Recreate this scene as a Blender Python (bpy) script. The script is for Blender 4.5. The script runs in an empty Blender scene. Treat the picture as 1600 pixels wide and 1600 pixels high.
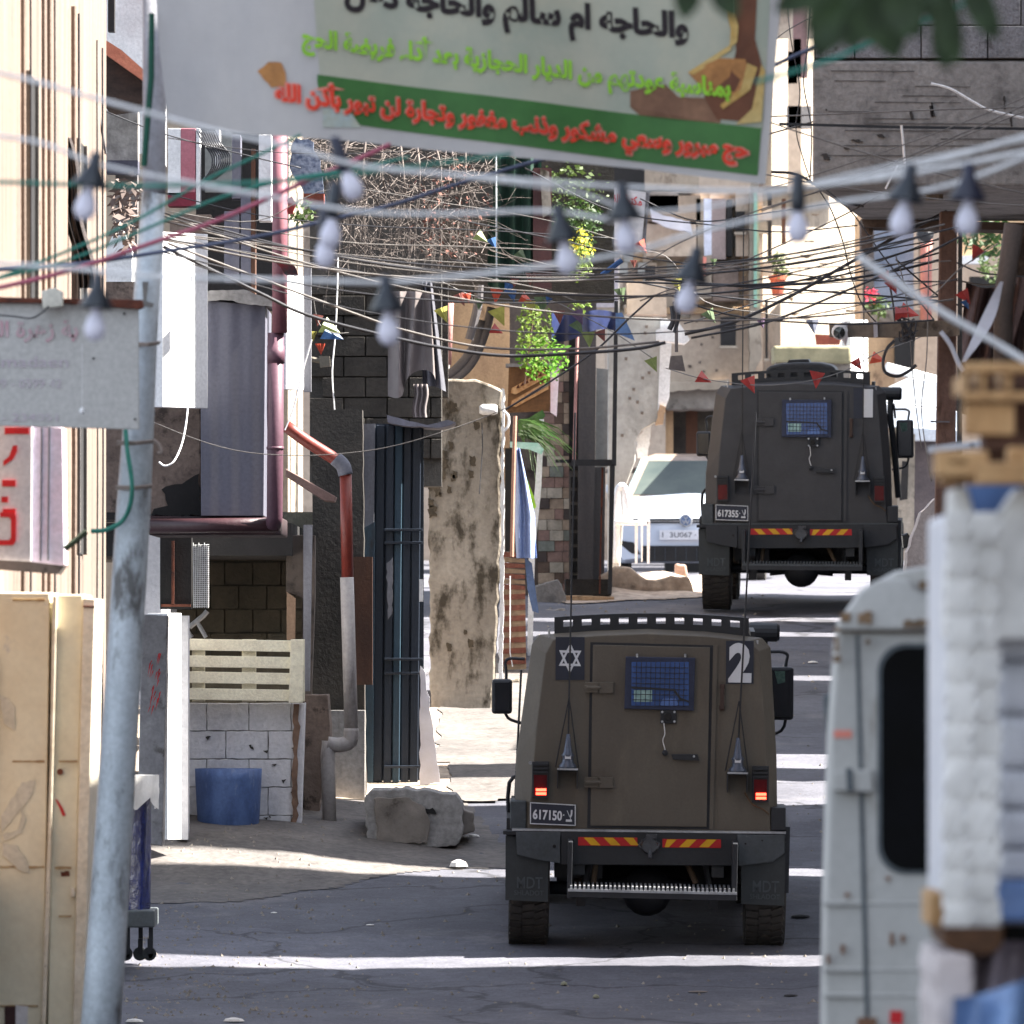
import bpy, math, random
from mathutils import Vector, Matrix, noise
random.seed(7)
sc = bpy.context.scene
COL = sc.collection
R = math.radians
# ------------------------------------------------------------------ camera, world, sun
F = 14100.0; YH = 1000.0
cam = bpy.data.cameras.new('camera'); camo = bpy.data.objects.new('camera', cam); COL.objects.link(camo)
sc.camera = camo
cam.sensor_width = 36; cam.lens = 36*F/1600
cam.clip_start = .5; cam.clip_end = 2000
camo.location = (0, 0, 0); camo.rotation_euler = (R(90)+math.atan(200/F), 0, 0)
cam.dof.use_dof = True; cam.dof.focus_distance = 66; cam.dof.aperture_fstop = 8.5
SUN_EL = 48
w = bpy.data.worlds.new('World'); sc.world = w; w.use_nodes = True
nt = w.node_tree; bg = nt.nodes['Background']; bg.inputs[1].default_value = .075
sky = nt.nodes.new('ShaderNodeTexSky'); sky.sky_type = 'NISHITA'; sky.sun_disc = False
sky.sun_elevation = R(SUN_EL); sky.sun_rotation = R(90); sky.air_density = 1; sky.dust_density = 1.5
hs = nt.nodes.new('ShaderNodeHueSaturation'); hs.inputs['Saturation'].default_value = .5
nt.links.new(sky.outputs[0], hs.inputs['Color']); nt.links.new(hs.outputs[0], bg.inputs[0])
sl = bpy.data.lights.new('sun', 'SUN'); sl.energy = 5; sl.angle = R(.5); sl.color = (1, .95, .87)
so = bpy.data.objects.new('sun', sl); COL.objects.link(so)
so.rotation_euler = (0, R(90-SUN_EL), 0)       # light comes from +x
sc.view_settings.view_transform = 'Standard'; sc.view_settings.look = 'None'
sc.view_settings.gamma = 1; sc.view_settings.exposure = 2.75; sc.view_settings.use_curve_mapping = False
sc.cycles.max_bounces = 8; sc.cycles.diffuse_bounces = 4; sc.cycles.caustics_reflective = False

def P(px, py, D): return Vector(((px-800)*D/F, D, (YH-py)*D/F))
def lerp(a, b, t): return a+(b-a)*t
GP = [(-40,-1.6),(0,-1.65),(20,-1.7),(27,-1.76),(40,-2.05),(50,-2.37),(54,-2.47),(57,-2.34),(60,-2.04),(72,-.87),(82,.10),(85,.33),(90,.5),(105,.70),(120,.95),(200,2.5),(500,5)]
def gz(D):
    for (a, za), (b, zb) in zip(GP, GP[1:]):
        if D <= b: return lerp(za, zb, (D-a)/(b-a))
    return GP[-1][1]
def gzs(D): return (gz(D-.8)+gz(D)+gz(D+.8))/3
# ------------------------------------------------------------------ materials
def S(r, g, b):
    f = lambda c: (c/255/12.92 if c/255 <= .04045 else ((c/255+.055)/1.055)**2.4)
    return (f(r), f(g), f(b))
MATS = {}
def mk(name, col, col2=None, rough=.85, metal=0, scale=6, stain=None, sscale=1.5, sthr=.55, sw=.08, streak=1, bump=.25, bscale=40, fine=.12, alpha=None, emit=None, trans=0, coat=0, spec=.4, wave=None):
    if name in MATS: return MATS[name]
    m = bpy.data.materials.new(name); m.use_nodes = True; n = m.node_tree.nodes; L = m.node_tree.links
    bs = n['Principled BSDF']; bs.inputs['Roughness'].default_value = rough; bs.inputs['Metallic'].default_value = metal
    bs.inputs['Specular IOR Level'].default_value = spec
    if coat: bs.inputs['Coat Weight'].default_value = coat; bs.inputs['Coat Roughness'].default_value = .08
    col2 = col2 or tuple(c*.8 for c in col)
    tc = n.new('ShaderNodeTexCoord'); mp = n.new('ShaderNodeMapping'); L.new(tc.outputs['Object'], mp.inputs[0])
    mp.inputs['Scale'].default_value = (1, 1, 1/streak)
    def noi(sc_, det=5, mapped=True, rg=.6):
        x = n.new('ShaderNodeTexNoise'); x.inputs['Scale'].default_value = sc_; x.inputs['Detail'].default_value = det
        x.inputs['Roughness'].default_value = rg
        L.new((mp if mapped else tc).outputs[0 if mapped else 'Object'], x.inputs['Vector']); return x
    def mix(fac, a, b, mode='MIX'):
        x = n.new('ShaderNodeMix'); x.data_type = 'RGBA'; x.blend_type = mode
        if isinstance(fac, float): x.inputs[0].default_value = fac
        else: L.new(fac, x.inputs[0])
        for v, i in ((a, 6), (b, 7)):
            if isinstance(v, tuple): x.inputs[i].default_value = (*v, 1)
            else: L.new(v, x.inputs[i])
        return x.outputs[2]
    def ramp(src, lo, hi):
        x = n.new('ShaderNodeMapRange'); x.inputs[1].default_value = lo; x.inputs[2].default_value = hi; L.new(src, x.inputs[0]); return x.outputs[0]
    a = noi(scale); c = mix(ramp(a.outputs[0], .35, .65), col, col2)
    if stain:
        s = noi(sscale, 8, rg=.65); c = mix(ramp(s.outputs[0], sthr, sthr+sw), c, stain)
    f = noi(bscale, 4, False)
    if fine:
        g = ramp(f.outputs[0], .2, .8); g2 = mix(g, (1-fine*2,)*3, (1+fine,)*3); c = mix(1.0, c, g2, 'MULTIPLY')
    L.new(c, bs.inputs['Base Color'])
    if bump:
        b = n.new('ShaderNodeBump'); b.inputs['Strength'].default_value = bump; b.inputs['Distance'].default_value = .01
        L.new(f.outputs[0], b.inputs['Height'])
        if wave:
            wv = n.new('ShaderNodeTexWave'); wv.inputs['Scale'].default_value = wave; L.new(tc.outputs['Object'], wv.inputs[0])
            b2 = n.new('ShaderNodeBump'); b2.inputs['Strength'].default_value = .6; b2.inputs['Distance'].default_value = .02
            L.new(wv.outputs[0], b2.inputs['Height']); L.new(b.outputs[0], b2.inputs['Normal']); L.new(b2.outputs[0], bs.inputs['Normal'])
        else: L.new(b.outputs[0], bs.inputs['Normal'])
    if emit: bs.inputs['Emission Color'].default_value = (*emit[0], 1); bs.inputs['Emission Strength'].default_value = emit[1]
    if trans:
        tr = n.new('ShaderNodeBsdfTranslucent'); L.new(c, tr.inputs[0]); ms = n.new('ShaderNodeMixShader'); ms.inputs[0].default_value = trans
        L.new(bs.outputs[0], ms.inputs[1]); L.new(tr.outputs[0], ms.inputs[2]); L.new(ms.outputs[0], n['Material Output'].inputs[0])
    MATS[name] = m; return m
asphalt = mk('asphalt', S(92,92,100), S(76,76,84), scale=1.2, stain=S(108,105,108), sscale=.9, sthr=.56, sw=.15, bump=.5, bscale=45, fine=.2)
def cracks():
    t = asphalt.node_tree; n = t.nodes; L = t.links; bs = n['Principled BSDF']; src = bs.inputs['Base Color'].links[0].from_socket
    tc = n.new('ShaderNodeTexCoord'); no = n.new('ShaderNodeTexNoise'); no.inputs['Scale'].default_value = 1.3; no.inputs['Detail'].default_value = 6; L.new(tc.outputs['Object'], no.inputs[0])
    va = n.new('ShaderNodeVectorMath'); va.operation = 'MULTIPLY_ADD'; va.inputs[1].default_value = (1.4, 1.4, 0); L.new(no.outputs['Color'], va.inputs[0]); L.new(tc.outputs['Object'], va.inputs[2])
    vo = n.new('ShaderNodeTexVoronoi'); vo.feature = 'DISTANCE_TO_EDGE'; vo.inputs['Scale'].default_value = .42; L.new(va.outputs[0], vo.inputs['Vector'])
    mr = n.new('ShaderNodeMapRange'); mr.inputs[1].default_value = .004; mr.inputs[2].default_value = .016; mr.inputs[3].default_value = .45; mr.inputs[4].default_value = 1; L.new(vo.outputs['Distance'], mr.inputs[0])
    vc = n.new('ShaderNodeTexVoronoi'); vc.inputs['Scale'].default_value = .38; L.new(va.outputs[0], vc.inputs['Vector'])
    m2 = n.new('ShaderNodeMapRange'); m2.inputs[3].default_value = .8; m2.inputs[4].default_value = 1.18; L.new(vc.outputs['Color'], m2.inputs[0])
    sp = n.new('ShaderNodeTexNoise'); sp.inputs['Scale'].default_value = 9; sp.inputs['Detail'].default_value = 8; sp.inputs['Roughness'].default_value = .75; L.new(tc.outputs['Object'], sp.inputs[0])
    m3 = n.new('ShaderNodeMapRange'); m3.inputs[1].default_value = .3; m3.inputs[2].default_value = .7; m3.inputs[3].default_value = .78; m3.inputs[4].default_value = 1.2; L.new(sp.outputs[0], m3.inputs[0])
    a = n.new('ShaderNodeMath'); a.operation = 'MULTIPLY'; L.new(mr.outputs[0], a.inputs[0]); L.new(m2.outputs[0], a.inputs[1])
    b = n.new('ShaderNodeMath'); b.operation = 'MULTIPLY'; L.new(a.outputs[0], b.inputs[0]); L.new(m3.outputs[0], b.inputs[1])
    mx = n.new('ShaderNodeVectorMath'); mx.operation = 'SCALE'; L.new(src, mx.inputs[0]); L.new(b.outputs[0], mx.inputs['Scale']); L.new(mx.outputs[0], bs.inputs['Base Color'])
cracks()
dirt = mk('dusty_concrete', S(106,100,96), S(86,82,80), scale=2, stain=S(80,74,70), sscale=4, sthr=.6, bump=.7, bscale=18, fine=.25)
plaster_cream = mk('cream_plaster', S(128,110,98), S(100,88,80), scale=3, stain=S(84,74,68), sscale=5, sthr=.6, streak=6, bump=.5, bscale=25)
plaster_tan = mk('tan_plaster', S(128,112,102), S(104,90,82), scale=4, stain=S(70,60,54), sscale=6, sthr=.54, bump=.6, bscale=30, fine=.2)
plaster_beige = mk('stained_beige_plaster', S(164,155,142), S(126,116,103), scale=2.2, stain=S(66,58,46), sscale=4.2, sthr=.5, sw=.1, streak=1.8, bump=.6, bscale=22, fine=.16)
plaster_peach = mk('peach_plaster', S(190,160,125), S(160,132,105), scale=3, stain=S(110,88,70), sscale=2.5, sthr=.58, streak=2, bump=.4)
far_tan = mk('tan_far_wall', S(190,174,156), S(168,150,134), scale=.8, stain=S(112,96,84), sscale=1.1, sthr=.56, sw=.1, streak=2, bump=.5, bscale=12)
far_white = mk('whitewashed_far_wall', S(154,143,128), S(132,120,106), scale=2.5, stain=S(104,92,80), sscale=4, sthr=.56, sw=.1, streak=2, bump=.4, bscale=12)
far_grey = mk('grey_render_wall', S(178,176,170), S(150,148,142), scale=2, stain=S(110,104,98), sscale=2.2, sthr=.6, bump=.4, bscale=15)
concrete = mk('raw_concrete', S(152,149,146), S(130,127,125), scale=4, stain=S(104,101,99), sscale=4, sthr=.55, sw=.16, streak=.8, bump=.8, bscale=25, fine=.2)
concrete_lt = mk('pale_concrete', S(138,130,122), S(108,101,94), scale=5, stain=S(70,64,56), sscale=5, sthr=.57, bump=.7, bscale=20, fine=.2)
block_grey = mk('grey_block', S(146,146,150), S(120,120,124), scale=5, stain=S(84,80,82), sscale=6, sthr=.6, bump=1, bscale=70, fine=.25)
block_white = mk('whitewashed_block', S(222,220,222), S(204,203,206), scale=4, stain=S(110,100,92), sscale=6, sthr=.7, sw=.05, bump=.6, bscale=30, fine=.1)
block_dark = mk('shade_darkened_block', S(62,57,52), S(42,39,36), scale=3, stain=S(40,36,34), sscale=2, sthr=.55, bump=.8, bscale=30, fine=.2)  # block colour lowered to deepen the shade of the recess
shop_block = mk('pale_green_block', S(88,82,70), S(70,66,56), scale=3, stain=S(55,50,44), sscale=2, sthr=.58, bump=.5, bscale=30)  # pale green toned down to add to the recess shade
mortar = mk('mortar', S(72,68,64), bump=.6)
dark_in = mk('dark_interior', S(38,36,36), S(22,21,22), scale=2, bump=.3)
whitewash = mk('bright_whitewash_and_sun', S(228,228,228), S(205,205,205), scale=4, stain=S(150,145,140), sscale=8, sthr=.7, bump=.3)
slate_metal = mk('slate_painted_sheet', S(98,98,110), S(84,84,96), rough=.6, scale=3, stain=S(70,66,74), sscale=3, sthr=.62, streak=5, bump=.15, wave=2.2)
white_metal = mk('white_painted_metal', S(232,232,232), S(214,214,214), rough=.5, scale=3, stain=S(160,150,140), sscale=8, sthr=.72, bump=.1)
teal_paint = mk('teal_painted_steel', S(54,76,90), S(42,60,74), rough=.5, scale=5, stain=S(38,40,46), sscale=4, sthr=.58, streak=4, bump=.2)
navy_paint = mk('dark_blue_steel', S(40,48,60), S(28,34,44), rough=.4, scale=4, stain=S(84,92,104), sscale=3, sthr=.66, streak=6, bump=.15)
grey_board = mk('weathered_grey_board', S(132,132,138), S(100,100,106), scale=6, streak=6, stain=S(70,66,64), sscale=6, sthr=.62)
brown_board = mk('brown_board', S(88,58,42), S(66,44,34), scale=6, streak=5)
pallet_cream = mk('cream_pallet_wood', S(236,230,206), S(224,216,192), scale=8, stain=S(150,130,100), sscale=14, sthr=.72, bump=.4, bscale=50)
pallet_wood = mk('pallet_wood', S(196,158,112), S(168,130,88), scale=9, bump=.5, stain=S(110,80,56), sscale=5, sthr=.64)
pole_metal = mk('galvanised_steel', S(194,202,208), S(168,176,182), rough=.55, metal=.15, scale=5, stain=S(104,104,104), sscale=6, sthr=.53, sw=.12, streak=2.5, bump=.2)
cream_metal = mk('cream_cabinet_paint', S(226,220,196), S(216,206,180), rough=.6, scale=3, stain=S(182,180,176), sscale=2.2, sthr=.63, sw=.05, bump=.04, bscale=30, fine=.05)
cream_edge = mk('pale_cream_trim', S(236,226,206), S(214,200,176), rough=.6, stain=S(110,80,60), sscale=16, sthr=.68)
sign_grey = mk('faded_sign_face', S(190,188,184), S(176,174,170), rough=.5, scale=2, stain=S(148,142,138), sscale=3, sthr=.62, sw=.15, streak=4, bump=.05)
rust = mk('rusty_steel', S(112,62,44), S(84,44,32), scale=12, bump=.5, stain=S(60,36,30), sscale=8, sthr=.55)
rust_pole = mk('rust_brown_pole', S(120,96,86), S(92,70,62), scale=8, bump=.5, stain=S(70,50,44), sscale=5, sthr=.56, streak=4)
pink_pipe = mk('dusty_pink_pipe', S(140,92,100), S(110,66,76), rough=.55, scale=3, streak=6, bump=.1)
plum_pipe = mk('plum_pipe', S(96,66,78), S(74,50,62), rough=.5, scale=3, streak=6, bump=.1)
red_pipe = mk('rust_red_pipe', S(128,50,38), S(100,38,30), rough=.5, scale=4, streak=4, bump=.1)
white_pipe = mk('dirty_white_pipe', S(176,170,166), S(140,134,132), rough=.55, scale=3, stain=S(96,88,84), sscale=3, sthr=.56, streak=4, bump=.15)
blue_barrel = mk('worn_blue_plastic', S(92,118,168), S(72,94,140), rough=.5, scale=8, stain=S(120,136,168), sscale=5, sthr=.6, streak=3)
blue_bag = mk('blue_plastic_bag', S(38,50,108), S(28,34,72), rough=.18, scale=6, bump=1, bscale=14, spec=.8)
white_film = mk('white_stretch_film', S(232,229,224), S(208,205,200), rough=.45, scale=5, bump=.6, bscale=14, trans=.15, stain=S(214,186,180), sscale=1.6, sthr=.7, streak=3)
grey_film = mk('grey_stretch_film', S(190,190,194), S(164,164,170), rough=.35, scale=4, bump=1, bscale=9)
blue_film = mk('blue_plastic_sheet', S(90,120,168), S(60,84,126), rough=.35, scale=4, bump=1, bscale=9)
cardboard = mk('cardboard_brown', S(96,66,42), S(64,42,28), scale=6)
army = mk('army_olive_drab', S(95,89,80), S(88,82,74), rough=.6, scale=3, stain=S(108,100,88), sscale=4, sthr=.54, sw=.25, streak=2.5, bump=.12, bscale=60, fine=.05, spec=.3)
army_dark = mk('army_black_steel', S(38,40,45), S(31,33,38), rough=.55, scale=6, bump=.15, fine=.1)
army_grey = mk('army_grey_steel', S(68,73,78), S(58,63,66), rough=.6, scale=6, stain=S(90,94,94), sscale=10, sthr=.68, bump=.15)
rubber = mk('rubber_flap', S(50,54,56), S(42,46,48), rough=.7, scale=5, bump=.2)
faint = mk('faint_raised_lettering', S(72,77,80), bump=0, fine=0)
tyre_m = mk('tyre_rubber', S(62,58,54), S(44,42,41), rough=.9, scale=10, bump=.5, stain=S(84,78,70), sscale=8, sthr=.6)
navy_plate = mk('navy_plate', S(38,42,56), S(34,38,50), rough=.5, bump=0, fine=.03)
white_mark = mk('white_marking', S(208,210,214), S(198,200,204), rough=.6, bump=0, fine=.03)
yellow_mark = mk('yellow_reflector', S(214,160,24), rough=.4, bump=0, fine=0)
red_mark = mk('red_reflector', S(178,28,32), rough=.4, bump=0, fine=0)
glass_blue = mk('blue_ballistic_glass', S(66,94,150), S(54,80,132), rough=.15, bump=.02, fine=0, spec=.8)
glass_dark = mk('dark_glass', S(26,28,32), S(18,20,22), rough=.08, bump=0, fine=0, spec=.8)
glass_green = mk('windscreen_glass', S(84,90,84), S(58,66,64), rough=.2, bump=0, fine=0, spec=.2, scale=1)
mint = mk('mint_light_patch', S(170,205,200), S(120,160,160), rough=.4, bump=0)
lens_red = mk('dark_red_lens', S(92,14,18), S(60,10,14), rough=.15, bump=.1, fine=0)
brake = mk('lit_brake_lamp', (1, .05, .03), rough=.4, bump=0, fine=0, emit=((1, .06, .03), 1.5))
lamp_orange = mk('orange_lens', S(150,70,30), rough=.2, bump=0)
chrome = mk('worn_bright_metal_and_sun_edge', S(190,192,196), S(150,152,156), rough=.35, metal=.6, bump=.1)
car_white = mk('white_car_paint', S(178,186,200), S(174,182,196), rough=.3, bump=0, fine=.02, coat=.6)
car_roof = mk('brown_car_roof', S(150,132,118), S(128,112,100), rough=.3, bump=0)  # one even brown over the cabin, above the white body
van_white = mk('weathered_white_van_paint', S(182,181,177), S(166,164,160), rough=.45, scale=2, stain=S(128,120,108), sscale=5, sthr=.58, sw=.14, streak=2.5, bump=.05, fine=.05, spec=.25)
van_rust = mk('van_rust', S(140,112,84), S(100,84,68), scale=14)
seal = mk('grey_rubber_seal', S(92,98,102), bump=0)
chair_white = mk('white_plastic', S(232,232,232), S(220,220,222), rough=.4, bump=0)
pale_cord = mk('pale_grey_cord', S(236,236,236), S(220,220,220), rough=.6, bump=0)
black_cord = mk('black_cable_jacket', S(54,54,58), S(44,44,48), rough=.5, bump=0)
grey_cord = mk('grey_cable_jacket', S(120,116,112), S(96,92,90), rough=.6, bump=0)
green_cord = mk('green_cord', S(52,132,116), S(44,116,100), rough=.6, bump=0)
pink_cord = mk('pink_hose', S(176,92,110), S(160,80,98), rough=.6, bump=0)
blue_cord = mk('blue_grey_cable', S(92,98,120), S(76,82,104), rough=.5, bump=0)
shade_metal = mk('grey_lamp_shade', S(66,70,78), S(48,52,58), rough=.35, metal=.3, bump=0)
shade_navy = mk('navy_lamp_shade', S(44,46,66), S(34,36,54), rough=.4, bump=0)
bulb_m = mk('opal_bulb_glass', S(238,236,244), S(228,226,238), rough=.3, bump=0, fine=0, trans=.3)
banner_white = mk('banner_cloth', S(196,192,188), S(180,178,178), rough=.7, scale=2, bump=.3, bscale=12, fine=.03, trans=.25, streak=4)
banner_print = mk('banner_pale_green_print', S(196,192,172), S(164,172,156), rough=.6, scale=1.3, stain=S(208,198,172), sscale=1, sthr=.5, sw=.2, bump=.1, fine=.02, trans=.2)
banner_green = mk('banner_green_print', S(62,112,52), S(54,100,46), rough=.6, bump=.1, fine=.02)
pr_black = mk('print_black', S(46,38,40), bump=0, fine=0); pr_lime = mk('print_lime', S(150,206,60), bump=0, fine=0)
pr_red = mk('print_red', S(226,66,44), bump=0, fine=0); pr_pink = mk('print_pink_outline', S(226,140,124), bump=0, fine=0)
pr_brown = mk('print_brown', S(140,104,80), S(112,80,62), scale=4, bump=0); pr_gold = mk('print_gold', S(206,180,120), S(190,150,80), scale=6, bump=0)
pr_orange = mk('print_orange', S(186,130,76), S(150,104,64), scale=9, bump=0); pr_fadered = mk('print_faded_pink', S(190,150,158), S(186,170,172), scale=18, bump=0, fine=0)
pr_fadepurple = mk('print_faded_mauve', S(182,168,178), S(186,180,184), scale=18, bump=0, fine=0); sign_white = mk('sign_white', S(216,214,216), S(196,196,202), rough=.5, bump=0)
sign_red = mk('sign_red', S(206,44,48), bump=0, fine=.03); sign_pink = mk('sign_lilac_sunlit_side', S(240,232,248), S(244,220,236), rough=.5, scale=3, bump=0)  # sign_pink lightened to stand for sun on the light box side
leaf_dark = mk('dark_leaf', S(58,84,40), S(34,54,24), rough=.6, scale=20, bump=0, trans=.3)
leaf_near = mk('near_dark_leaf', S(40,60,28), S(24,40,16), rough=.7, scale=20, bump=0)
leaf_lime = mk('yellow_green_leaf', S(128,150,66), S(84,110,44), rough=.6, scale=20, bump=0, trans=.4)
leaf_olive = mk('olive_leaf', S(84,100,54), S(58,76,38), rough=.6, scale=20, bump=0, trans=.3)
leaf_spike = mk('spiky_leaf', S(96,130,70), S(60,100,50), rough=.5, scale=14, bump=0, trans=.3)
twig_m = mk('dry_twig', S(112,102,96), S(66,58,54), scale=10, bump=0)
bark = mk('bark', S(92,66,54), S(64,46,40), scale=10, streak=4)
net_green = mk('dark_green_shade_net', S(34,62,50), S(24,46,38), rough=.9, scale=5, bump=.3, trans=.15)
tarp_grey = mk('grey_tarpaulin', S(116,108,106), S(92,84,84), rough=.7, scale=3, streak=5, bump=.3, bscale=10, stain=S(70,64,64), sscale=3, sthr=.6)
tarp_blue = mk('blue_tarpaulin', S(30,42,84), S(20,28,54), rough=.5, scale=4, bump=.4, bscale=12)
cloth_blue = mk('pale_blue_cloth', S(150,168,206), S(120,138,180), scale=3, streak=4, bump=.2)
cloth_white = mk('white_cloth', S(220,218,222), S(190,190,200), scale=3, bump=.4, bscale=12, trans=.2)
cloth_red = mk('maroon_rug_wool', S(140,84,66), S(112,66,54), scale=14, bump=.5); cloth_tan = mk('tan_rug_wool', S(172,148,120), S(146,122,98), scale=14, bump=.5)
maroon_net = mk('maroon_mesh', S(92,74,72), S(72,54,54), scale=6, streak=3, bump=.3)
roof_tile = mk('terracotta', S(196,120,92), S(168,96,74), scale=8, bump=.4); dark_wood = mk('dark_timber', S(70,54,46), S(48,38,34), scale=6, streak=.4)
terr_pot = mk('terracotta_pot', S(160,84,62), S(130,66,50), scale=6); yellow_leaf = mk('yellow_flower', S(216,206,70), bump=0, trans=.2); pink_fl = mk('pink_flower', S(206,70,110), S(220,60,60), scale=30, bump=0)
mirror_m = mk('corrugated_white_sheet', S(224,228,232), S(204,208,214), rough=.5, scale=2, bump=.1)
litter_m = mk('litter_white', S(220,216,210), bump=.3); stone_m = mk('pebble', S(150,150,130), S(110,112,96), scale=20)
TILES = [mk('tile_%s' % k, S(*c), S(*[int(v*.85) for v in c]), rough=.4, scale=9, bump=.05) for k, c in
         (('sand',(186,166,146)),('rose',(164,134,124)),('slate',(84,74,72)),('cream',(202,192,176)),('mint',(140,146,138)),('umber',(112,92,80)))]
PEN = {k: mk('pennant_'+k, S(*c), S(*[int(v*.85) for v in c]), rough=.5, bump=.1, trans=.3) for k, c in
       dict(red=(168,62,58), orange=(200,84,62), yellow=(172,166,84), blue=(62,98,148), green=(98,116,84), purple=(108,88,112), lime=(138,150,92), grey=(120,124,140), rust=(132,80,74)).items()}
# ------------------------------------------------------------------ mesh builder
class MB:
    def __init__(s): s.v = []; s.f = []
    def add(s, vs, fs):
        n = len(s.v); s.v += [tuple(v) for v in vs]; s.f += [tuple(i+n for i in f) for f in fs]; return s
    def box(s, x0, x1, y0, y1, z0, z1, M=None):
        vs = [Vector((x, y, z)) for z in (z0, z1) for y in (y0, y1) for x in (x0, x1)]
        if M: vs = [M @ v for v in vs]
        return s.add(vs, [(0,2,3,1),(4,5,7,6),(0,1,5,4),(2,6,7,3),(0,4,6,2),(1,3,7,5)])
    def prism(s, pts, y0, y1, M=None):
        k = len(pts); a = sum(pts[i][0]*pts[(i+1) % k][1]-pts[(i+1) % k][0]*pts[i][1] for i in range(k))
        if a < 0: pts = pts[::-1]
        vs = [Vector((x, y0, z)) for x, z in pts]+[Vector((x, y1, z)) for x, z in pts]
        if M: vs = [M @ v for v in vs]
        return s.add(vs, [tuple(range(k)), tuple(range(2*k-1, k-1, -1))]+[(i, i+k, (i+1) % k+k, (i+1) % k) for i in range(k)])
    def bx(s, a, b, c, d, D, dep=.1):                      # box whose front face sits at distance D
        p = P(a, d, D); q = P(c, b, D); return s.box(p.x, q.x, D, D+dep, p.z, q.z)
    def pr(s, pts, D, dep=.1):
        return s.prism([(P(x, y, D).x, P(x, y, D).z) for x, y in pts], D, D+dep)
    def quad(s, a, b, c, d, th=0):
        return s.add([a, b, c, d], [(0, 1, 2, 3)])
    def tube(s, pts, r, n=6, r2=None):
        pts = [Vector(p) for p in pts]; k = len(pts); vs = []; fs = []
        up = Vector((.13, .31, .94))
        for i, p in enumerate(pts):
            t = (pts[min(i+1, k-1)]-pts[max(i-1, 0)]).normalized()
            a = t.cross(up)
            if a.length < .05: a = t.cross(Vector((1, 0, 0)))
            a.normalize(); b = t.cross(a); rr = r if r2 is None else lerp(r, r2, i/(k-1))
            vs += [p+(a*math.cos(2*math.pi*j/n)+b*math.sin(2*math.pi*j/n))*rr for j in range(n)]
        for i in range(k-1):
            for j in range(n):
                fs.append((i*n+j, i*n+(j+1) % n, (i+1)*n+(j+1) % n, (i+1)*n+j))
        fs += [tuple(range(n-1, -1, -1)), tuple(range((k-1)*n, k*n))]
        return s.add(vs, fs)
    def lathe(s, prof, c, axis='z', n=16):
        vs = []; fs = []; k = len(prof)
        for r, h in prof:
            for j in range(n):
                a = 2*math.pi*j/n; u = (r*math.cos(a), r*math.sin(a))
                vs.append(Vector(c)+(Vector((u[0], u[1], h)) if axis == 'z' else Vector((h, u[0], u[1])) if axis == 'x' else Vector((u[0], h, u[1]))))
        for i in range(k-1):
            for j in range(n): fs.append((i*n+j, i*n+(j+1) % n, (i+1)*n+(j+1) % n, (i+1)*n+j))
        fs += [tuple(range(n-1, -1, -1)), tuple(range((k-1)*n, k*n))]
        return s.add(vs, fs)
    def grid(s, fn, nu, nv):
        vs = [fn(i/nu, j/nv) for j in range(nv+1) for i in range(nu+1)]
        return s.add(vs, [(j*(nu+1)+i, j*(nu+1)+i+1, (j+1)*(nu+1)+i+1, (j+1)*(nu+1)+i) for j in range(nv) for i in range(nu)])
    def loft(s, rings, cap=True):
        n = len(rings[0]); vs = [v for r in rings for v in r]; fs = []
        for i in range(len(rings)-1):
            for j in range(n): fs.append((i*n+j, i*n+(j+1) % n, (i+1)*n+(j+1) % n, (i+1)*n+j))
        if cap: fs += [tuple(range(n-1, -1, -1)), tuple(range((len(rings)-1)*n, len(rings)*n))]
        return s.add(vs, fs)
    def build(s, name, mat, parent=None, local=False, bevel=0, smooth=False, kind=None, label=None, base=False):
        org = Vector(ORG.get(parent.name, (0, 0, 0))) if (parent and not local) else Vector((0, 0, 0))
        if base and not parent:
            xs = [v[0] for v in s.v]; ys = [v[1] for v in s.v]; zs = [v[2] for v in s.v]
            org = Vector(((min(xs)+max(xs))/2, (min(ys)+max(ys))/2, min(zs)))
        me = bpy.data.meshes.new(name); me.from_pydata([tuple(Vector(v)-org) for v in s.v], [], s.f); me.materials.append(mat)
        if smooth:
            for p in me.polygons: p.use_smooth = True
        o = bpy.data.objects.new(name, me); COL.objects.link(o)
        if parent: o.parent = parent; ORG[o.name] = org if not local else ORG.get(parent.name, (0, 0, 0))
        elif base: o.location = org; ORG[o.name] = org
        if bevel:
            b = o.modifiers.new('bevel', 'BEVEL'); b.width = bevel; b.segments = 2; b.limit_method = 'ANGLE'
        if kind: o['kind'] = kind
        if label: o['label'] = label
        return o
ORG = {}
def empty(name, loc, label, cat, group=None):
    o = bpy.data.objects.new(name, None); COL.objects.link(o); o.location = loc; o.empty_display_size = .1
    o['label'] = label; o['category'] = cat
    if group: o['group'] = group
    ORG[o.name] = tuple(loc); return o
def solo(name, mb, mat, label, cat, group=None, **k):
    o = mb.build(name, mat, None, base=True, **k); o['label'] = label; o['category'] = cat
    if group: o['group'] = group
    return o
def struct(name, mb, mat, **k): return mb.build(name, mat, kind='structure', **k)
def spline(pts, n=6):
    pts = [Vector(p) for p in pts]; out = []
    q = [pts[0]*2-pts[1]]+pts+[pts[-1]*2-pts[-2]]
    for i in range(1, len(q)-2):
        for k in range(n):
            t = k/n; a, b, c, d = q[i-1:i+3]
            out.append(.5*((2*b)+(c-a)*t+(2*a-5*b+4*c-d)*t*t+(3*b-a-3*c+d)*t**3))
    out.append(pts[-1]); return out
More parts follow.
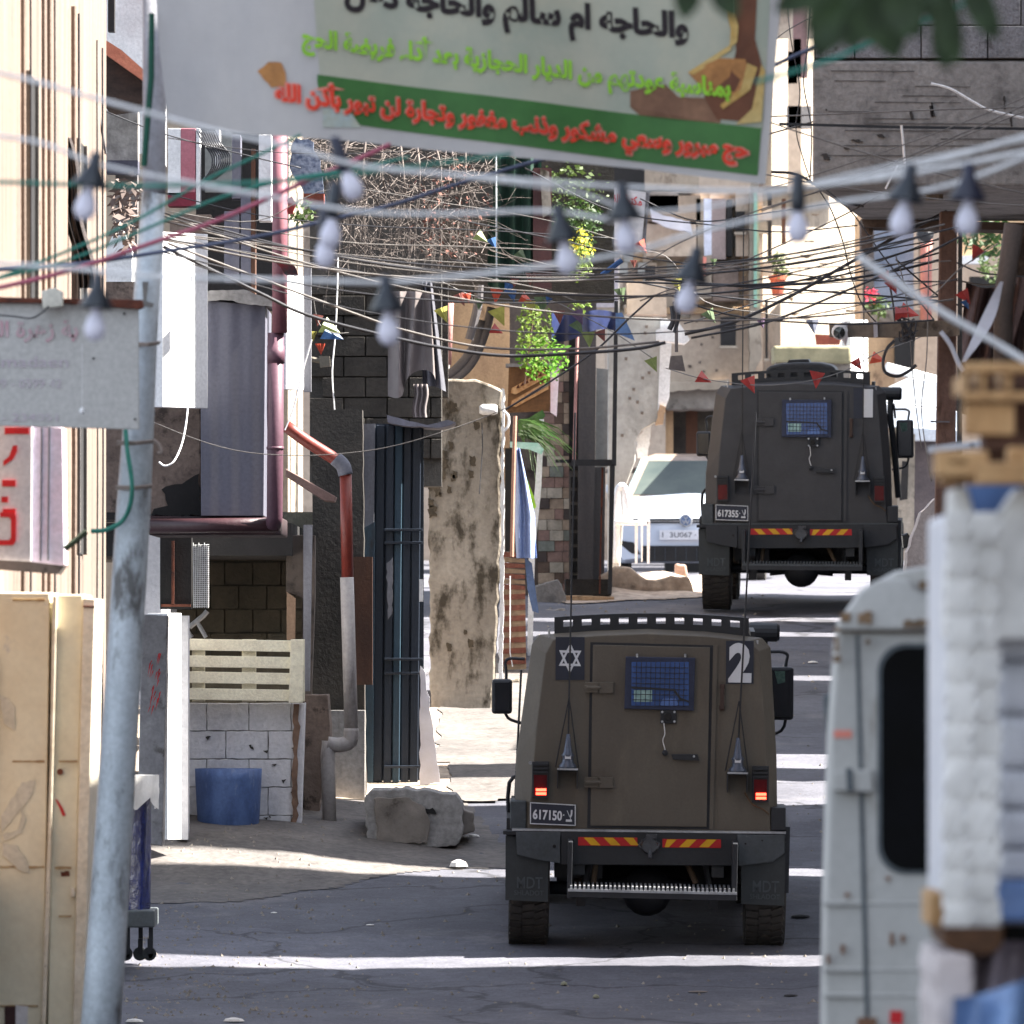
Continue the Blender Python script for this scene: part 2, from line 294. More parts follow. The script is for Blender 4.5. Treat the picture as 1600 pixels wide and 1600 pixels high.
# ---- lettering (Arabic letters are joined by hand into their presentation forms)
AR = {}; _c = 0xFE80
for _ch, _n in [('ء',1),('آ',2),('أ',2),('ؤ',2),('إ',2),('ئ',4),('ا',2),('ب',4),('ة',2),('ت',4),('ث',4),('ج',4),('ح',4),('خ',4),('د',2),('ذ',2),('ر',2),('ز',2),('س',4),('ش',4),('ص',4),('ض',4),('ط',4),('ظ',4),('ع',4),('غ',4),('ف',4),('ق',4),('ك',4),('ل',4),('م',4),('ن',4),('ه',4),('و',2),('ى',2),('ي',4)]:
    AR[_ch] = (_c, _n); _c += _n
def arab(s):
    out = []; i = 0; pj = False
    while i < len(s):
        ch = s[i]
        if ch not in AR: out.append(ch); pj = False; i += 1; continue
        b, n = AR[ch]
        if ch == 'ل' and i+1 < len(s) and s[i+1] in 'اأإآ':
            out.append(chr({'آ':0xFEF5,'أ':0xFEF7,'إ':0xFEF9,'ا':0xFEFB}[s[i+1]]+(1 if pj else 0))); pj = False; i += 2; continue
        nx = s[i+1] if i+1 < len(s) else ''; nj = n == 4 and nx in AR and AR[nx][1] > 1
        out.append(chr(b+(3 if pj and nj else 1 if pj else 2 if nj else 0))); pj = nj; i += 1
    return ''.join(reversed(out))
def letters(txt, mat, parent, x0, x1, z0, z1, y, bold=0, slope=0, yf=None, name='lettering', local=False):
    cu = bpy.data.curves.new(name, 'FONT'); cu.body = txt; cu.offset = bold; cu.resolution_u = 3
    t = bpy.data.objects.new('tmp', cu); me = bpy.data.meshes.new_from_object(t); bpy.data.objects.remove(t); bpy.data.curves.remove(cu)
    xs = [v.co.x for v in me.vertices]; ys = [v.co.y for v in me.vertices]
    ax, bx_, ay, by = min(xs), max(xs), min(ys), max(ys)
    org = Vector(ORG.get(parent.name, (0, 0, 0))) if not local else Vector((0, 0, 0))
    for v in me.vertices:
        X = lerp(x0, x1, (v.co.x-ax)/(bx_-ax)); Z = lerp(z0, z1, (v.co.y-ay)/(by-ay))+slope*(X-(x0+x1)/2)
        v.co = Vector((X, yf(X, Z) if yf else y, Z))-org
    me.materials.clear(); me.materials.append(mat)
    o = bpy.data.objects.new(name, me); COL.objects.link(o); o.parent = parent; ORG[o.name] = ORG.get(parent.name, (0, 0, 0)); return o
def jag(pts, amp=3, step=14, seed=0):                       # roughen a px outline
    rn = random.Random(seed); out = []
    for i, a in enumerate(pts):
        b = pts[(i+1) % len(pts)]; out.append(a); L = math.hypot(b[0]-a[0], b[1]-a[1]); n = int(L/step)
        for k in range(1, n): out.append((lerp(a[0], b[0], k/n)+rn.uniform(-amp, amp), lerp(a[1], b[1], k/n)+rn.uniform(-amp, amp)))
    return out
#SECTIONS
# ------------------------------------------------------------------ ground
def pave_h(x, y):                                            # raised crumbling edge on the left side
    t = max(0, min(1, (-x-.15)/2.2)); a = max(0, min(1, (y-63.3)/1.3))*max(0, min(1, (68.6-y)/1.2))
    return .22*t*t*(3-2*t)*a
def rubble_h(x, y):
    t = max(0, min(1, (y-87)/2))*max(0, min(1, (97-y)/2))*max(0, min(1, (x-.5)/.5))*max(0, min(1, (2.5-x)/.5))
    return t*.16*max(0, noise.noise(Vector((x*1.7, y*1.3, 2)))+.4)
def gh(x, y):
    h = gzs(y)+pave_h(x, y)+rubble_h(x, y)
    if 54 < y < 120: h += .025*noise.noise(Vector((x*.6, y*.35, 0)))+.012*noise.noise(Vector((x*2.2, y*1.6, 3)))+.006*noise.noise(Vector((x*7, y*5, 9)))
    return h
def frange(a, b, s):
    o = []; v = a
    while v < b-1e-6: o.append(v); v += s
    return o
ys = frange(-30, 54, 4)+frange(54, 70, .12)+frange(70, 110, .3)+frange(110, 150, 3)+[150, 200, 300, 500, 900]
xs = [-400, -100, -40, -20, -10]+frange(-6, 6, .15)+[6, 8, 10, 20, 40, 100, 400]
g = MB(); g.add([(x, y, gh(x, y)) for y in ys for x in xs], [(j*len(xs)+i, j*len(xs)+i+1, (j+1)*len(xs)+i+1, (j+1)*len(xs)+i) for j in range(len(ys)-1) for i in range(len(xs)-1)])
struct('road', g, asphalt, smooth=True)
def sheet(name, outline, mat, lift=.006, res=.12, dome=0):        # a patch of ground laid over the road, outline in metres
    from mathutils.geometry import intersect_point_tri_2d
    X = [p[0] for p in outline]; Y = [p[1] for p in outline]; m = MB(); idx = {}
    def inside(x, y):
        c = False; k = len(outline)
        for i in range(k):
            (ax, ay), (bx_, by) = outline[i], outline[(i+1) % k]
            if (ay > y) != (by > y) and x < (bx_-ax)*(y-ay)/(by-ay)+ax: c = not c
        return c
    nx = int((max(X)-min(X))/res); ny = int((max(Y)-min(Y))/res)
    def vid(i, j):
        if (i, j) not in idx:
            x = min(X)+i*res; y = min(Y)+j*res; idx[(i, j)] = len(m.v)
            x += .5*res*noise.noise(Vector((x*3, y*3, 5))); y += .5*res*noise.noise(Vector((x*3, y*3, 8)))
            m.v.append((x, y, gh(x, y)+lift+dome*max(0, noise.noise(Vector((x*1.7, y*1.3, 2)))+.25)))
        return idx[(i, j)]
    for i in range(nx):
        for j in range(ny):
            if inside(min(X)+(i+.5)*res, min(Y)+(j+.5)*res): m.f.append((vid(i, j), vid(i+1, j), vid(i+1, j+1), vid(i, j+1)))
    return struct(name, m, mat, smooth=True)
sheet('pavement', [(-4, 61.9), (-1.9, 62.3), (-1.0, 63.6), (-.5, 64.1), (.1, 64.3), (-.1, 66), (-.4, 69), (-.35, 75.3), (-4, 75.3)], dirt, .004, .06)
sheet('pale_path', [(-4, 68.6), (-1.6, 68.2), (-.6, 68.5), (-.1, 69), (-.2, 75.3), (-4, 75.3)], mk('pale_path_dust', S(176,160,142), S(146,132,118), scale=3, stain=S(104,94,84), sscale=3, sthr=.6, bump=.8, bscale=14, fine=.2), .012, .08)
sheet('rubble_ground', [(.55, 85.6), (1.5, 86.6), (2.3, 88), (2.2, 97), (.4, 97)], mk('pale_rubble', S(196,176,156), S(160,140,122), scale=5, stain=S(110,96,84), sscale=4, sthr=.6, bump=1, bscale=14, fine=.25), .012, .1, 0)
sheet('dusty_road_patch', [(-.4, 68.2), (.2, 68.6), (.6, 72), (.5, 77), (-.5, 80), (-.6, 72)], dirt, .02)
# low kerb stones and rubble at the crest
struct('kerb', MB().pr(jag([(932, 946), (1060, 946), (1085, 930), (1075, 900), (1010, 905), (985, 886), (962, 884), (935, 900)], 3, 12, 3), 88, 3.5), mk('pale_rubble', (0, 0, 0)), bevel=.02)

# ------------------------------------------------------------------ armoured vehicles
def armoured(root, number, plate, star):
    k = 235.0; cx = 1010
    def X(px): return (px-cx)/k
    def Z(px, py): return (1480-(py-(px-cx)*.021))/k
    def Q(*pts): return [(X(a-(1480-b)*.018), Z(a, b)) for a, b in pts]
    def XX(px, py): return X(px-(1480-py)*.018)
    def W(name, mb, mat, parent=root, **kw): return mb.build(name, mat, parent, local=True, **kw)
    def pl(pts, y0, y1, name, mat, parent=root, **kw): return W(name, MB().prism(Q(*pts), y0, y1), mat, parent, **kw)
    def rect(a, b, c, d, y0, y1, name, mat, parent=root, **kw): return pl([(a, b), (c, b), (c, d), (a, d)], y0, y1, name, mat, parent, **kw)
    inner = [(825,1292),(838,1130),(852,1016),(864,994),(930,988),(1010,985),(1100,989),(1166,996),(1183,1012),(1192,1120),(1202,1294)]
    outer = [(803,1292),(806,1180),(830,1003),(842,988),(930,982),(1010,979),(1100,983),(1188,993),(1202,1008),(1212,1180),(1214,1294)]
    rg = []
    for y, o, dx, dz in ((0, inner, 1, 0), (.11, outer, 1, 0), (2.2, outer, .97, -.2), (2.75, outer, .95, -.28)):
        rg.append([Vector((X(a-(1480-b)*.018)*dx, y, Z(a, b)+dz)) for a, b in o])
    low = [Vector((v.x*.93, 3.2, min(v.z, 1.15))) for v in rg[-1]]; bon = [Vector((v.x*.86, 3.75, min(v.z*.98, 1.02))) for v in low]
    edge_m = chrome if star else army_grey; box_m = army_grey if star else army_dark  # nearer edges brightened for the sun strip on them; farther fittings darkened
    paint = army if star else mk('army_paint_in_shade', S(58,58,61), S(52,52,55), rough=.6, bump=.1, fine=.05)  # same army paint, darkened to carry the farther vehicle's shade
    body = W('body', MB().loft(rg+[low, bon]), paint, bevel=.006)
    W('windscreen', MB().add([(-.72,2.86,1.25),(.72,2.86,1.25),(.66,2.80,1.72),(-.66,2.80,1.72)], [(0,1,2,3)]), glass_dark)
    # rear door
    pl([(921,998),(1114,1003),(1108,1290),(917,1288)], -.004, 0, 'door_seam', army_dark)
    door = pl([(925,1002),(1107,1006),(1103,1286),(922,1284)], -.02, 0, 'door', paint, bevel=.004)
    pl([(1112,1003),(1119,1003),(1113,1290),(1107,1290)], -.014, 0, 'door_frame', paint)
    wf = W('window_frame', MB().prism(Q((976,1020),(1084,1022),(1082,1104),(974,1101)), -.055, -.02), mk('blue_grey_frame', S(52,58,78), bump=.05), door, bevel=.004)
    rect(985, 1028, 1074, 1096, -.059, -.055, 'window_glass', glass_blue, wf)
    bars = MB()
    for i in range(1, 12): bars.box(XX(985+i*7.4, 1060)-.0022, XX(985+i*7.4, 1060)+.0022, -.066, -.060, Z(1030, 1096), Z(1030, 1028))
    for i in range(1, 8): bars.box(XX(986, 1060), XX(1073, 1060), -.067, -.061, Z(1030, 1028+i*8.5)-.002, Z(1030, 1028+i*8.5)+.002)
    W('window_grille', bars, navy_plate, wf)
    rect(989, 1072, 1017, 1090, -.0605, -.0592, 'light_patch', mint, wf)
    pl([(1030,1094),(1034,1085),(1054,1085),(1058,1094),(1056,1096),(1032,1096)], -.064, -.0595, 'inner_visor', mk('sky_blue_visor', S(90,120,180), bump=0, rough=.3), wf)
    pl([(985,1066),(1052,1070),(1062,1084),(1074,1088),(1074,1091),(1060,1087),(1050,1073),(985,1069)], -.066, -.06, 'inner_trim', army_dark, wf)
    for px in (992, 1067): rect(px, 1016, px+3, 1021, -.06, -.02, 'bolt', chrome, door)
    pt = rect(1030, 1103, 1055, 1124, -.05, -.02, 'gun_port', army_dark, door, bevel=.003)
    b = MB()
    for a in ((1033,1106),(1052,1106),(1033,1121),(1052,1121)): b.lathe([(.008,0),(.008,.008)], (XX(*a), -.058, Z(*a)), 'y', 8)
    W('bolts', b, chrome, pt)
    W('port_plug', MB().lathe([(.022,0),(.026,.02)], (XX(1042,1113), -.075, Z(1042,1113)), 'y', 12), dark_in, pt)
    W('cord', MB().tube(spline([(X(1029),-.05,Z(1035,1123)),(X(1031),-.06,Z(1037,1140)),(X(1028),-.06,Z(1034,1150)),(X(1032),-.06,Z(1038,1165))], 4), .003), pale_cord, door)
    W('knob', MB().lathe([(.01,0),(.02,.01),(.02,.03),(.012,.04)], (X(1032), -.06, Z(1037,1170)), 'y', 10), army_dark, door)
    h = pl([(1047,1172),(1088,1172),(1091,1182),(1050,1180)], -.06, -.03, 'handle', army_dark, door, bevel=.003)
    W('lock', MB().lathe([(.008,0),(.008,.008)], (X(1077), -.068, Z(1082,1175)), 'y', 8), chrome, h)
    for y in (1068, 1216):
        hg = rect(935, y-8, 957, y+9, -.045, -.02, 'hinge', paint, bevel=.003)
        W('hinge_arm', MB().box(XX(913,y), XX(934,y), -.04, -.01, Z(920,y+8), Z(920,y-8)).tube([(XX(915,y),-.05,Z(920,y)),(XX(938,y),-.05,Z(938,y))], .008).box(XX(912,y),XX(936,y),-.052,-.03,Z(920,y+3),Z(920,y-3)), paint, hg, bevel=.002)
    W('grab_handle', MB().box(X(1116), X(1122), -.05, -.03, Z(1126,1102), Z(1126,1064)).box(X(1115),X(1123),-.04,0,Z(1126,1070),Z(1126,1063)).box(X(1115),X(1123),-.04,0,Z(1126,1104),Z(1126,1097)), mk('brown_leather', S(74,58,52)), bevel=.003)
    # markings
    rp = rect(1132, 996, 1175, 1063, -.006, 0, 'number_plate_panel', navy_plate)
    letters(number, white_mark, rp, XX(1136 if number == '2' else 1153, 1030), XX(1172 if number == '2' else 1174, 1030), Z(1150,1061), Z(1150,999), -.009, bold=.05, local=True)
    if star:
        rect(867, 990, 912, 1057, -.006, 0, 'star_panel', navy_plate)
        c = (XX(889.5, 1023), Z(889,1023)); Ro, rr = 1.0, .70
        for up in (1, -1):
            def tri(s): return [(c[0]+s*.085*math.cos(R(90+120*i)), c[1]+up*s*.103*math.sin(R(90+120*i))) for i in range(3)]
            o, n_ = tri(1.0), tri(.70); yy = -.0085 if up == 1 else -.0078
            W('star_triangle', MB().add([(p[0], yy, p[1]) for p in o+n_], [(0,1,4,3),(1,2,5,4),(2,0,3,5)]), white_mark)
    # roof rack with square openings
    def rz(px): return 955+((px-1010)/155.0)**2*7
    rk = MB(); xs_ = [865+i*(1168-865)/10 for i in range(11)]
    def strip(a, b, t, u): rk.prism(Q((a, rz(a)+t), (b, rz(b)+t), (b, rz(b)+u), (a, rz(a)+u)), .12, .15)
    N = 20
    for i in range(N):
        a = lerp(865, 1168, i/N); b_ = lerp(865, 1168, (i+1)/N); strip(a, b_, 0, 6); strip(a, b_, 16, 31)
    for i in range(11):
        c_ = lerp(872, 1161, i/10); strip(c_-7, c_+7, 6, 16)
    for sx in (865, 1162): rk.box(X(sx), X(sx)+.03, .15, .6, Z(sx, rz(sx)+30), Z(sx, rz(sx)+22))
    W('roof_rack', rk, army_dark)
    # bumper, hazard boards, hitch
    bm = pl([(786,1291),(1226,1296),(1226,1302),(1150,1303),(1150,1346),(876,1344),(876,1300),(786,1297)], -.05, .1, 'bumper', army_dark, bevel=.004)
    W('bumper_edge', MB().prism(Q((800,1288),(1226,1293),(1226,1296),(800,1291)), -.054, .02), edge_m, bm)
    for s, x0, x1, y0 in ((1, 903, 995, 1301), (-1, 1034, 1125, 1304)):
        hp = pl([(x0,y0),(x1,y0+1),(x1,y0+14),(x0,y0+13)], -.056, -.051, 'hazard_board', red_mark, bm)
        ym = MB()
        for i in range(3):
            a = x0+(5 if s == 1 else 4)+i*31; d = 12*s
            q = [(a, y0+.5), (a+15, y0+.7), (a+15+d, y0+12.8), (a+d, y0+12.5)]; q = [(min(max(u, x0+.5), x1-.5), v_) for u, v_ in q]
            ym.add([(X(u), -.0575, Z(u, v_)) for u, v_ in q], [(0,1,2,3)])
        W('yellow_stripe', ym, yellow_mark, hp)
    W('tow_hitch', MB().lathe([(.05,0),(.06,.03),(.04,.06)], (X(1011),-.12,Z(1011,1313)),'y',14).box(X(1005),X(1022),-.12,-.05,Z(1011,1302),Z(1011,1296)).tube([(X(1012),-.11,Z(1012,1320)),(X(1012),-.13,Z(1012,1332))],.014).tube([(X(1000),-.12,Z(1000,1318)),(X(994),-.12,Z(994,1312)),(X(1000),-.12,Z(1000,1304))],.006).tube([(X(1021),-.12,Z(1021,1306)),(X(1026),-.12,Z(1026,1310)),(X(1023),-.12,Z(1023,1318))],.007), mk('worn_hitch_steel', S(82,84,88), S(60,60,64), metal=.5, rough=.45, bump=.3), bm)
    pl([(792,1292),(875,1293),(875,1342),(840,1336),(808,1328),(806,1293)], -.06, .02, 'storage_box', box_m, bevel=.004)
    pl([(1150,1297),(1224,1298),(1224,1326),(1205,1340),(1152,1346)], -.06, .05, 'storage_box', box_m, bevel=.006)
    W('box_bolt', MB().lathe([(.012,0),(.012,.01)], (X(863),-.07,Z(863,1315)),'y',8).lathe([(.007,0),(.007,.008)], (X(1160),-.066,Z(1160,1311)),'y',8).lathe([(.006,0),(.006,.008)], (X(1186),-.066,Z(1186,1306)),'y',8), dark_in)
    # mud flaps and wheels
    for a, b_, d in ((790, 858, 0), (1157, 1226, 6)):
        fl = pl([(a,1300+d),(b_,1304+d),(b_-2,1403+d),(a,1400+d)], -.02, 0.02, 'mud_flap', rubber)
        letters('MDT', faint, fl, X(a+16), X(b_-12), Z(a,1381+d), Z(a,1363+d), -.024, bold=.01, local=True)
        letters('SHLADOT', faint, fl, X(a+12), X(b_-10), Z(a,1392+d), Z(a,1384+d), -.024, bold=.01, local=True)
    for sx in (-1, 1):
        for yy in (.42, 2.8):
            xc = sx*.785
            ty = W('wheel', MB().lathe([(.25,-.13),(.36,-.135),(.385,-.11),(.39,0),(.385,.11),(.36,.135),(.25,.13)], (xc, yy, .385), 'x', 40), tyre_m, smooth=False)
            lug = MB()
            for i in range(44):
                an = 2*math.pi*i/44
                for c_ in (-1, 0, 1):
                    M = Matrix.Translation((xc, yy, .385)) @ Matrix.Rotation(an+(.07 if c_ else 0), 4, 'X') @ Matrix.Rotation(R(14*c_+8), 4, 'Z')
                    lug.box(-.042+c_*.088, .038+c_*.088, -.021, .021, .382, .402, M)
            W('tread_lugs', lug, tyre_m, ty)
            W('rim', MB().lathe([(.24,-.1),(.24,.1)], (xc, yy, .385), 'x', 20), army_dark, ty)
    # step
    st = W('rear_step', MB().box(X(885), X(1147), -.34, -.04, Z(1010,1391), Z(1010,1379)).box(X(884),X(891),-.32,-.04,Z(887,1391),Z(887,1303)).box(X(1139),X(1147),-.32,-.04,Z(1143,1391),Z(1143,1306)), army_dark, bevel=.003)
    th = MB()
    for i in range(38):
        px = 888+i*6.8; th.add([(X(px),-.345,Z(1010,1379)),(X(px+4),-.345,Z(1010,1379)),(X(px+3.4),-.345,Z(1010,1373)),(X(px+.6),-.345,Z(1010,1373)),(X(px),-.05,Z(1010,1379)),(X(px+4),-.05,Z(1010,1379)),(X(px+3.4),-.05,Z(1010,1373)),(X(px+.6),-.05,Z(1010,1373))], [(0,1,2,3),(4,7,6,5),(3,2,6,7),(0,3,7,4),(1,5,6,2)])
    W('step_teeth', th.box(X(885), X(1147), -.35, -.34, Z(1010,1382), Z(1010,1378)), edge_m, st)
    # underbody
    W('axle', MB().tube([(-.72,.42,.37),(-.15,.42,.37)], .045, 10).tube([(.15,.42,.37),(.72,.42,.37)], .045, 10).lathe([(.03,-.14),(.12,-.10),(.165,-.03),(.165,.03),(.12,.10),(.03,.14)], (.0,.42,.36), 'y', 18).tube([(-.3,.42,.37),(0,.42,.40),(.3,.42,.37)], .07, 10), army_dark, smooth=True)
    W('chassis', MB().box(-.5,-.42,-.02,3.6,.5,.62).box(.42,.5,-.02,3.6,.5,.62).box(-.6,.6,1.0,1.5,.36,.6).box(-.6,.6,2.2,2.6,.34,.6).box(-.72,.72,.0,3.0,.6,.75).box(-.62,-.3,.3,.9,.45,.6).box(.25,.62,.7,1.2,.42,.6), army_dark)
    W('fuel_tank', MB().box(-.32,.3,.62,.95,.40,.6), dark_in, bevel=.02)
    for sx in (-1, 1): W('shock_absorber', MB().tube([(sx*.44,.25,.3),(sx*.36,.32,.72)], .025, 8).box(sx*.44-.03,sx*.44+.03,.2,.3,.27,.38), army_dark)
    W('exhaust_pipe', MB().tube([(-.46,-.02,.40),(-.46,.5,.42)], .028, 10), mk('rusty_exhaust', S(120,96,80)))
    W('brace', MB().tube([(.32,.1,.45),(.22,.1,.66)], .02, 6).tube([(-.36,.05,.44),(-.34,.05,.66)], .018, 6), mk('brown_brace', S(86,72,58)))
    # arches and side bits
    W('wheel_arch', MB().tube([(X(792),.55,Z(792,1292)),(X(789),.5,Z(789,1250)),(X(791),.45,Z(791,1225)),(X(797),.4,Z(797,1216)),(X(806),.4,Z(806,1214))], .014, 8).box(-.945,-.86,.05,1.0,.40,.86), army_dark)
    W('wheel_arch', MB().box(.86,.935,.05,1.0,.40,.84), army_dark)
    rect(1203, 1256, 1226, 1292, .0, .3, 'side_locker', army_dark, bevel=.006)
    rect(797, 1246, 822, 1290, .0, .3, 'side_locker', army_grey, bevel=.006)
    for nm, pxa, pya, pxb, pyb, br in (('mirror', 766, 1096, 799, 1152, -1), ('mirror', 1216, 1076, 1255, 1162, 1)):
        mr = rect(pxa, pya, pxb, pyb, 2.5, 2.6, nm, army_dark, bevel=.02)
        x_in = X(812 if br < 0 else 1200)
        W('mirror_arm', MB().tube(spline([(x_in,2.6,Z(1010,pya-28)),(X((pxa+pxb)/2),2.6,Z(1010,pya-26)),(X((pxa+pxb)/2),2.6,Z(1010,pya)),(X((pxa+pxb)/2),2.6,Z(1010,pyb+6)),(x_in,2.6,Z(1010,pyb+22))],5), .011, 7), army_dark, mr)
        W('mirror_glass', MB().prism(Q((pxa+5,pya+5),(pxb-5,pya+5),(pxb-5,pyb-6),(pxa+5,pyb-6)), 2.494, 2.498), glass_dark, mr)
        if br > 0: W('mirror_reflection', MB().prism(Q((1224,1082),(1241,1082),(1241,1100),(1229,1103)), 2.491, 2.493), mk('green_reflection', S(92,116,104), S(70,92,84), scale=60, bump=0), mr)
    W('snorkel', MB().lathe([(.05,-.1),(.065,-.08),(.065,.1),(.05,.12)], (X(1194),2.3,Z(1202,1016)), 'x', 14).tube(spline([(X(1197),2.3,Z(1205,1020)),(X(1197),2.3,Z(1204,1070)),(X(1207),2.3,Z(1213,1150)),(X(1216),2.3,Z(1216,1250))],5), .03, 8).tube([(X(1204),2.3,Z(1211,1040)),(X(1208),2.3,Z(1214,1072))], .012, 6), army_dark)
    W('side_rail', MB().tube([(X(820),.9,Z(820,1075)),(X(822),.9,Z(822,1095)),(X(815),.9,Z(815,1165))],.01,6).tube([(X(806),1.2,Z(806,1060)),(X(800),1.2,Z(800,1290))],.008,5), army_dark)
    W('top_marker_lamp', MB().tube([(X(848),.05,Z(856,1012)),(X(848),.05,Z(856,978))],.008,6), chrome)
    W('corner_vent', MB().prism(Q((832,1004),(838,996),(852,994),(858,1000),(848,1006),(834,1012)), .3, .6), army_dark, bevel=.01)
    W('top_marker_lamp', MB().tube([(X(1172),.05,Z(1180,1030)),(X(1172),.05,Z(1180,996))],.008,6), chrome)
    # tail lamps
    for a, b_, y0, side in ((831, 857, 1184, -1), (1173, 1199, 1191, 1)):
        tl = rect(a, y0, b_, y0+56, -.06, 0, 'tail_lamp', army_dark, bevel=.003)
        for i in range(3): rect(a+1, y0+2+i*6, b_-1, y0+5+i*6, -.08, -.06, 'louvre', army_dark, tl)
        rect(a+3, y0+20, b_-3, y0+52, -.066, -.06, 'lens', lens_red, tl)
        for i in range(2): rect(a+6, y0+41+i*6, b_-4, y0+45+i*6, -.072, -.066, 'lit_strip', brake, tl) if star else None
        if side < 0: W('reflector', MB().lathe([(.012,0),(.012,.01)], (X(823),-.02,Z(828,1186)),'y',10), chrome, tl)
    # licence plate
    lp = pl([(828,1247),(899,1251),(899,1284),(828,1281)], -.03, -.015, 'licence_plate', navy_plate)
    fr = MB()
    for q in ([(828,1247),(899,1251),(899,1252.4),(828,1248.4)], [(828,1279.6),(899,1282.6),(899,1284),(828,1281)], [(828,1247),(829.4,1247),(829.4,1281),(828,1281)], [(897.6,1251),(899,1251),(899,1284),(897.6,1284)]): fr.prism(Q(*q), -.033, -.0305)
    W('plate_border', fr, white_mark, lp)
    letters(plate, white_mark, lp, X(828.5), X(874), Z(856,1275), Z(856,1259), -.034, bold=.03, slope=-.04, local=True)
    W('dot', MB().lathe([(.005,0),(.005,.001)], (X(876.5),-.035,Z(880,1267)),'y',8), white_mark, lp)
    letters('צ', white_mark, lp, X(880), X(890), Z(888,1277.5), Z(888,1259), -.034, bold=.02, local=True)
    # whip antennas
    for a, top in ((881, 640), (1145, 640)):
        d = 0 if a < 1000 else 6
        an = W('antenna', MB().tube([(X(a),-.07,Z(a,1160+d)),(X(a)+(.0 if a < 1000 or not star else .07),-.07,Z(a,1480-(1480-top)))], .0065, 6), army_dark)
        W('antenna_base', MB().lathe([(.055,0),(.06,.018),(.038,.045),(.036,.08),(.044,.09),(.03,.11),(.02,.17),(.012,.23)], (X(a),-.08,Z(a,1194+d)),'z',14), mk('grey_blue_steel', S(84,90,104), metal=.4, rough=.4, bump=0), an, smooth=True)
        W('base_label', MB().box(X(a)-.02, X(a)+.02, -.118, -.114, Z(a,1178+d), Z(a,1172+d)), white_mark, an)
        W('bracket', MB().box(X(a-16), X(a+16), -.14, 0, Z(a,1194+d)-.01, Z(a,1194+d)).box(X(a-16),X(a-14.5),-.13,0,Z(a,1224+d),Z(a,1194+d)).box(X(a+14.5),X(a+16),-.13,0,Z(a,1224+d),Z(a,1194+d)), army_dark, an)
        W('bracket_edge', MB().box(X(a-16), X(a+16), -.146, -.14, Z(a,1192+d)-.012, Z(a,1192+d)), chrome, an)
        W('guy_cord', MB().tube([(X(a),-.09,Z(a,1082+d)),(X(a-19),-.06,Z(a,1192+d))],.0045,5).tube([(X(a),-.09,Z(a,1082+d)),(X(a+17),-.06,Z(a,1192+d))],.0045,5), army_dark, an)
    W('hose', MB().tube(spline([(X(1157),-.03,Z(1157,1232)),(X(1170),-.05,Z(1170,1250)),(X(1186),-.04,Z(1186,1258)),(X(1196),-.02,Z(1196,1266))],5), .006, 6), mk('brown_hose', S(90,70,52)))
    if not star:
        W('roof_hatch', MB().prism(Q((940,990),(940,953),(950,946),(975,941),(1010,939),(1060,941),(1085,947),(1094,957),(1096,990)), .18, 1.2), army_dark, bevel=.02)
        W('hatch_lid', MB().prism(Q((985,941),(990,934),(1032,933),(1036,941)), .3, .9), army_dark)
r1 = empty('armoured_vehicle', (P(1010, 1480, 59.85).x, 59.85, gzs(60.25)-.045), 'nearest olive armoured vehicle, white number 2, star emblem, lit brake lamps', 'armoured vehicle', 'armoured vehicles driving up the street')
r1.rotation_euler = (R(3.6), R(1.2), 0)
armoured(r1, '2', '617150', True)
r2 = empty('armoured_vehicle', (P(1250, 950, 84).x, 84, gzs(84.4)+.0), 'farther armoured vehicle with white number 1 and roof hatch, beside the white car', 'armoured vehicle', 'armoured vehicles driving up the street')
r2.rotation_euler = (R(2.2), R(.5), R(-3.2))
armoured(r2, '1', '617355', False)
# ------------------------------------------------------------------ unseen house blocks added on the right, spaced to let sun through in bands
def blocker_house(y0, y1, top, label, xw=5.2):
    r = empty('house', (xw+2.5, (y0+y1)/2, gzs((y0+y1)/2)), label, 'house', 'unseen sun blockers along the right of the street')
    MB().box(xw, xw+3, y0, y1, gz(y0)-.6, top).build('wall', concrete_lt, r)  # added block, unseen, only there to block the sun
    MB().box(xw-.004, xw+.1, y0+(y1-y0)*.3, y0+(y1-y0)*.7, gz(y1)+1.2, gz(y1)+2.4).build('window', dark_in, r) if y1-y0 > 2 else None
for a, b, t, l in ((14, 42.6, 10.5, 'long pale unseen sun-blocking house right of the street, beside the parked van'), (42.7, 54.0, 7.4, 'lower unseen sun-blocking house right of the street between van and overhang'), (58.2, 59.05, 7.6, 'narrow unseen sun-blocking house right of the street behind the concrete overhang'),
                   (59.56, 63.78, 8.3, 'unseen sun-blocking house right of the street beside the nearer armoured vehicle'), (64.2, 68.15, 8.6, 'tall unseen sun-blocking house right of the street ahead of the nearer armoured vehicle'),
                   (69.75, 70.7, 7.2, 'narrow unseen sun-blocking house right of the street between two sun gaps'), (71.75, 77.35, 4.9, 'low unseen sun-blocking house right of the street below the farther armoured vehicle'),
                   (77.8, 81.3, 5.8, 'unseen sun-blocking house right of the street behind the farther armoured vehicle'), (81.75, 82.95, 5.8, 'narrow unseen sun-blocking house next to the road below the white car'), (83.4, 88.2, 7.6, 'unseen sun-blocking house right of the street in front of the white car')):
    blocker_house(a, b, t, l)
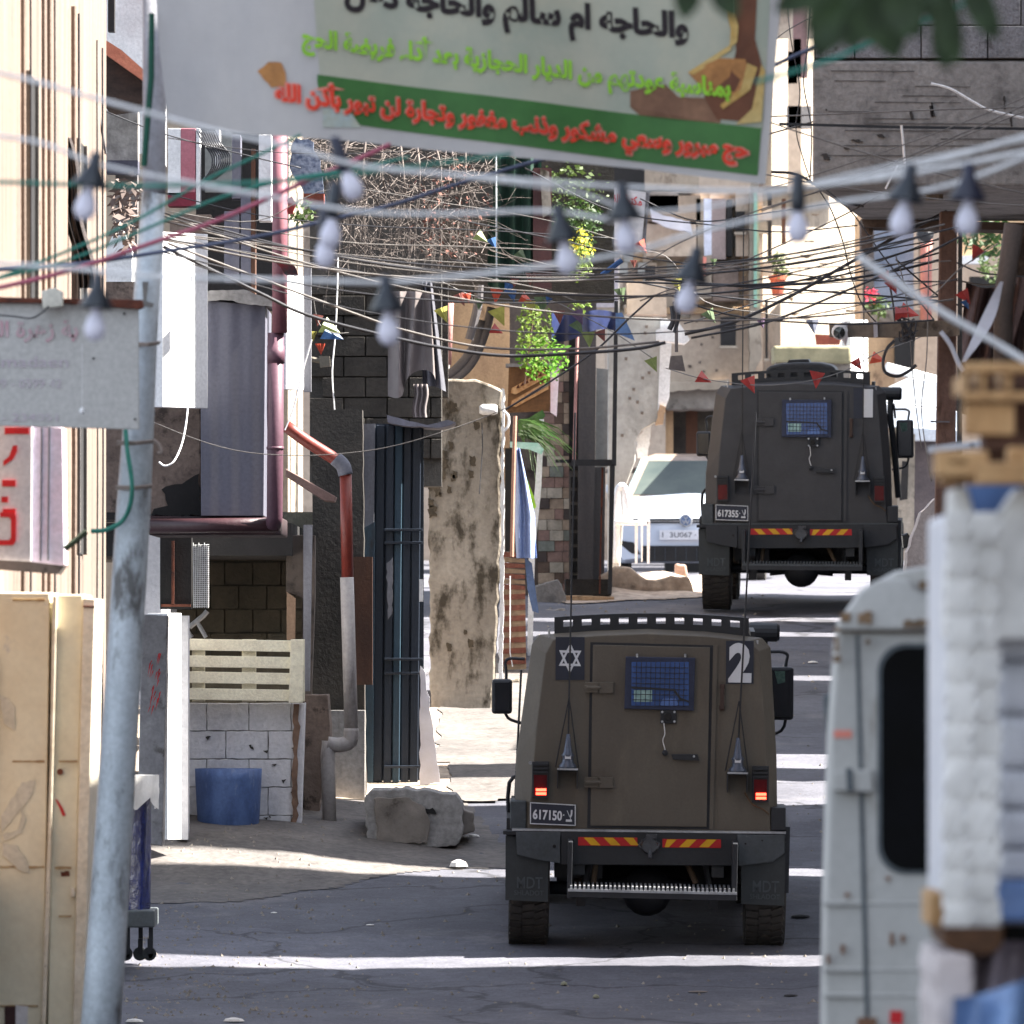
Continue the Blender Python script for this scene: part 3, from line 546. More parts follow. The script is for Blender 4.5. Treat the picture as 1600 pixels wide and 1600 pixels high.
# ------------------------------------------------------------------ left: near sunlit facade
r = empty('house', (-2.8, 50, gz(50)), 'sunlit cream house wall with vertical pipes at the left edge', 'house')
MB().box(-6, -2.52, 42, 56, gz(50)-1, 6).build('wall', plaster_cream, r)
for i, (a, b, z0, z1) in enumerate(((52.1, 52.9, .5, 2.9), (46.7, 47.5, .8, 2.95))):
    f = MB().box(-2.54, -2.512, a, b, z0, z1).build('window', dark_in, r)
    MB().box(-2.53, -2.49, a-.05, a, z0, z1).box(-2.53, -2.49, b, b+.05, z0, z1).build('window_frame', mk('grey_frame', S(120,112,104)), f, bevel=.004)
for y, rad, mt in ((45.9, .014, plaster_cream), (46.6, .006, black_cord), (47.9, .012, plaster_cream), (48.5, .014, plaster_cream), (49.1, .008, grey_cord), (51.2, .016, plaster_cream), (51.8, .007, black_cord), (54.1, .007, grey_cord), (54.8, .006, black_cord)):
    MB().tube([(-2.49, y, -1), (-2.485, y+.04, 1), (-2.49, y+.02, 3.6)], rad, 8).build('pipe', mt, r)
for (a, b, c, d, D0) in ((105, 0, 140, 310, 54.6), (118, 0, 165, 240, 55.4), (30, 0, 62, 200, 50.5), (52, 60, 88, 130, 52)):
    MB().tube([P(a, b, D0), P((a+c)/2+3, (b+d)/2, D0-.1), P(c, d, D0-.2)], .008, 6).build('wire', black_cord if a > 100 else grey_cord, r)
mat_net = mk('black_woven_net', S(60,50,48), S(34,30,30), scale=30, bump=.8, bscale=60)
solo('netting', MB().grid(lambda u, v: P(lerp(84, 112, u)+v*38+4*math.sin(v*9), lerp(215, 450, v), 51.2)+Vector((0, .05*math.sin(u*20), 0)), 12, 24), mat_net, 'dark woven netting hanging down the sunlit cream wall', 'netting')
solo('wall_socket', MB().bx(47, 312, 63, 350, 48, .05), plaster_cream, 'small grey junction plate fixed on the cream wall', 'junction plate', bevel=.004)
# faded signboard, box on its rim
r = empty('signboard', P(110, 670, 41), 'grey faded signboard with pink lettering and rusty top rim left of the pole', 'signboard')
MB().pr([(-80, 472), (216, 474), (217, 671), (-80, 663)], 41, .04).build('board', sign_grey, r, bevel=.003)
MB().pr([(-80, 458), (5, 464), (70, 466), (222, 468), (224, 480), (216, 483), (100, 474), (-80, 472)], 40.96, .1).build('top_rim', rust, r, bevel=.003)
px = lambda a, D: P(a, 0, D).x
pz = lambda b, D: P(0, b, D).z
def txt(s, mt, par, a, b, c, d, D, **k): return letters(s, mt, par, px(a, D), px(c, D), pz(d, D), pz(b, D), D, **k)
txt(arab('ية زهرة المد'), pr_fadered, r, -42, 500, 122, 535, 40.994, bold=.03)
txt('Almadaen', pr_fadepurple, r, -30, 556, 106, 574, 40.994)
txt('0599 - 0599 42', pr_fadepurple, r, -30, 592, 96, 606, 40.994); txt('09 - 234051', pr_fadepurple, r, -30, 646, 90, 658, 40.994)
for (a, b) in ((194, 490), (146, 560), (211, 655)): MB().lathe([(.006, 0), (.005, .006)], P(a, b, 40.99)-Vector((0, .006, 0)), 'y', 8).build('screw', dark_in, r)
solo('junction_box', MB().pr([(64, 455), (84, 449), (97, 455), (97, 478), (67, 482)], 40.85, .1), mk('ivory_plastic', S(222,218,204), bump=0), 'ivory junction box clipped on the rusty rim of the grey signboard', 'junction box', bevel=.004)
solo('wire', MB().tube(spline([P(-30, 490, 40.8), P(20, 494, 40.8), P(48, 497, 40.8), P(66, 488, 40.8), P(76, 478, 40.8)], 5), .004), black_cord, 'short black wire sagging from the ivory box across the faded signboard', 'wire')
solo('dangling_weight', MB().tube([P(128, 536, 40.9), P(128, 640, 40.9)], .0012, 4).lathe([(.002, .02), (.012, .01), (.013, -.004), (.004, -.014)], P(128, 643, 40.9), 'z', 10), pale_cord, 'tiny pale weight on a thread hanging in front of the faded signboard', 'weight')
# lower light box sign
r = empty('light_box_sign', P(40, 895, 43), 'white light box sign with red Arabic letters and lilac side panel', 'sign')
MB().pr([(-70, 664), (50, 664), (49, 878), (-70, 872)], 43, .14).build('face', sign_white, r, bevel=.004)
MB().pr([(50, 664), (98, 668), (101, 882), (84, 890), (56, 884), (49, 878)], 43.02, .3).build('side_panel', sign_pink, r, bevel=.004)
for a in (64, 76): MB().pr([(a, 668), (a+2, 668), (a, 876), (a-2, 876)], 43.012, .006).build('seam', seal, r)
MB().pr([(-70, 872), (49, 878), (100, 884), (90, 897), (40, 893), (-70, 885)], 42.98, .34).build('bottom_tray', mk('dirty_tray', S(140,130,122), stain=S(84,76,70), sscale=8), r)
let = [MB().pr([(7, 668), (45, 668), (45, 678), (7, 678)], 42.994, .004), MB().pr([(20, 696), (27, 696), (26, 706), (20, 718), (5, 728), (5, 720), (14, 713)], 42.994, .004),
       MB().pr([(3, 750), (24, 750), (24, 760), (3, 760)], 42.994, .004), MB().pr([(2, 776), (12, 776), (12, 785), (2, 785)], 42.994, .004), MB().pr([(4, 795), (24, 795), (24, 806), (4, 806)], 42.994, .004),
       MB().pr([(-30, 796), (-10, 796), (-10, 804), (-24, 804), (-24, 830), (-30, 830)], 42.994, .004),
       MB().pr([(0, 800), (22, 800), (25, 806), (25, 845), (20, 852), (-40, 852), (-40, 844), (14, 844), (17, 840), (17, 812), (14, 808), (0, 808)], 42.992, .004)]
for m in let: m.build('red_letter', sign_red, r)
# cream steel cabinet
r = empty('metal_cabinet', (P(60, 1600, 44).x, 44.3, gz(44)), 'cream painted steel cabinet with chipped paint beside the metal pole', 'cabinet')
MB().pr([(-140, 924), (78, 926), (66, 1760), (-140, 1760)], 44, .9).build('door', cream_metal, r, bevel=.006)
MB().pr([(88, 929), (130, 929), (112, 1760), (72, 1760)], 44.02, .9).build('side_panel', cream_metal, r, bevel=.006)
MB().pr([(82, 930), (89, 932), (78, 1420), (66, 1760), (60, 1760), (78, 1200)], 43.97, .06).build('door_edge', cream_edge, r, bevel=.003)
MB().pr([(130, 934), (149, 936), (139, 1300), (126, 1760), (110, 1760), (122, 1300)], 43.98, .9).build('corner_post', cream_edge, r, bevel=.004)
MB().pr([(130, 946), (149, 947), (148, 950), (130, 949)], 43.975, .01).build('corner_seam', rust, r)
rn = random.Random(5)
for a, b, c, d in ((20, 1188, 70, 1190), (0, 1353, 70, 1355), (86, 1354, 112, 1357), (92, 1430, 112, 1432), (20, 936, 70, 938), (0, 1570, 60, 1572), (92, 1188, 122, 1190)):
    MB().pr(jag([(a, b), (c, b), (c, d+1), (a, d+1)], .8, 8, a), 43.996, .004).build('weld_line', mk('cabinet_scuff', S(176,152,112), S(150,120,88), scale=30, bump=0), r)
MB().pr([(8, 1572), (25, 1572), (24, 1640), (8, 1640)], 43.99, .01).build('label_dark', mk('label_brown', S(70,48,48), bump=0), r)
MB().pr([(25, 1570), (44, 1572), (43, 1640), (25, 1640)], 43.99, .01).build('label_white', sign_white, r)
smudge = mk('paint_over_smudge', S(210,204,188), S(198,192,174), scale=14, bump=0)
for q in ([(2, 1276), (34, 1222), (54, 1220), (52, 1238), (30, 1268), (12, 1290), (2, 1300)], [(34, 1262), (41, 1280), (34, 1302), (8, 1314), (4, 1304), (28, 1296), (32, 1282)], [(4, 1316), (28, 1322), (44, 1350), (46, 1364), (28, 1358), (4, 1336)], [(-2, 1084), (14, 1092), (24, 1108), (22, 1142), (6, 1130)]):
    MB().pr(jag(q, 1.5, 6, 3), 43.994, .004).build('paint_smudge', smudge, r)
MB().pr([(86, 1248), (90, 1250), (98, 1262), (103, 1274), (98, 1275), (94, 1264)], 44.014, .004).build('red_mark', sign_red, r)
MB().pr(jag([(95, 1362), (108, 1361), (109, 1369), (96, 1369)], 1, 4, 2), 44.014, .004).build('rust_spot', rust, r)
MB().lathe([(.016, 0), (.014, .01)], P(94, 1206, 44)+Vector((0, 0, 0)), 'y', 10).build('knob', rust, r)
MB().pr([(110, 1386), (117, 1388), (118, 1400), (111, 1402)], 43.98, .03).build('bolt', cream_edge, r, bevel=.003)
# leaning metal pole
r = empty('metal_pole', (P(140, 1720, 42).x, 42, gz(42)), 'tall leaning galvanised pole tied with wire, in front of the garages', 'pole')
pl_ = [P(150, 1720, 42), P(165, 1500, 42), P(187, 1150, 42), P(208, 800, 42), P(226, 500, 42), P(240, 300, 42)]
m = MB(); rads = [.098, .092, .085, .08, .062, .055]; n = 20; rr = []
for c, ra in zip(pl_, rads): rr.append([c+Vector((math.cos(2*math.pi*j/n)*ra, math.sin(2*math.pi*j/n)*ra, 0)) for j in range(n)])
m.loft(rr); m.build('shaft', pole_metal, r, smooth=True)
MB().loft([[P(241, y_, 42)+Vector((math.cos(2*math.pi*j/16)*.055, math.sin(2*math.pi*j/16)*.055, 0)) for j in range(16)] for y_ in (302, 292, -60)]).build('upper_tube', mk('dull_grey_tube', S(150,150,156), S(128,126,130), scale=4, stain=S(96,92,90), sscale=4, sthr=.6), r, smooth=True)
MB().pr([(222, 440), (232, 440), (228, 470), (240, 474), (238, 480), (224, 478)], 41.9, .02).build('clip', grey_cord, r)
for y_, a, b in ((690, 186, 242), (760, 184, 238), (536, 212, 250)):
    MB().tube([P(a-3, y_, 41.93), P((a+b)/2, y_+1, 41.88), P(b, y_-2, 41.93)], .006, 6).tube([P(a-3, y_+4, 41.93), P((a+b)/2, y_+4, 41.88), P(b-2, y_+1, 41.93)], .005, 6).build('wire_tie', mk('dusty_tie', S(150,138,130)), r)
MB().tube(spline([P(241, 689, 41.9), P(248, 694, 41.9), P(252, 706, 41.9), P(246, 708, 41.9)], 4), .007).build('wire_end', mk('dusty_tie', (0,0,0)), r)
solo('cord', MB().tube(spline([P(196, 672, 41.9), P(199, 705, 41.86), P(206, 755, 41.84), P(203, 790, 41.86), P(190, 815, 41.9), P(165, 828, 41.9), P(142, 830, 41.9)], 6), .011), green_cord, 'green cord hanging down the leaning pole and looping left', 'cord')
solo('cord', MB().tube([P(135, 830, 43), P(118, 845, 43), P(101, 858, 43)], .014), mk('dusty_green_cord', S(70,84,66)), 'dusty dark green cord end below the lilac sign panel', 'cord')
solo('white_wire', MB().tube(spline([P(300, 430, 60.9), P(296, 560, 60.9), P(293, 640, 60.8), P(285, 690, 60.7), P(272, 720, 60.6), P(258, 728, 60.6), P(248, 722, 60.6)], 6), .006), pale_cord, 'thin white wire hanging from the sunlit shutter beside the pole', 'wire')
# cart with blue bag behind the pole
r = empty('waste_cart', (P(190, 1500, 58.6).x, 59, gzs(59)), 'grey wheeled waste cart lined with blue bags behind the pole', 'cart')
def rag(u, v, x0, x1, y0, y1, D, dep=.25, a=.012, fr=9):
    an = 2*math.pi*u; cx_ = (x0+x1)/2; c = P(cx_, lerp(y0, y1, v), D)
    rx = (px(x1, D)-px(x0, D))/2; return Vector((c.x+rx*math.cos(an)*(1+a*8*math.sin(an*fr+v*3)), D+dep+dep*math.sin(an), c.z))
MB().grid(lambda u, v: rag(u, v, 140, 232, 1238, 1425, 58.6, .3, .004), 48, 6).build('blue_bag', blue_bag, r, smooth=True)
MB().grid(lambda u, v: rag(u, v, 136, 242, 1212, 1256+10*math.sin(u*40), 58.5, .32, .01, 11), 60, 4).build('white_bag', white_film, r, smooth=True)
MB().bx(138, 1422, 242, 1449, 58.55, .65).build('tray', mk('cart_grey', S(96,102,104), rough=.5), r, bevel=.01)
for a, dy in ((148, 0), (200, 0), (220, .5), (236, 0)):
    p = P(a, 1449, 58.6+dy); MB().box(p.x-.014, p.x+.014, 58.6+dy, 58.63+dy, p.z-.2, p.z).build('leg', army_dark, r)
for a, dy in ((197, 0), (219, .45), (234, 0)):
    p = P(a, 1490, 58.62+dy); wl = MB().lathe([(.03, -.02), (.045, -.018), (.045, .018), (.03, .02)], (p.x, p.y, p.z), 'y', 16).build('castor', rubber, r); MB().box(p.x-.012, p.x+.02, p.y-.03, p.y+.03, p.z, p.z+.1).build('fork', army_dark, wl)
MB().tube([P(206, 1240, 58.4), P(206, 1205, 58.4)], .02, 6).build('brown_stick', pallet_wood, r)
# ------------------------------------------------------------------ left: building with overhanging upper floor
r = empty('house', (P(280, 1400, 62).x, 64, gz(62)), 'shaded house with overhanging tan upper floor and slate metal cladding', 'house')
MB().pr(jag([(140, 560), (313, 560), (314, 806), (140, 800)], 1, 20), 62, 1.6).build('upper_wall', plaster_tan, r, bevel=.01)
MB().pr([(100, 440), (300, 440), (300, 562), (100, 562)], 62.4, 4).build('upper_wall', plaster_tan, r)
MB().pr(jag([(252, 765), (290, 752), (311, 740), (313, 806), (236, 806), (240, 795), (262, 790)], 2.5, 7, 4), 61.99, .02).build('broken_render', dark_in, r)
MB().pr([(313, 468), (415, 478), (412, 806), (314, 806)], 61.8, 1.5).build('slate_cladding', slate_metal, r, bevel=.004)
MB().pr(jag([(312, 455), (380, 452), (428, 468), (428, 480), (400, 476), (345, 468), (312, 472)], 1.5, 8), 61.75, .5).build('broken_ledge', concrete, r)
MB().pr([(232, 806), (440, 808), (440, 836), (232, 836)], 61.9, 1.6).build('lintel_beam', mk('maroon_black_beam', S(60,40,42), S(44,36,38), scale=4), r, bevel=.01)
MB().pr([(140, 800), (232, 802), (232, 812), (140, 812)], 62, 1.5).build('lintel_beam', dark_in, r)
MB().box(-5, -1.62, 66.3, 72.2, .62, .86).build('shade_slab', dark_in, r)  # ceiling slab added to keep sky light out of the recess
# upper balcony pieces
bz = [(262, 200, 282, 305, whitewash, 'wall_panel'), (282, 200, 305, 300, mk('dusty_pink_panel', S(176,112,122), S(160,96,106)), 'pink_panel'), (306, 200, 312, 320, whitewash, 'wall_panel'),
      (336, 200, 343, 270, whitewash, 'window_bar'), (404, 210, 424, 345, whitewash, 'white_post'), (262, 300, 306, 322, mk('maroon_paint', S(120,40,56)), 'maroon_panel'),
      (265, 335, 330, 362, plaster_tan, 'balcony_slab'), (350, 330, 374, 440, slate_metal, 'shutter_leaf'), (376, 300, 392, 440, slate_metal, 'shutter_leaf'), (362, 210, 376, 310, slate_metal, 'shutter_leaf'), (392, 232, 399, 470, brown_board, 'window_jamb')]
for a, b, c, d, mt, nm in bz: MB().bx(a, b, c, d, 62.1, .25).build(nm, mt, r, bevel=.004)
MB().bx(306, 195, 440, 470, 63.2, 2).build('dark_opening', dark_in, r)
MB().bx(320, 205, 362, 300, 62.9, .05).build('pane', mk('grey_pane', S(130,132,128)), r)
# white shutters in the sun (rotated boxes)
def turned(a, b, c, d, D, ang, mt, nm, lab, cat, th=.12, slats=0):
    w_ = (px(c, D)-px(a, D))/math.cos(R(ang)); p = P(a, b, D); h = p.z-pz(d, D)
    rt = empty(nm, (p.x, D, p.z-h), lab, cat); rt.rotation_euler = (0, 0, R(ang))
    MB().prism([(0, 0), (w_, 0), (w_, h), (0, h)], 0, th).build('panel', mt, rt, local=True, bevel=.004)
    for i in range(slats):
        z = h*(i+.5)/slats; MB().box(w_*.06, w_*.94, -.012, 0, z-h*.3/slats, z+h*.3/slats).build('slat', mt, rt, local=True)
    return rt
turned(254, 362, 322, 636, 61.2, 50, white_metal, 'shutter', 'large white sunlit metal shutter panel beside the pole', 'shutter')
turned(447, 430, 474, 608, 62.3, 55, white_metal, 'shutter', 'narrow white sunlit metal shutter beside the plum downpipe', 'shutter')
MB().bx(474, 410, 486, 612, 62.6, .1).build('jamb', grey_board, r)
# downpipes
solo('downpipe', MB().tube([P(437, 200, 61.5), P(437, 520, 61.5)], .052, 12), pink_pipe, 'dusty pink downpipe on the upper left house', 'downpipe', smooth=True)
solo('downpipe', MB().tube([P(431, 520, 61.52), P(430, 700, 61.52), P(429, 808, 61.55), P(427, 820, 61.6)], .056, 12).lathe([(.06, -.01), (.06, .01)], P(430, 700, 61.52), 'z', 12).lathe([(.06, -.12), (.06, 0)], P(431, 540, 61.52), 'z', 12), plum_pipe, 'plum coloured downpipe beside the slate cladding', 'downpipe', smooth=True)
solo('waste_pipe', MB().tube([P(232, 822, 61.8), P(436, 820, 61.6)], .05, 12), mk('black_maroon_pipe', S(64,40,44), rough=.4), 'dark horizontal pipe under the overhanging floor', 'pipe', smooth=True)
r = empty('drainpipe', P(543, 1285, 66.4), 'drainpipe, rust red above and dirty white below, left of the teal door', 'drainpipe')
MB().tube(spline([P(446, 665, 66.2), P(480, 690, 66.2), P(515, 712, 66.2), P(530, 722, 66.2)], 3), .046, 12).build('red_section', red_pipe, r, smooth=True)
MB().tube(spline([P(524, 716, 66.2), P(536, 728, 66.2), P(540, 742, 66.2)], 4), .055, 12).build('elbow', mk('grey_elbow', S(118,120,130), S(96,96,106), scale=6), r, smooth=True)
MB().tube([P(540, 738, 66.2), P(543, 905, 66.2)], .044, 12).build('red_section', red_pipe, r, smooth=True)
MB().tube([P(542, 902, 66.18), P(546, 1040, 66.18), P(549, 1140, 66.18)], .05, 12).build('white_section', white_pipe, r, smooth=True)
MB().tube(spline([P(549, 1138, 66.18), P(547, 1158, 66.18), P(530, 1164, 66.18), P(512, 1162, 66.18)], 4), .056, 12).build('trap', white_pipe, r, smooth=True)
MB().tube([P(514, 1158, 66.18), P(512, 1180, 66.18), P(515, 1285, 66.1)], .053, 12).build('lower_section', white_pipe, r, smooth=True)
# garages recess: back walls, pillars
r = empty('garage', (P(400, 1320, 68).x, 68, gz(68)+.2), 'dark block garage recess under the overhanging floor', 'garage')
rb = MB(); solo_blocks = []
MB().bx(225, 800, 520, 1330, 70, .3).build('back_wall', mk('lime_mortar', S(100,96,84), S(84,80,70), bump=.5), r)
for row in range(9):
    y = 842+row*37; off = 22 if row % 2 else 0
    for k in range(6):
        a = 262+off+k*44-20
        if a < 480 and y < 1010: MB().bx(max(a, 245), y, a+42, y+35, 69.95+rn.uniform(0, .02), .1).build('block', shop_block, r)
MB().bx(225, 800, 252, 1320, 64.6, 3).build('side_wall', block_white, r)
MB().bx(250, 838, 300, 952, 64.2, .08).build('window', dark_in, r, bevel=.004)
MB().bx(268, 845, 272, 945, 64.15, .03).bx(252, 944, 298, 948, 64.15, .03).build('window_bar', rust, r)
MB().pr([(447, 836), (492, 836), (492, 930), (478, 1320), (470, 1320), (472, 935), (447, 925)], 66.6, .3).build('post', mk('post_render', S(106,96,88), S(84,76,70), scale=5, stain=S(60,54,50), sscale=5), r, bevel=.006)
MB().pr([(474, 820), (488, 820), (484, 1080), (474, 1080)], 66.3, .12).build('trim', grey_board, r)
MB().pr([(448, 925), (462, 935), (461, 1000), (448, 1000)], 66.5, .08).build('splintered_wood', mk('bare_timber', S(170,142,118), S(140,116,96), streak=6), r)
MB().pr(jag([(476, 1085), (512, 1085), (516, 1150), (490, 1322), (474, 1322)], 1.5, 14), 66.5, .8).build('lower_pier', plaster_tan, r, bevel=.01)
MB().pr(jag([(488, 640), (566, 640), (572, 1290), (488, 1290)], 1, 20), 68.8, .5).build('shade_darkened_wall', block_dark, r)
MB().pr([(446, 732), (525, 776), (522, 784), (505, 782), (446, 744)], 66.9, .5).build('canopy_board', mk('dusty_canopy', S(128,104,98)), r, bevel=.005)
MB().bx(552, 870, 582, 1070, 68.6, .1).build('brown_panel', brown_board, r)
MB().bx(500, 1110, 570, 1300, 68.4, .3).build('low_wall', concrete, r)
# white sunlit pillar and red graffiti wall left of parapet
solo('wall', MB().pr([(222, 960), (262, 962), (254, 1322), (214, 1316)], 63.3, .4), mk('shade_greyed_white_wall', S(158,156,156), S(130,128,130), stain=S(96,92,90), sscale=5, sthr=.56, bump=.4), 'shaded white wall with red scribbles behind the leaning pole', 'wall', bevel=.008)  # white wall greyed in its colour because it stands in shade
gm = MB()
for i in range(22):
    a = rn.uniform(233, 250); b = rn.uniform(1020, 1110); gm.add([P(a, b, 63.28), P(a+2.5, b-2, 63.28), P(a+1-4, b+rn.uniform(8, 22), 63.28)], [(0, 1, 2)])
gw = solo('graffiti', gm, sign_red, 'faded red scribbled graffiti on the white wall behind the pole', 'graffiti', kind='stuff')
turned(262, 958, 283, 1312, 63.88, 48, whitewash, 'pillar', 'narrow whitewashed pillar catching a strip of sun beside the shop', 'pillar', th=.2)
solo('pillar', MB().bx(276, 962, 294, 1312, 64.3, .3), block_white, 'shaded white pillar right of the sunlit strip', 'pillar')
# wire mesh crate in the light, white chair behind
r = empty('wire_shelf', P(314, 952, 64), 'sunlit white wire mesh basket hanging in the dark shop window', 'wire basket')
m = MB()
for i in range(9): m.tube([P(302+i*2.9, 848+3*(i % 3), 64.0), P(303+i*2.8, 950, 64.0)], .0028, 4)
for i in range(32): m.tube([P(302, 852+i*3.1, 64.0), P(327, 851+i*3.1, 64.0)], .0022, 4)
m.build('wire_mesh', white_metal, r, kind='stuff')
solo('plastic_chair', MB().tube([P(296, 980, 68.6), P(318, 962, 68.6), P(324, 955, 68.6)], .02, 6).tube([P(306, 968, 68.6), P(322, 996, 68.6)], .016, 6).tube([P(292, 985, 68.6), P(300, 996, 68.6)], .016, 6), chair_white, 'folded white plastic chair behind the cream pallet', 'chair')
# parapet of whitewashed blocks
r = empty('low_wall', P(382, 1315, 65.6), 'whitewashed block parapet with the cream pallet on top', 'low wall')
MB().pr([(288, 1100), (472, 1100), (462, 1318), (284, 1300)], 65.62, .4).build('core', mk('pale_joint', S(160,156,154), S(130,126,124), bump=.4), r)
rn = random.Random(3); y = 1098
for row in range(5):
    a = 287+(0 if row % 2 else -30); h_ = 44
    while a < 470:
        c = min(a+66, 468-row*1.2)
        if c-max(a, 287) > 8: MB().pr(jag([(max(a, 287)+.6, y+.7), (c-.6, y+.7), (c-.6, y+h_-.7), (max(a, 287)+.6, y+h_-.7)], .7, 9, int(a+row)), 65.6+rn.uniform(-.006, .006), .12).build('block', block_white, r, bevel=.004)
        a += 66
    y += h_
MB().pr(jag([(459, 1100), (468, 1100), (464, 1310), (456, 1310)], 2.2, 9, 8), 65.57, .05).build('crumbling_edge', mk('bare_brown_edge', S(140,112,94), S(96,74,62), scale=20), r)
MB().pr([(467, 1100), (477, 1098), (470, 1312), (462, 1314)], 65.6, .3).build('corner_strip', block_white, r, bevel=.004)
for i in range(14):
    a = rn.uniform(300, 455); b = rn.uniform(1110, 1300); MB().pr(jag([(a, b), (a+rn.uniform(3, 9), b-1), (a+rn.uniform(2, 6), b+rn.uniform(2, 7))], 1, 3, i), 65.585, .01).build('chip', mortar, r)
r = empty('pallet', P(382, 1098, 65.5), 'cream painted wooden pallet lying on its side on the low wall', 'pallet')
for i, y in enumerate((998, 1024, 1049, 1075)):
    MB().pr([(290, y), (473-i*.8, y+3), (473-i*.8, y+21), (290, y+18)], 65.42, .03).build('slat', pallet_cream, r, bevel=.003)
for a, c in ((300, 320), (378, 400), (455, 476)): MB().bx(a, 999, c, 1096, 65.46, .1).build('bearer', pallet_cream, r, bevel=.003)
MB().pr([(454, 999), (476, 1000), (473, 1098), (451, 1098)], 65.39, .03).build('end_board', pallet_cream, r, bevel=.003)
MB().pr([(289, 995), (293, 995), (292, 1090), (288, 1090)], 65.4, .12).build('rusty_angle', rust, r)
# blue barrel on the ledge
pb = P(355, 1297, 65.05)
m = MB(); s_ = 65.05/F
m.lathe([(46*s_, 0), (48*s_, .02), (50*s_, .18), (52*s_, .36), (52.5*s_, .44), (50*s_, .44), (46*s_, .05)], (pb.x, 65.35, pb.z), 'z', 28)
solo('barrel', m, blue_barrel, 'cut down blue plastic barrel standing under the pallet wall', 'barrel', smooth=True)
# lump of rendered concrete
r = empty('rubble_lump', P(650, 1325, 65.2), 'rough rendered concrete stub beside the road, under the teal door', 'concrete stub')
MB().pr(jag([(570, 1245), (580, 1234), (640, 1233), (712, 1241), (722, 1255), (724, 1300), (712, 1322), (640, 1327), (590, 1324), (574, 1310)], 2.2, 7, 11), 65.2, 1.0).build('stub', concrete, r, bevel=.012)
MB().pr(jag([(584, 1247), (640, 1246), (664, 1262), (672, 1284), (668, 1318), (590, 1316)], 1.6, 7, 4), 65.17, .05).build('render_layer', concrete_lt, r, bevel=.006)
MB().pr(jag([(626, 1254), (650, 1266), (676, 1262), (682, 1272), (644, 1274)], 1.5, 5, 2), 65.19, .02).build('broken_hole', dark_in, r)
MB().pr(jag([(714, 1260), (740, 1270), (741, 1300), (722, 1306)], 2, 7, 5), 65.5, .5).build('loose_piece', concrete_lt, r, bevel=.02)
# teal door
r = empty('metal_door', (P(612, 1225, 69.5).x, 69.5, gz(69.5)), 'tall teal and dark blue ribbed metal gate in the shade', 'gate')
MB().bx(578, 662, 662, 1222, 69.75, .1).build('backing', navy_paint, r)
for a, c, mt in ((566, 584, teal_paint), (586, 600, navy_paint), (602, 614, navy_paint), (616, 627, teal_paint), (629, 641, navy_paint), (643, 656, navy_paint)):
    MB().pr([(a+2, 664), (c+2, 664), (c-3, 1222), (a-3, 1222)], 69.6+.03*((a//7) % 2), .08).build('rib', mt, r, bevel=.006)
for y in (826, 846, 1028, 1050, 1196):
    MB().bx(600, y, 660, y+4, 69.55, .04).build('cross_rail', navy_paint, r, bevel=.003)
MB().pr([(564, 662), (586, 662), (583, 905), (572, 905), (566, 880), (558, 874), (560, 840)], 69.3, .06).build('painted_board', grey_board, r)
MB().pr([(560, 830), (586, 815), (583, 1222), (575, 1222), (576, 905), (558, 874)], 69.28, .02).build('teal_board', teal_paint, r)
MB().bx(655, 905, 661, 940, 69.5, .03).build('torn_paper', white_metal, r)
MB().pr(jag([(604, 880), (614, 870), (612, 960), (606, 968)], 1.5, 7), 69.54, .01).build('worn_patch', grey_board, r)
solo('ledge', MB().pr(jag([(604, 648), (640, 658), (668, 664), (700, 656), (712, 660), (690, 668), (640, 666), (606, 660)], 1, 8), 69.2, .8), mk('torn_sheet', S(126,124,134), S(100,98,106)), 'bent metal sheet ledge above the teal gate', 'sheet')
# block wall above the recess
r = empty('block_wall', P(560, 700, 72), 'dark grey block wall in shade above the teal gate', 'wall')
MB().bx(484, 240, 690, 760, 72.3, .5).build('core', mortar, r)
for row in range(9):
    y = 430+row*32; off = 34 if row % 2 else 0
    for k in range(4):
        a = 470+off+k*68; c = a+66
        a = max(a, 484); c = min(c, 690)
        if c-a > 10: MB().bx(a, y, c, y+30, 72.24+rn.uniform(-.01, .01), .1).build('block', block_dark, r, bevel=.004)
solo('flood_lamp', MB().pr([(498, 556), (515, 556), (516, 572), (500, 574)], 71.9, .1).tube([P(484, 560, 72), P(500, 564, 72)], .02), mk('dull_lamp_body', S(108,102,92)), 'small old flood lamp on the dark block wall', 'lamp')
# hanging grey tarps
tp = MB().grid(lambda u, v: P(lerp(606, 672, u)+6*math.sin(u*9)*v+lerp(0, 6, v)*u, lerp(455, 600+22*math.sin(u*5+1), v), 69.6+.05*math.sin(u*17+v*2)), 40, 12)
solo('tarpaulin', tp, tarp_grey, 'folded grey tarpaulin hanging above the teal gate', 'tarpaulin', smooth=True)
solo('tarpaulin', MB().grid(lambda u, v: P(lerp(660, 675, u)+lerp(0, 22, u)*v, lerp(440, 608-5*math.sin(u*4), v), 69.9+.05*math.sin(u*14)), 24, 12), mk('dark_tarpaulin', S(84,84,90), S(66,66,74), streak=5), 'darker grey tarpaulin narrow fold beside the beige wall', 'tarpaulin', smooth=True)
solo('tarpaulin', MB().grid(lambda u, v: P(lerp(646, 668, u)+2*math.sin(v*6), lerp(600, 652, v), 69.5+.03*math.sin(u*20)), 16, 6), tarp_grey, 'small pale rag of tarpaulin just over the sheet ledge', 'tarpaulin', smooth=True)
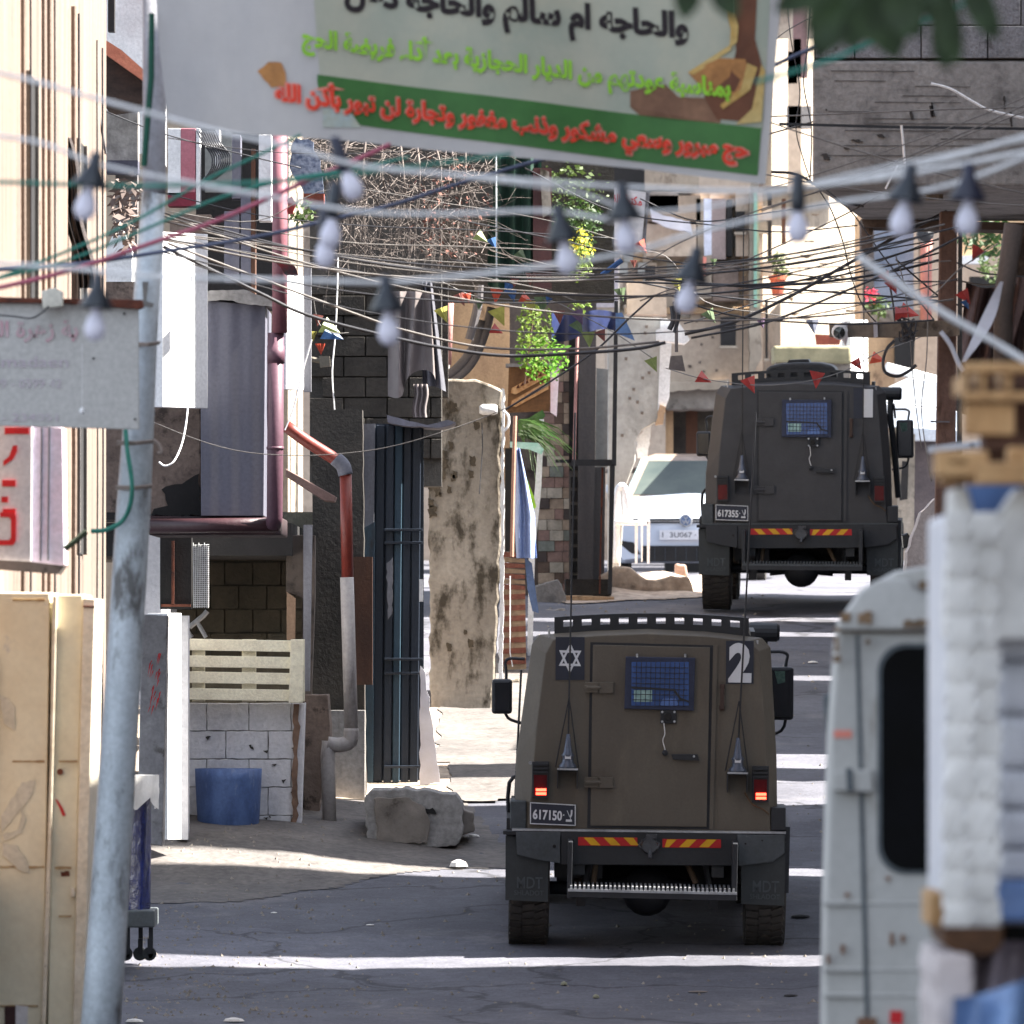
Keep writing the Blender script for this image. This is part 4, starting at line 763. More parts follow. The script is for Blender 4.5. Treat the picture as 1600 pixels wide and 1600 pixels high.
# stained beige end wall
r = empty('wall', (P(722, 1112, 75).x, 75, gz(75)), 'tall stained beige end wall with a broken corner whitened as sunlit', 'wall')
MB().pr(jag([(669, 598), (700, 592), (742, 592), (770, 602), (786, 610), (782, 700), (783, 820), (778, 960), (774, 1060), (766, 1128), (720, 1116), (672, 1108)], 2, 11, 21), 75, 1.6).build('render', plaster_beige, r, bevel=.02)
MB().pr(jag([(784, 606), (788, 608), (786, 1060), (779, 1062)], 1.3, 8, 2), 75.01, 1.6).build('painted_sun_corner', whitewash, r)  # white strip stands for sunlight on the wall's right edge
q_ = random.Random(12)
for i in range(26):
    a = q_.uniform(672, 712) if i < 18 else q_.uniform(700, 770); b = q_.uniform(625, 800) if i < 18 else q_.uniform(640, 1090); s_ = q_.uniform(2, 7)
    MB().pr(jag([(a-s_, b-s_*1.6), (a+s_*.8, b-s_), (a+s_, b+s_*1.4), (a-s_*.7, b+s_*1.8)], s_*.4, 3, i), 74.992, .012).build('mould_patch', mk('black_mould', S(62,54,42), S(92,80,64), scale=18, bump=.3), r)
MB().lathe([(.03, -.08), (.045, -.05), (.045, .05), (.03, .07)], P(764, 640, 74.9), 'x', 12).build('camera_knob', white_metal, r, smooth=True)
solo('wire', MB().tube([P(753, 660, 74.9), P(754, 700, 74.9), P(749, 772, 74.9)], .004, 5), black_cord, 'thin dark wire hanging down the stained beige wall', 'wire')
solo('plastic_sheet', MB().pr(jag([(657, 1040), (664, 1050), (674, 1120), (688, 1222), (668, 1226), (656, 1228)], 1.5, 10, 9), 69.4, .05), cloth_white, 'torn white plastic sheet leaning at the gate foot', 'plastic sheet')
# peach wall behind
r = empty('house', (P(760, 760, 84).x, 84, gz(84)), 'peach coloured wall with a coping whitened as sunlit behind the stained beige wall', 'house')
MB().bx(700, 442, 796, 760, 84, 1.5).build('wall', plaster_peach, r)
MB().bx(690, 436, 830, 444, 83.95, 1.6).build('coping', whitewash, r)  # white coping puts the sunlit top edge into the colour
MB().pr([(668, 405), (692, 405), (704, 540), (700, 600), (690, 560), (674, 470)], 83.2, .3).build('white_patch', whitewash, r)
solo('post', MB().tube([P(703, 425, 82.6), P(697, 570, 82.6)], .05, 10), mk('dusty_rose_post', S(190,140,134)), 'dusty rose post beside the peach wall', 'post', smooth=True)
for i, (pts, ra) in enumerate((([(752, 500), (742, 540), (715, 575), (695, 588)], .045), ([(768, 480), (758, 520), (735, 570), (700, 600), (672, 618)], .04))):
    solo('conduit', MB().tube(spline([P(a, b, 80) for a, b in pts], 5), ra, 8), mk('grey_conduit', S(96,92,94)), ['upper', 'lower'][i]+' curved grey conduit crossing the peach wall', 'conduit', smooth=True)
solo('conduit', MB().tube(spline([P(749, 445, 79), P(746, 480, 79), P(733, 530, 79)], 5), .04, 8), mk('grey_conduit', (0,0,0)), 'dark vertical conduit at the top of the peach wall', 'conduit')
# ------------------------------------------------------------------ middle distance
rn = random.Random(11)
def leaves(n, c, rad, size, mat, seed=1, long=1.0, droop=0):
    q = random.Random(seed); m = MB()
    for i in range(n):
        while True:
            u = Vector((q.uniform(-1, 1), q.uniform(-1, 1), q.uniform(-1, 1)))
            if u.length < 1 and u.length > .25: break
        p = Vector(c)+Vector((u.x*rad[0], u.y*rad[1], u.z*rad[2])); s = size*q.uniform(.6, 1.4)
        a = Vector((q.uniform(-1, 1), q.uniform(-1, 1), q.uniform(-1, .4)-droop)).normalized(); b = a.cross(Vector((q.uniform(-1, 1), q.uniform(-1, 1), q.uniform(-1, 1)))).normalized()
        m.add([p, p+a*s*long*.5+b*s*.3, p+a*s*long, p+a*s*long*.5-b*s*.3], [(0, 1, 2, 3)])
    return m
# twiggy dry vine
r = empty('dry_vine', P(620, 440, 71.5), 'tangle of bare dry branches overhanging the dark wall below the banner', 'bare vine')
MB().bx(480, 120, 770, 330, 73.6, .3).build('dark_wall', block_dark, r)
m = MB(); q = random.Random(4)
for i in range(430):
    a = q.uniform(455, 760); b = q.uniform(215, 400 if a > 520 else 260); L_ = q.uniform(25, 130); an = q.uniform(-.5, 2.6) if q.random() < .65 else q.uniform(0, 6.28)
    D0 = q.uniform(70.4, 72.1); pts = [P(a, b, D0)]; x_, y_ = a, b
    for k in range(4):
        an += q.uniform(-.35, .35); x_ += L_/4*math.cos(an); y_ += L_/4*math.sin(an)*.9
        if y_ > 452: break
        pts.append(P(x_, y_, D0+q.uniform(-.15, .15)))
    if len(pts) > 2: m.tube(pts, q.uniform(.002, .006), 4, .001)
for i in range(90):
    a = q.uniform(500, 740); b = q.uniform(300, 380); L_ = q.uniform(40, 110); D0 = q.uniform(70.3, 71); w_ = q.uniform(-14, 14)
    m.tube(spline([P(a, b, D0), P(a+w_*.3, b+L_*.4, D0), P(a+w_, b+L_*.8, D0+.05), P(a+w_*1.6, b+L_, D0)], 3), q.uniform(.002, .005), 4, .001)
m.build('branch_tangle', twig_m, r, kind='stuff')
for i in range(9):
    a = 520+i*26; MB().tube(spline([P(a, 210, 70.9), P(a+q.uniform(-18, 18), 280, 70.8), P(a+q.uniform(-30, 30), 350, 70.9), P(a+q.uniform(-40, 40), 420, 70.8)], 4), .012, 5, .004).build('branch', twig_m, r)
solo('dry_leaves', leaves(260, P(700, 330, 70.8), (.35, .4, .45), .035, mk('brown_leaf', S(130,92,80), S(104,66,58), bump=0), 5), mk('brown_leaf', (0, 0, 0)), 'brown dry leaf cluster on the bare vine', 'dry leaves', kind='stuff')
# green shade net building
r = empty('house', P(760, 440, 78), 'dark house front with green shade net and red brown pillar under the banner', 'house')
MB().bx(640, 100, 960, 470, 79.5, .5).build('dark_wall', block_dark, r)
MB().grid(lambda u, v: P(lerp(762, 846, u), lerp(225, 445+8*math.sin(u*6), v), 77.4+.06*math.sin(u*22)), 30, 6).build('shade_net', net_green, r)
MB().tube([P(775, 220, 77.3), P(776, 440, 77.3)], .008).build('net_pole', pole_metal, r)
MB().bx(833, 262, 862, 450, 77.2, .3).build('pillar', mk('red_brown_pillar', S(84,52,50), S(62,40,40), scale=5), r)
MB().pr([(844, 262), (858, 268), (862, 330), (848, 340)], 77.15, .05).build('pale_stone', plaster_beige, r)
MB().bx(640, 440, 700, 620, 74.5, .4).build('pier', block_dark, r)
MB().bx(640, 400, 680, 445, 73.9, .1).build('red_crate', mk('dark_red_crate', S(110,36,40)), r)
# tree foliage in front of it
r = empty('tree', P(880, 420, 80), 'leafy tree crown with dark green foliage left of the white sign', 'tree')
MB().tube(spline([P(872, 460, 80), P(868, 380, 80), P(880, 300, 80), P(900, 240, 80)], 4), .05, 8, .02).build('trunk', bark, r)
leaves(900, P(890, 300, 79.6), (.34, .6, .32), .05, leaf_olive, 8).build('crown', leaf_olive, r, kind='stuff')
leaves(380, P(905, 345, 79.2), (.22, .4, .22), .045, leaf_dark, 9).build('crown', leaf_dark, r, kind='stuff')
leaves(300, P(908, 395, 79), (.13, .3, .26), .04, leaf_lime, 10).build('crown', leaf_lime, r, kind='stuff')
solo('flower_cluster', leaves(90, P(905, 380, 78.6), (.13, .1, .14), .04, yellow_leaf, 12), yellow_leaf, 'yellow blossom cluster hanging below the tree crown', 'flowers', kind='stuff')
r = empty('vine', P(840, 595, 81), 'bright yellow green climbing plant above the food poster', 'climbing plant')
leaves(420, P(835, 520, 80.6), (.17, .3, .38), .042, leaf_lime, 13, 1.2).build('foliage', leaf_lime, r, kind='stuff')
leaves(260, P(848, 560, 80.6), (.24, .3, .22), .045, mk('fresh_green_leaf', S(120,170,60), S(80,130,40), bump=0, trans=.4), 14, 1.2).build('foliage', mk('fresh_green_leaf', (0, 0, 0)), r, kind='stuff')
leaves(320, P(905, 440, 80.6), (.14, .2, .3), .04, leaf_lime, 15).build('foliage', leaf_lime, r, kind='stuff')
MB().tube([P(820, 600, 81), P(832, 500, 81), P(900, 400, 81)], .01, 5).build('stem', bark, r)
# poster box with food print
r = empty('poster_box', P(832, 645, 82), 'light box poster printed with brown bread shapes below the climbing plant', 'poster')
MB().pr([(795, 571), (860, 571), (860, 642), (793, 645)], 82, .1).build('face', mk('poster_brown', S(116,84,56), S(84,58,38), scale=6, bump=0), r)
MB().pr([(860, 570), (874, 574), (870, 650), (860, 643)], 82.01, .25).build('side', sign_pink, r)
MB().pr([(790, 568), (876, 568), (874, 573), (790, 573)], 81.97, .3).build('rim', grey_board, r)
for i, (a, b) in enumerate(((800, 620), (800, 640))):
    MB().pr([(a, b-14), (a+50, b-42), (a+57, b-38), (a+57, b-32), (a+6, b-4), (a-2, b-6)], 81.99, .006).build('bread_print', mk('bread_print', S(196,160,120), S(168,120,80), scale=30, bump=0), r)
m = MB()
for i in range(7): m.pr([(806+i*7, 607-i*3.8), (810+i*7, 600-i*3.8), (812+i*7, 606-i*3.8)], 81.985, .003)
m.build('sauce_zigzag', mk('dark_sauce', S(84,44,28), bump=0), r, kind='stuff')
# blue tarp and posts, door and tiled wall
solo('tarpaulin', MB().grid(lambda u, v: P(lerp(862, 972, u), lerp(488+4*math.sin(u*7), 520+10*math.sin(u*5+1)+v*4, v), 84+.1*math.sin(u*9)), 20, 6), tarp_blue, 'dark blue tarpaulin strip sagging over the entrance', 'tarpaulin', smooth=True)
solo('tarpaulin', MB().pr([(962, 489), (972, 488), (988, 522), (992, 532), (962, 520)], 83.9, .04), mk('light_blue_tarp', S(86,116,160), S(70,96,140)), 'pale blue tarpaulin corner flapping beside the entrance', 'tarpaulin')
r = empty('house', P(880, 930, 88), 'house entrance with odd coloured tiles and tall black steel posts', 'house')
MB().bx(795, 470, 905, 945, 88.4, 1.2).build('wall', mk('entrance_wall', S(110,98,90), S(86,76,70), stain=S(60,50,46), sscale=3), r)
ti = 0
for row in range(24):
    y = 530+row*16.6; a = 841
    for cwid in ((18, 22, 12), (26, 14, 12), (14, 24, 14))[row % 3]:
        c = min(a+cwid, 892)
        if not (760 < y < 0): MB().bx(a, y, c-.8, y+15.9, 88.36+rn.uniform(-.01, .01), .06).build('tile', TILES[rn.choice([0, 0, 1, 1, 2, 3, 3, 4, 5] if y > 650 else [1, 1, 5, 2, 0])], r)
        a += cwid
for i in range(8): MB().bx(892, 745+i*22, 902, 762+i*22, 88.3, .1).build('vent_block', dark_in, r)
MB().bx(889, 735, 904, 925, 88.34, .1).build('vent_column', mk('vent_grey', S(104,100,96)), r)
MB().bx(889, 500, 905, 735, 88.3, .2).build('dark_jamb', dark_in, r)
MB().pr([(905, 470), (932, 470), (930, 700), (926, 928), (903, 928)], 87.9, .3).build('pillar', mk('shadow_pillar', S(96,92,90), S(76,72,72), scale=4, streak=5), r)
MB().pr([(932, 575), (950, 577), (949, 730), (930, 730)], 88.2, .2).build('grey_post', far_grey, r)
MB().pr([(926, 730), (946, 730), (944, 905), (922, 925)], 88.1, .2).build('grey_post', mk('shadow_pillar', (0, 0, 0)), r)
MB().tube([P(903, 500, 87.5), P(900, 600, 87.5), P(897, 718, 87.5)], .016, 6).build('thin_pole', mk('dusty_rose_post', (0, 0, 0)), r)
MB().bx(889, 718, 960, 728, 86.9, .06).build('gate_bar', army_dark, r)
MB().bx(868, 718, 892, 723, 86.9, .06).build('gate_bar', army_dark, r)
MB().pr([(960, 470), (966, 470), (963, 728), (956, 728)], 86.8, .06).build('gate_post', army_dark, r)
MB().pr([(953, 726), (961, 726), (956, 928), (950, 928)], 86.8, .06).build('gate_post', army_dark, r)
MB().pr([(940, 730), (943, 730), (938, 928), (936, 928)], 87, .05).build('gate_post', rust, r)
MB().bx(883, 905, 955, 930, 87.2, 1).build('threshold', block_dark, r)
MB().pr(jag([(880, 930), (960, 932), (958, 950), (882, 948)], 1, 9), 86.4, .6).build('step', plaster_peach, r, bevel=.01)
MB().pr(jag([(836, 915), (872, 905), (884, 930), (884, 955), (838, 955)], 1, 9), 86, .8).build('step', concrete, r, bevel=.01)
# concrete blocks at street corner left of the vehicle
for i, (q_, D0, nm, lab) in enumerate((([(778, 1012), (822, 1008), (820, 1062), (784, 1066)], 79, 'rubble_block', 'pale broken masonry block under the striped rug'), ([(784, 1062), (815, 1060), (812, 1110), (786, 1120)], 77, 'rubble_block', 'pale masonry block half hidden by the vehicle mirror'),
                                       ([(836, 955), (884, 950), (884, 1010), (830, 1012)], 84.5, 'rubble_block', 'dark low step behind the roof rack of the nearer vehicle'))):
    solo(nm, MB().pr(jag(q_, 2, 9, i), D0, .8), (plaster_beige, plaster_beige, concrete)[i], lab, 'masonry block', bevel=.03)
solo('white_sack', MB().lathe([(.02, 0), (.07, .02), (.09, .08), (.06, .13), (.01, .15)], P(840, 1002, 83), 'z', 12), cloth_white, 'small white sack lying beside the rug and antenna', 'sack', smooth=True)
# rug, blue cloth, white banner on a thin pole
r = empty('rug', P(806, 1050, 78), 'hanging rug striped in maroon and tan beside the beige wall', 'rug')
for i in range(22):
    y = 862+i*8.4; MB().pr([(787, y), (820+i*.1, y-1.5 if i > 6 else y+3), (820+i*.1, y+6.9 if i > 6 else y+9), (786, y+8.4)], 78+.01*(i % 2), .03).build('stripe', cloth_red if i % 2 == 0 else cloth_tan, r)
solo('rope', MB().tube([P(797, 900, 77.9), P(797, 1020, 77.9), P(801, 1042, 77.9)], .005, 5), pale_cord, 'thin cord hanging in front of the striped rug', 'rope')
solo('rail', MB().tube([P(805, 650, 77.5), P(802, 760, 77.5), P(800, 870, 77.5)], .018, 6), mk('rusty_rail', S(170,130,112)), 'thin pinkish pole beside the blue cloth', 'pole')
solo('blue_cloth', MB().grid(lambda u, v: P(lerp(804, 812+24*min(1, v*1.6), u)+(10*(v-.7) if v > .7 else 0), lerp(700, 872, v), 77.8+.06*math.sin(u*12+v*3)), 14, 16), cloth_blue, 'pale blue cloth hanging from the thin pole', 'cloth', smooth=True)
solo('blue_cloth', MB().pr([(820, 870), (831, 880), (838, 930), (842, 958), (832, 955), (824, 920)], 77.9, .03), mk('shade_blue_cloth', S(90,108,140), S(76,92,124)), 'darker blue cloth tail hanging under the pale blue one', 'cloth')
solo('white_post', MB().pr([(843, 655), (850, 655), (846, 760), (836, 860), (832, 1020), (824, 1030), (826, 870), (836, 760)], 79.5, .06), white_metal, 'slim white post behind the blue cloth', 'post')
solo('dark_door', MB().bx(789, 700, 800, 862, 80, .1), dark_in, 'dark doorway sliver right of the beige wall', 'doorway')
solo('cable_loop', MB().tube(spline([P(786, 642, 74.9), P(794, 650, 74.9), P(794, 665, 74.9), P(787, 674, 74.9)], 5), .012, 6), pale_cord, 'pale cable loop on the beige wall corner', 'cable')
# spiky plant
r = empty('spiky_plant', P(830, 760, 80), 'spiky long leaved pot plant hanging over the tiled entrance', 'plant')
q = random.Random(21)
for i in range(46):
    a0 = Vector(P(815+q.uniform(-6, 12), 668+q.uniform(-12, 16), 79.5)); an = q.uniform(-1.35, .55); L_ = q.uniform(.22, .5)
    pts = [a0+Vector((math.cos(an)*L_*t, -.12*t, math.sin(an)*L_*t*.6-.42*L_*t*t*1.5)) for t in (0, .33, .66, 1)]
    wv = Vector((0, .2, .012)); m = MB()
    for k in range(3):
        w0 = .013*(1-.25*k); w1 = .013*(1-.25*(k+1)) if k < 2 else .001
        m.add([pts[k]+Vector((-.3, 0, 1))*w0, pts[k+1]+Vector((-.3, 0, 1))*w1, pts[k+1]-Vector((-.3, 0, 1))*w1, pts[k]-Vector((-.3, 0, 1))*w0], [(0, 1, 2, 3)])
    m.build('leaf', [leaf_spike, leaf_dark, mk('pale_leaf', S(170,190,160), S(130,160,110), bump=0)][i % 3], r)
MB().pr([(808, 664), (848, 640), (852, 650), (816, 690)], 79.7, .02).build('broad_leaf', leaf_spike, r)
solo('green_ribbon', MB().pr([(797, 690), (840, 692), (850, 702), (846, 710), (826, 702), (797, 699)], 79.2, .02), mk('mint_cloth', S(200,226,214), S(140,196,176)), 'mint green ribbon tied across the spiky plant', 'ribbon')
solo('lime_cloth', MB().pr([(818, 728), (822, 745), (834, 775), (838, 792), (830, 800), (822, 780)], 79.1, .02), mk('lime_cloth', S(170,220,70), S(150,200,60)), 'lime green cloth strip beside the blue cloth', 'cloth')
# grey wall with curved lower edge
r = empty('house', (P(1000, 880, 93).x, 93, gz(93)), 'pale grey wall with a concave broken edge beside the white car', 'house')
MB().pr([(950, 495), (1044, 498), (1040, 560), (1032, 655), (1020, 662), (1002, 672), (993, 690), (993, 720), (978, 760), (968, 900), (950, 900)], 93, .5).build('wall', far_grey, r, bevel=.01)
MB().pr([(1032, 497), (1058, 502), (1050, 520), (1046, 620), (1034, 655), (1028, 640), (1031, 560)], 92.98, .6).build('painted_sun_edge', whitewash, r)  # edge whitened in place of sun on the wall's right side
MB().pr(jag([(1031, 632), (1040, 636), (1036, 662), (1024, 664)], 1.5, 6), 92.95, .3).build('brick_patch', plaster_peach, r)
MB().pr(jag([(1006, 668), (1018, 664), (1012, 712), (996, 715), (994, 690)], 1.5, 6), 93.4, .3).build('white_patch', whitewash, r)
for a, b in ((1010, 510), (1008, 520), (990, 608), (984, 622), (996, 628), (1004, 590), (1014, 582), (978, 560), (1003, 645), (972, 680)):
    MB().pr(jag([(a-2, b-2), (a+2.5, b-2), (a+2, b+3), (a-2, b+2)], 1, 3, a), 92.99, .02).build('shell_mark', mk('shell_mark', S(120,108,100), bump=0), r)
MB().pr([(1026, 515), (1062, 505), (1078, 530), (1070, 537), (1026, 531)], 92.5, .4).build('white_awning', whitewash, r)
solo('lamp_bracket', MB().tube([P(1057, 455, 60), P(1057, 550, 60)], .012, 6).pr([(1048, 556), (1066, 555), (1071, 580), (1045, 576)], 60, .08), mk('grey_brown_bell', S(116,108,104), S(92,86,84), bump=.2), 'grey bell shaped lamp hanging in front of the tan house', 'hanging lamp')
solo('cord_bundle', MB().tube(spline([P(1050, 478, 60), P(1052, 500, 60), P(1046, 515, 60)], 4), .018, 6).tube(spline([P(1060, 470, 60), P(1060, 495, 60), P(1054, 520, 60)], 4), .014, 6), black_cord, 'black cable bundle knotted above the bell shaped lamp', 'cable bundle')
# tan shell-marked house
r = empty('house', (P(1080, 880, 112).x, 112, gz(112)), 'tan shell marked house behind the farther armoured vehicle', 'house')
MB().pr([(950, 300), (1192, 300), (1192, 600), (1112, 602), (1040, 600), (1040, 730), (950, 730)], 112, 4).build('wall', far_tan, r)
MB().bx(1040, 726, 1192, 900, 113.5, 1).build('back_wall', dark_in, r)
MB().pr(jag([(1036, 606), (1192, 604), (1192, 638), (1042, 640)], 1.5, 12), 111.7, 4).build('lintel', concrete_lt, r, bevel=.02)
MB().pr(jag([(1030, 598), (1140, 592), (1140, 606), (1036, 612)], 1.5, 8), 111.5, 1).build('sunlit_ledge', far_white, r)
MB().bx(1040, 640, 1052, 730, 112.2, 1).build('pier', plaster_peach, r)
for a, c, mt in ((1052, 1072, block_dark), (1072, 1090, brown_board), (1090, 1120, mk('scratched_panel', S(70,64,56), S(50,46,40), scale=10))): MB().bx(a, 638, c, 740, 112.6, .1).build('door_panel', mt, r)
MB().bx(976, 480, 1192, 490, 111.9, .4).build('string_course', plaster_peach, r, bevel=.01)
q = random.Random(9)
for i in range(40):
    a = q.uniform(975, 1180); b = q.uniform(360, 590); MB().pr(jag([(a-1.6, b-2), (a+2, b-2), (a+2, b+2), (a-2, b+2)], 1, 3, i), 111.99, .02).build('shell_mark', mk('shell_mark', (0, 0, 0)), r)
for a, c, b, d, mt, nm in ((1012, 1060, 300, 330, concrete_lt, 'balcony_edge'), (1010, 1095, 305, 345, mk('balcony_brown', S(140,124,108)), 'balcony_wall'), (1088, 1100, 310, 400, far_white, 'white_pier'), (1100, 1112, 310, 400, mk('lavender_pipe', S(206,210,224)), 'drainpipe'),
                           (1112, 1134, 310, 405, mk('mauve_wall', S(150,134,130)), 'mauve_wall'), (1136, 1144, 312, 400, dark_in, 'window'), (1150, 1170, 300, 400, far_tan, 'wall_strip'), (1010, 1090, 350, 400, far_tan, 'balcony_front'), (1114, 1154, 410, 470, plaster_tan, 'wall_recess')):
    MB().bx(a, b, c, d, 111.6, .4).build(nm, mt, r)
MB().pr(jag([(1016, 326), (1036, 336), (1078, 346), (1082, 366), (1070, 360), (1040, 354), (1020, 345)], 1.5, 7), 111.3, .2).build('white_cloth', cloth_white, r)
MB().pr(jag([(1086, 400), (1112, 398), (1112, 465), (1088, 470)], 1, 9), 111.5, .2).build('white_pier', far_white, r)
MB().pr([(1098, 400), (1104, 402), (1102, 430), (1098, 432)], 111.45, .03).build('red_scribble', pr_pink, r)
MB().pr(jag([(1170, 300), (1184, 300), (1190, 560), (1172, 600)], 1.5, 12), 111.4, .5).build('white_corner', far_white, r)
MB().bx(1178, 300, 1183, 480, 111.35, .05).build('green_drain', mk('pale_green_drain', S(140,180,160)), r)
MB().bx(1008, 255, 1092, 296, 111.6, .4).build('upper_wall', far_white, r)
solo('box', MB().bx(960, 352, 976, 372, 111, .2), roof_tile, 'small brick coloured box on the grey balcony', 'box')
# grey flat roof and parapet under the white sign
r = empty('house', P(930, 480, 96), 'flat roofed grey house under the white lettered sign', 'house')
MB().bx(860, 380, 968, 490, 96, 2).build('wall', far_grey, r)
MB().pr([(855, 376), (975, 384), (975, 392), (855, 384)], 95.8, 2.4).build('roof_edge', concrete_lt, r)
MB().bx(920, 402, 966, 480, 95.95, .1).build('lilac_panel', mk('lilac_grey_panel', S(176,172,180)), r)
MB().bx(898, 388, 960, 400, 95.9, .1).build('red_strip', PEN['red'], r)
MB().pr([(980, 440), (1040, 438), (1042, 492), (980, 490)], 96.2, .5).build('side_wall', far_tan, r)
r = empty('signboard', P(965, 385, 90), 'small white signboard with red Arabic lettering under the banner', 'signboard')
MB().pr([(930, 288), (1012, 300), (1004, 384), (918, 362)], 90, .06).build('board', sign_white, r)
MB().pr([(1010, 296), (1016, 298), (1008, 386), (1003, 384)], 89.99, .08).build('frame', grey_board, r)
letters(arab('مكتبة القدس'), sign_red, r, px(934, 90), px(1003, 90), pz(322, 90), pz(303, 90), 89.985, bold=.02, slope=-.12)
txt('chll', mk('pale_blue_print', S(120,140,190), bump=0), r, 921, 358, 944, 363, 89.985)
# bright whitewashed house
r = empty('house', (P(1270, 880, 118).x, 118, gz(118)), 'bright whitewashed house with flower pots above the farther vehicle', 'house')
r.rotation_euler = (0, 0, R(0))
def slant(a, b, c, d, D0, D1, mt, nm, par=r):                 # wall running away to the right, lit by the sun
    A, B_ = P(a, d, D0), P(c, d, D1); return MB().add([A, B_, Vector((B_.x, B_.y, P(c, b, D1).z)), Vector((A.x, A.y, P(a, b, D0).z)), A+Vector((-.1, .3, 0)), B_+Vector((0, .3, 0)), Vector((B_.x, B_.y+.3, P(c, b, D1).z)), Vector((A.x-.1, A.y+.3, P(a, b, D0).z))], [(0,1,2,3),(7,6,5,4),(3,2,6,7),(0,4,5,1),(1,5,6,2),(0,3,7,4)]).build(nm, mt, par)
slant(1186, 200, 1350, 700, 116, 121, far_white, 'wall')
MB().bx(1180, 100, 1460, 700, 123, 2).build('back_wall', far_white, r)
slant(1206, 60, 1345, 290, 115, 119, far_white, 'upper_wall')
for a, b, c, d, mt, nm in ((1240, 0, 1262, 120, mk('maroon_frame', S(120,96,96)), 'window'), (1232, 60, 1252, 300, far_tan, 'wall_strip'), (1200, 300, 1206, 420, dark_in, 'window_bar'), (1222, 310, 1228, 380, brown_board, 'window_bar'), (1232, 80, 1246, 130, roof_tile, 'roof_edge'), (1230, 165, 1268, 200, concrete, 'ledge')):
    MB().bx(a, b, c, d, 114.6, .2).build(nm, mt, r)
for (a, b, c, d) in ((1205, 432, 1226, 462),):
    pt = solo('flower_pot', MB().lathe([(.07, 0), (.1, .2), (.115, .2), (.115, .26), (.09, .26)], P((a+c)/2, d, 113.9), 'z', 14), terr_pot, 'terracotta pot on the bright house wall', 'flower pot')
    solo('pot_plant', leaves(150, P(1218, 415, 113.9), (.12, .1, .2), .06, leaf_olive, 31, 1.5), leaf_olive, 'drooping green plant in the terracotta wall pot', 'plant', kind='stuff')
solo('planter', MB().pr([(1274, 522), (1316, 524), (1312, 538), (1276, 538)], 108, .2), terr_pot, 'long terracotta planter on the concrete parapet', 'planter')
r2_ = empty('parapet', (P(1270, 700, 104).x, 104, gz(104)), 'weathered concrete parapet above the farther vehicle roof', 'parapet')
MB().pr(jag([(1208, 540), (1330, 540), (1331, 568), (1209, 566)], 1, 12), 104, 1).build('cap', mk('mossy_cap', S(150,142,112), S(124,118,92), scale=5), r2_, bevel=.03)
MB().pr([(1212, 566), (1328, 566), (1328, 760), (1212, 760)], 104.1, 1).build('wall', concrete_lt, r2_)
slant(1330, 500, 1356, 740, 105, 107, whitewash, 'white_pier', r2_)
# right background house with blue window
r = empty('house', (P(1420, 700, 114).x, 114, gz(114)), 'house with blue grey window, pink column and pot flowers right of centre', 'house')
MB().bx(1345, 330, 1600, 700, 115, 2).build('wall', far_tan, r)
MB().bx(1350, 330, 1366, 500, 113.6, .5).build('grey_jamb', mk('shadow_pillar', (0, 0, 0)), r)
MB().bx(1366, 330, 1428, 486, 113.8, .2).build('window', mk('blue_grey_pane', S(150,160,178), S(112,124,142), scale=2, bump=0), r)
MB().bx(1360, 484, 1440, 505, 113.4, .5).build('sill', concrete_lt, r)
MB().bx(1350, 484, 1366, 560, 113.5, .3).build('pale_pier', far_white, r)
MB().bx(1436, 330, 1442, 480, 113.7, .2).build('window_frame', far_white, r)
MB().tube([P(1448, 330, 113.4), P(1447, 500, 113.4)], .075, 12).build('pink_column', mk('pink_column', S(190,132,120), S(170,112,104)), r, smooth=True)
MB().pr([(1500, 340), (1600, 340), (1600, 395), (1500, 405)], 113.2, .3).build('peach_wall', plaster_peach, r)
MB().pr([(1500, 400), (1548, 396), (1540, 412), (1500, 412)], 113, .3).build('white_slab', whitewash, r)
MB().bx(1516, 432, 1560, 450, 113, .3).build('dark_window', dark_in, r)
MB().pr([(1398, 520), (1430, 520), (1428, 575), (1398, 570)], 112.5, .2).build('dark_doorway', dark_in, r)
MB().bx(1356, 520, 1398, 640, 112.7, .2).build('peach_wall', plaster_peach, r)
MB().lathe([(.03, -.2), (.09, -.15), (.095, .1), (.07, .1)], P(1446, 366, 100), 'y', 16).build('floodlight', army_dark, r)
solo('pot_flowers', leaves(60, P(1362, 462, 112), (.09, .1, .12), .05, pink_fl, 33), pink_fl, 'pink and red blossoms at the blue window sill', 'flowers', kind='stuff')
solo('pot_plant', leaves(120, P(1372, 478, 112), (.12, .1, .12), .06, leaf_olive, 34, 1.4), leaf_olive, 'green stems under the pink blossoms at the window', 'plant', kind='stuff')
solo('tree_branch', leaves(160, P(1545, 362, 100), (.3, .3, .28), .09, leaf_dark, 36, 1.6), leaf_dark, 'dark leafy branch behind the overhang at the right', 'branch', kind='stuff')
solo('bush', leaves(120, P(1555, 420, 108), (.2, .2, .16), .07, leaf_olive, 37), leaf_olive, 'small green bush behind the brown pole', 'bush', kind='stuff')
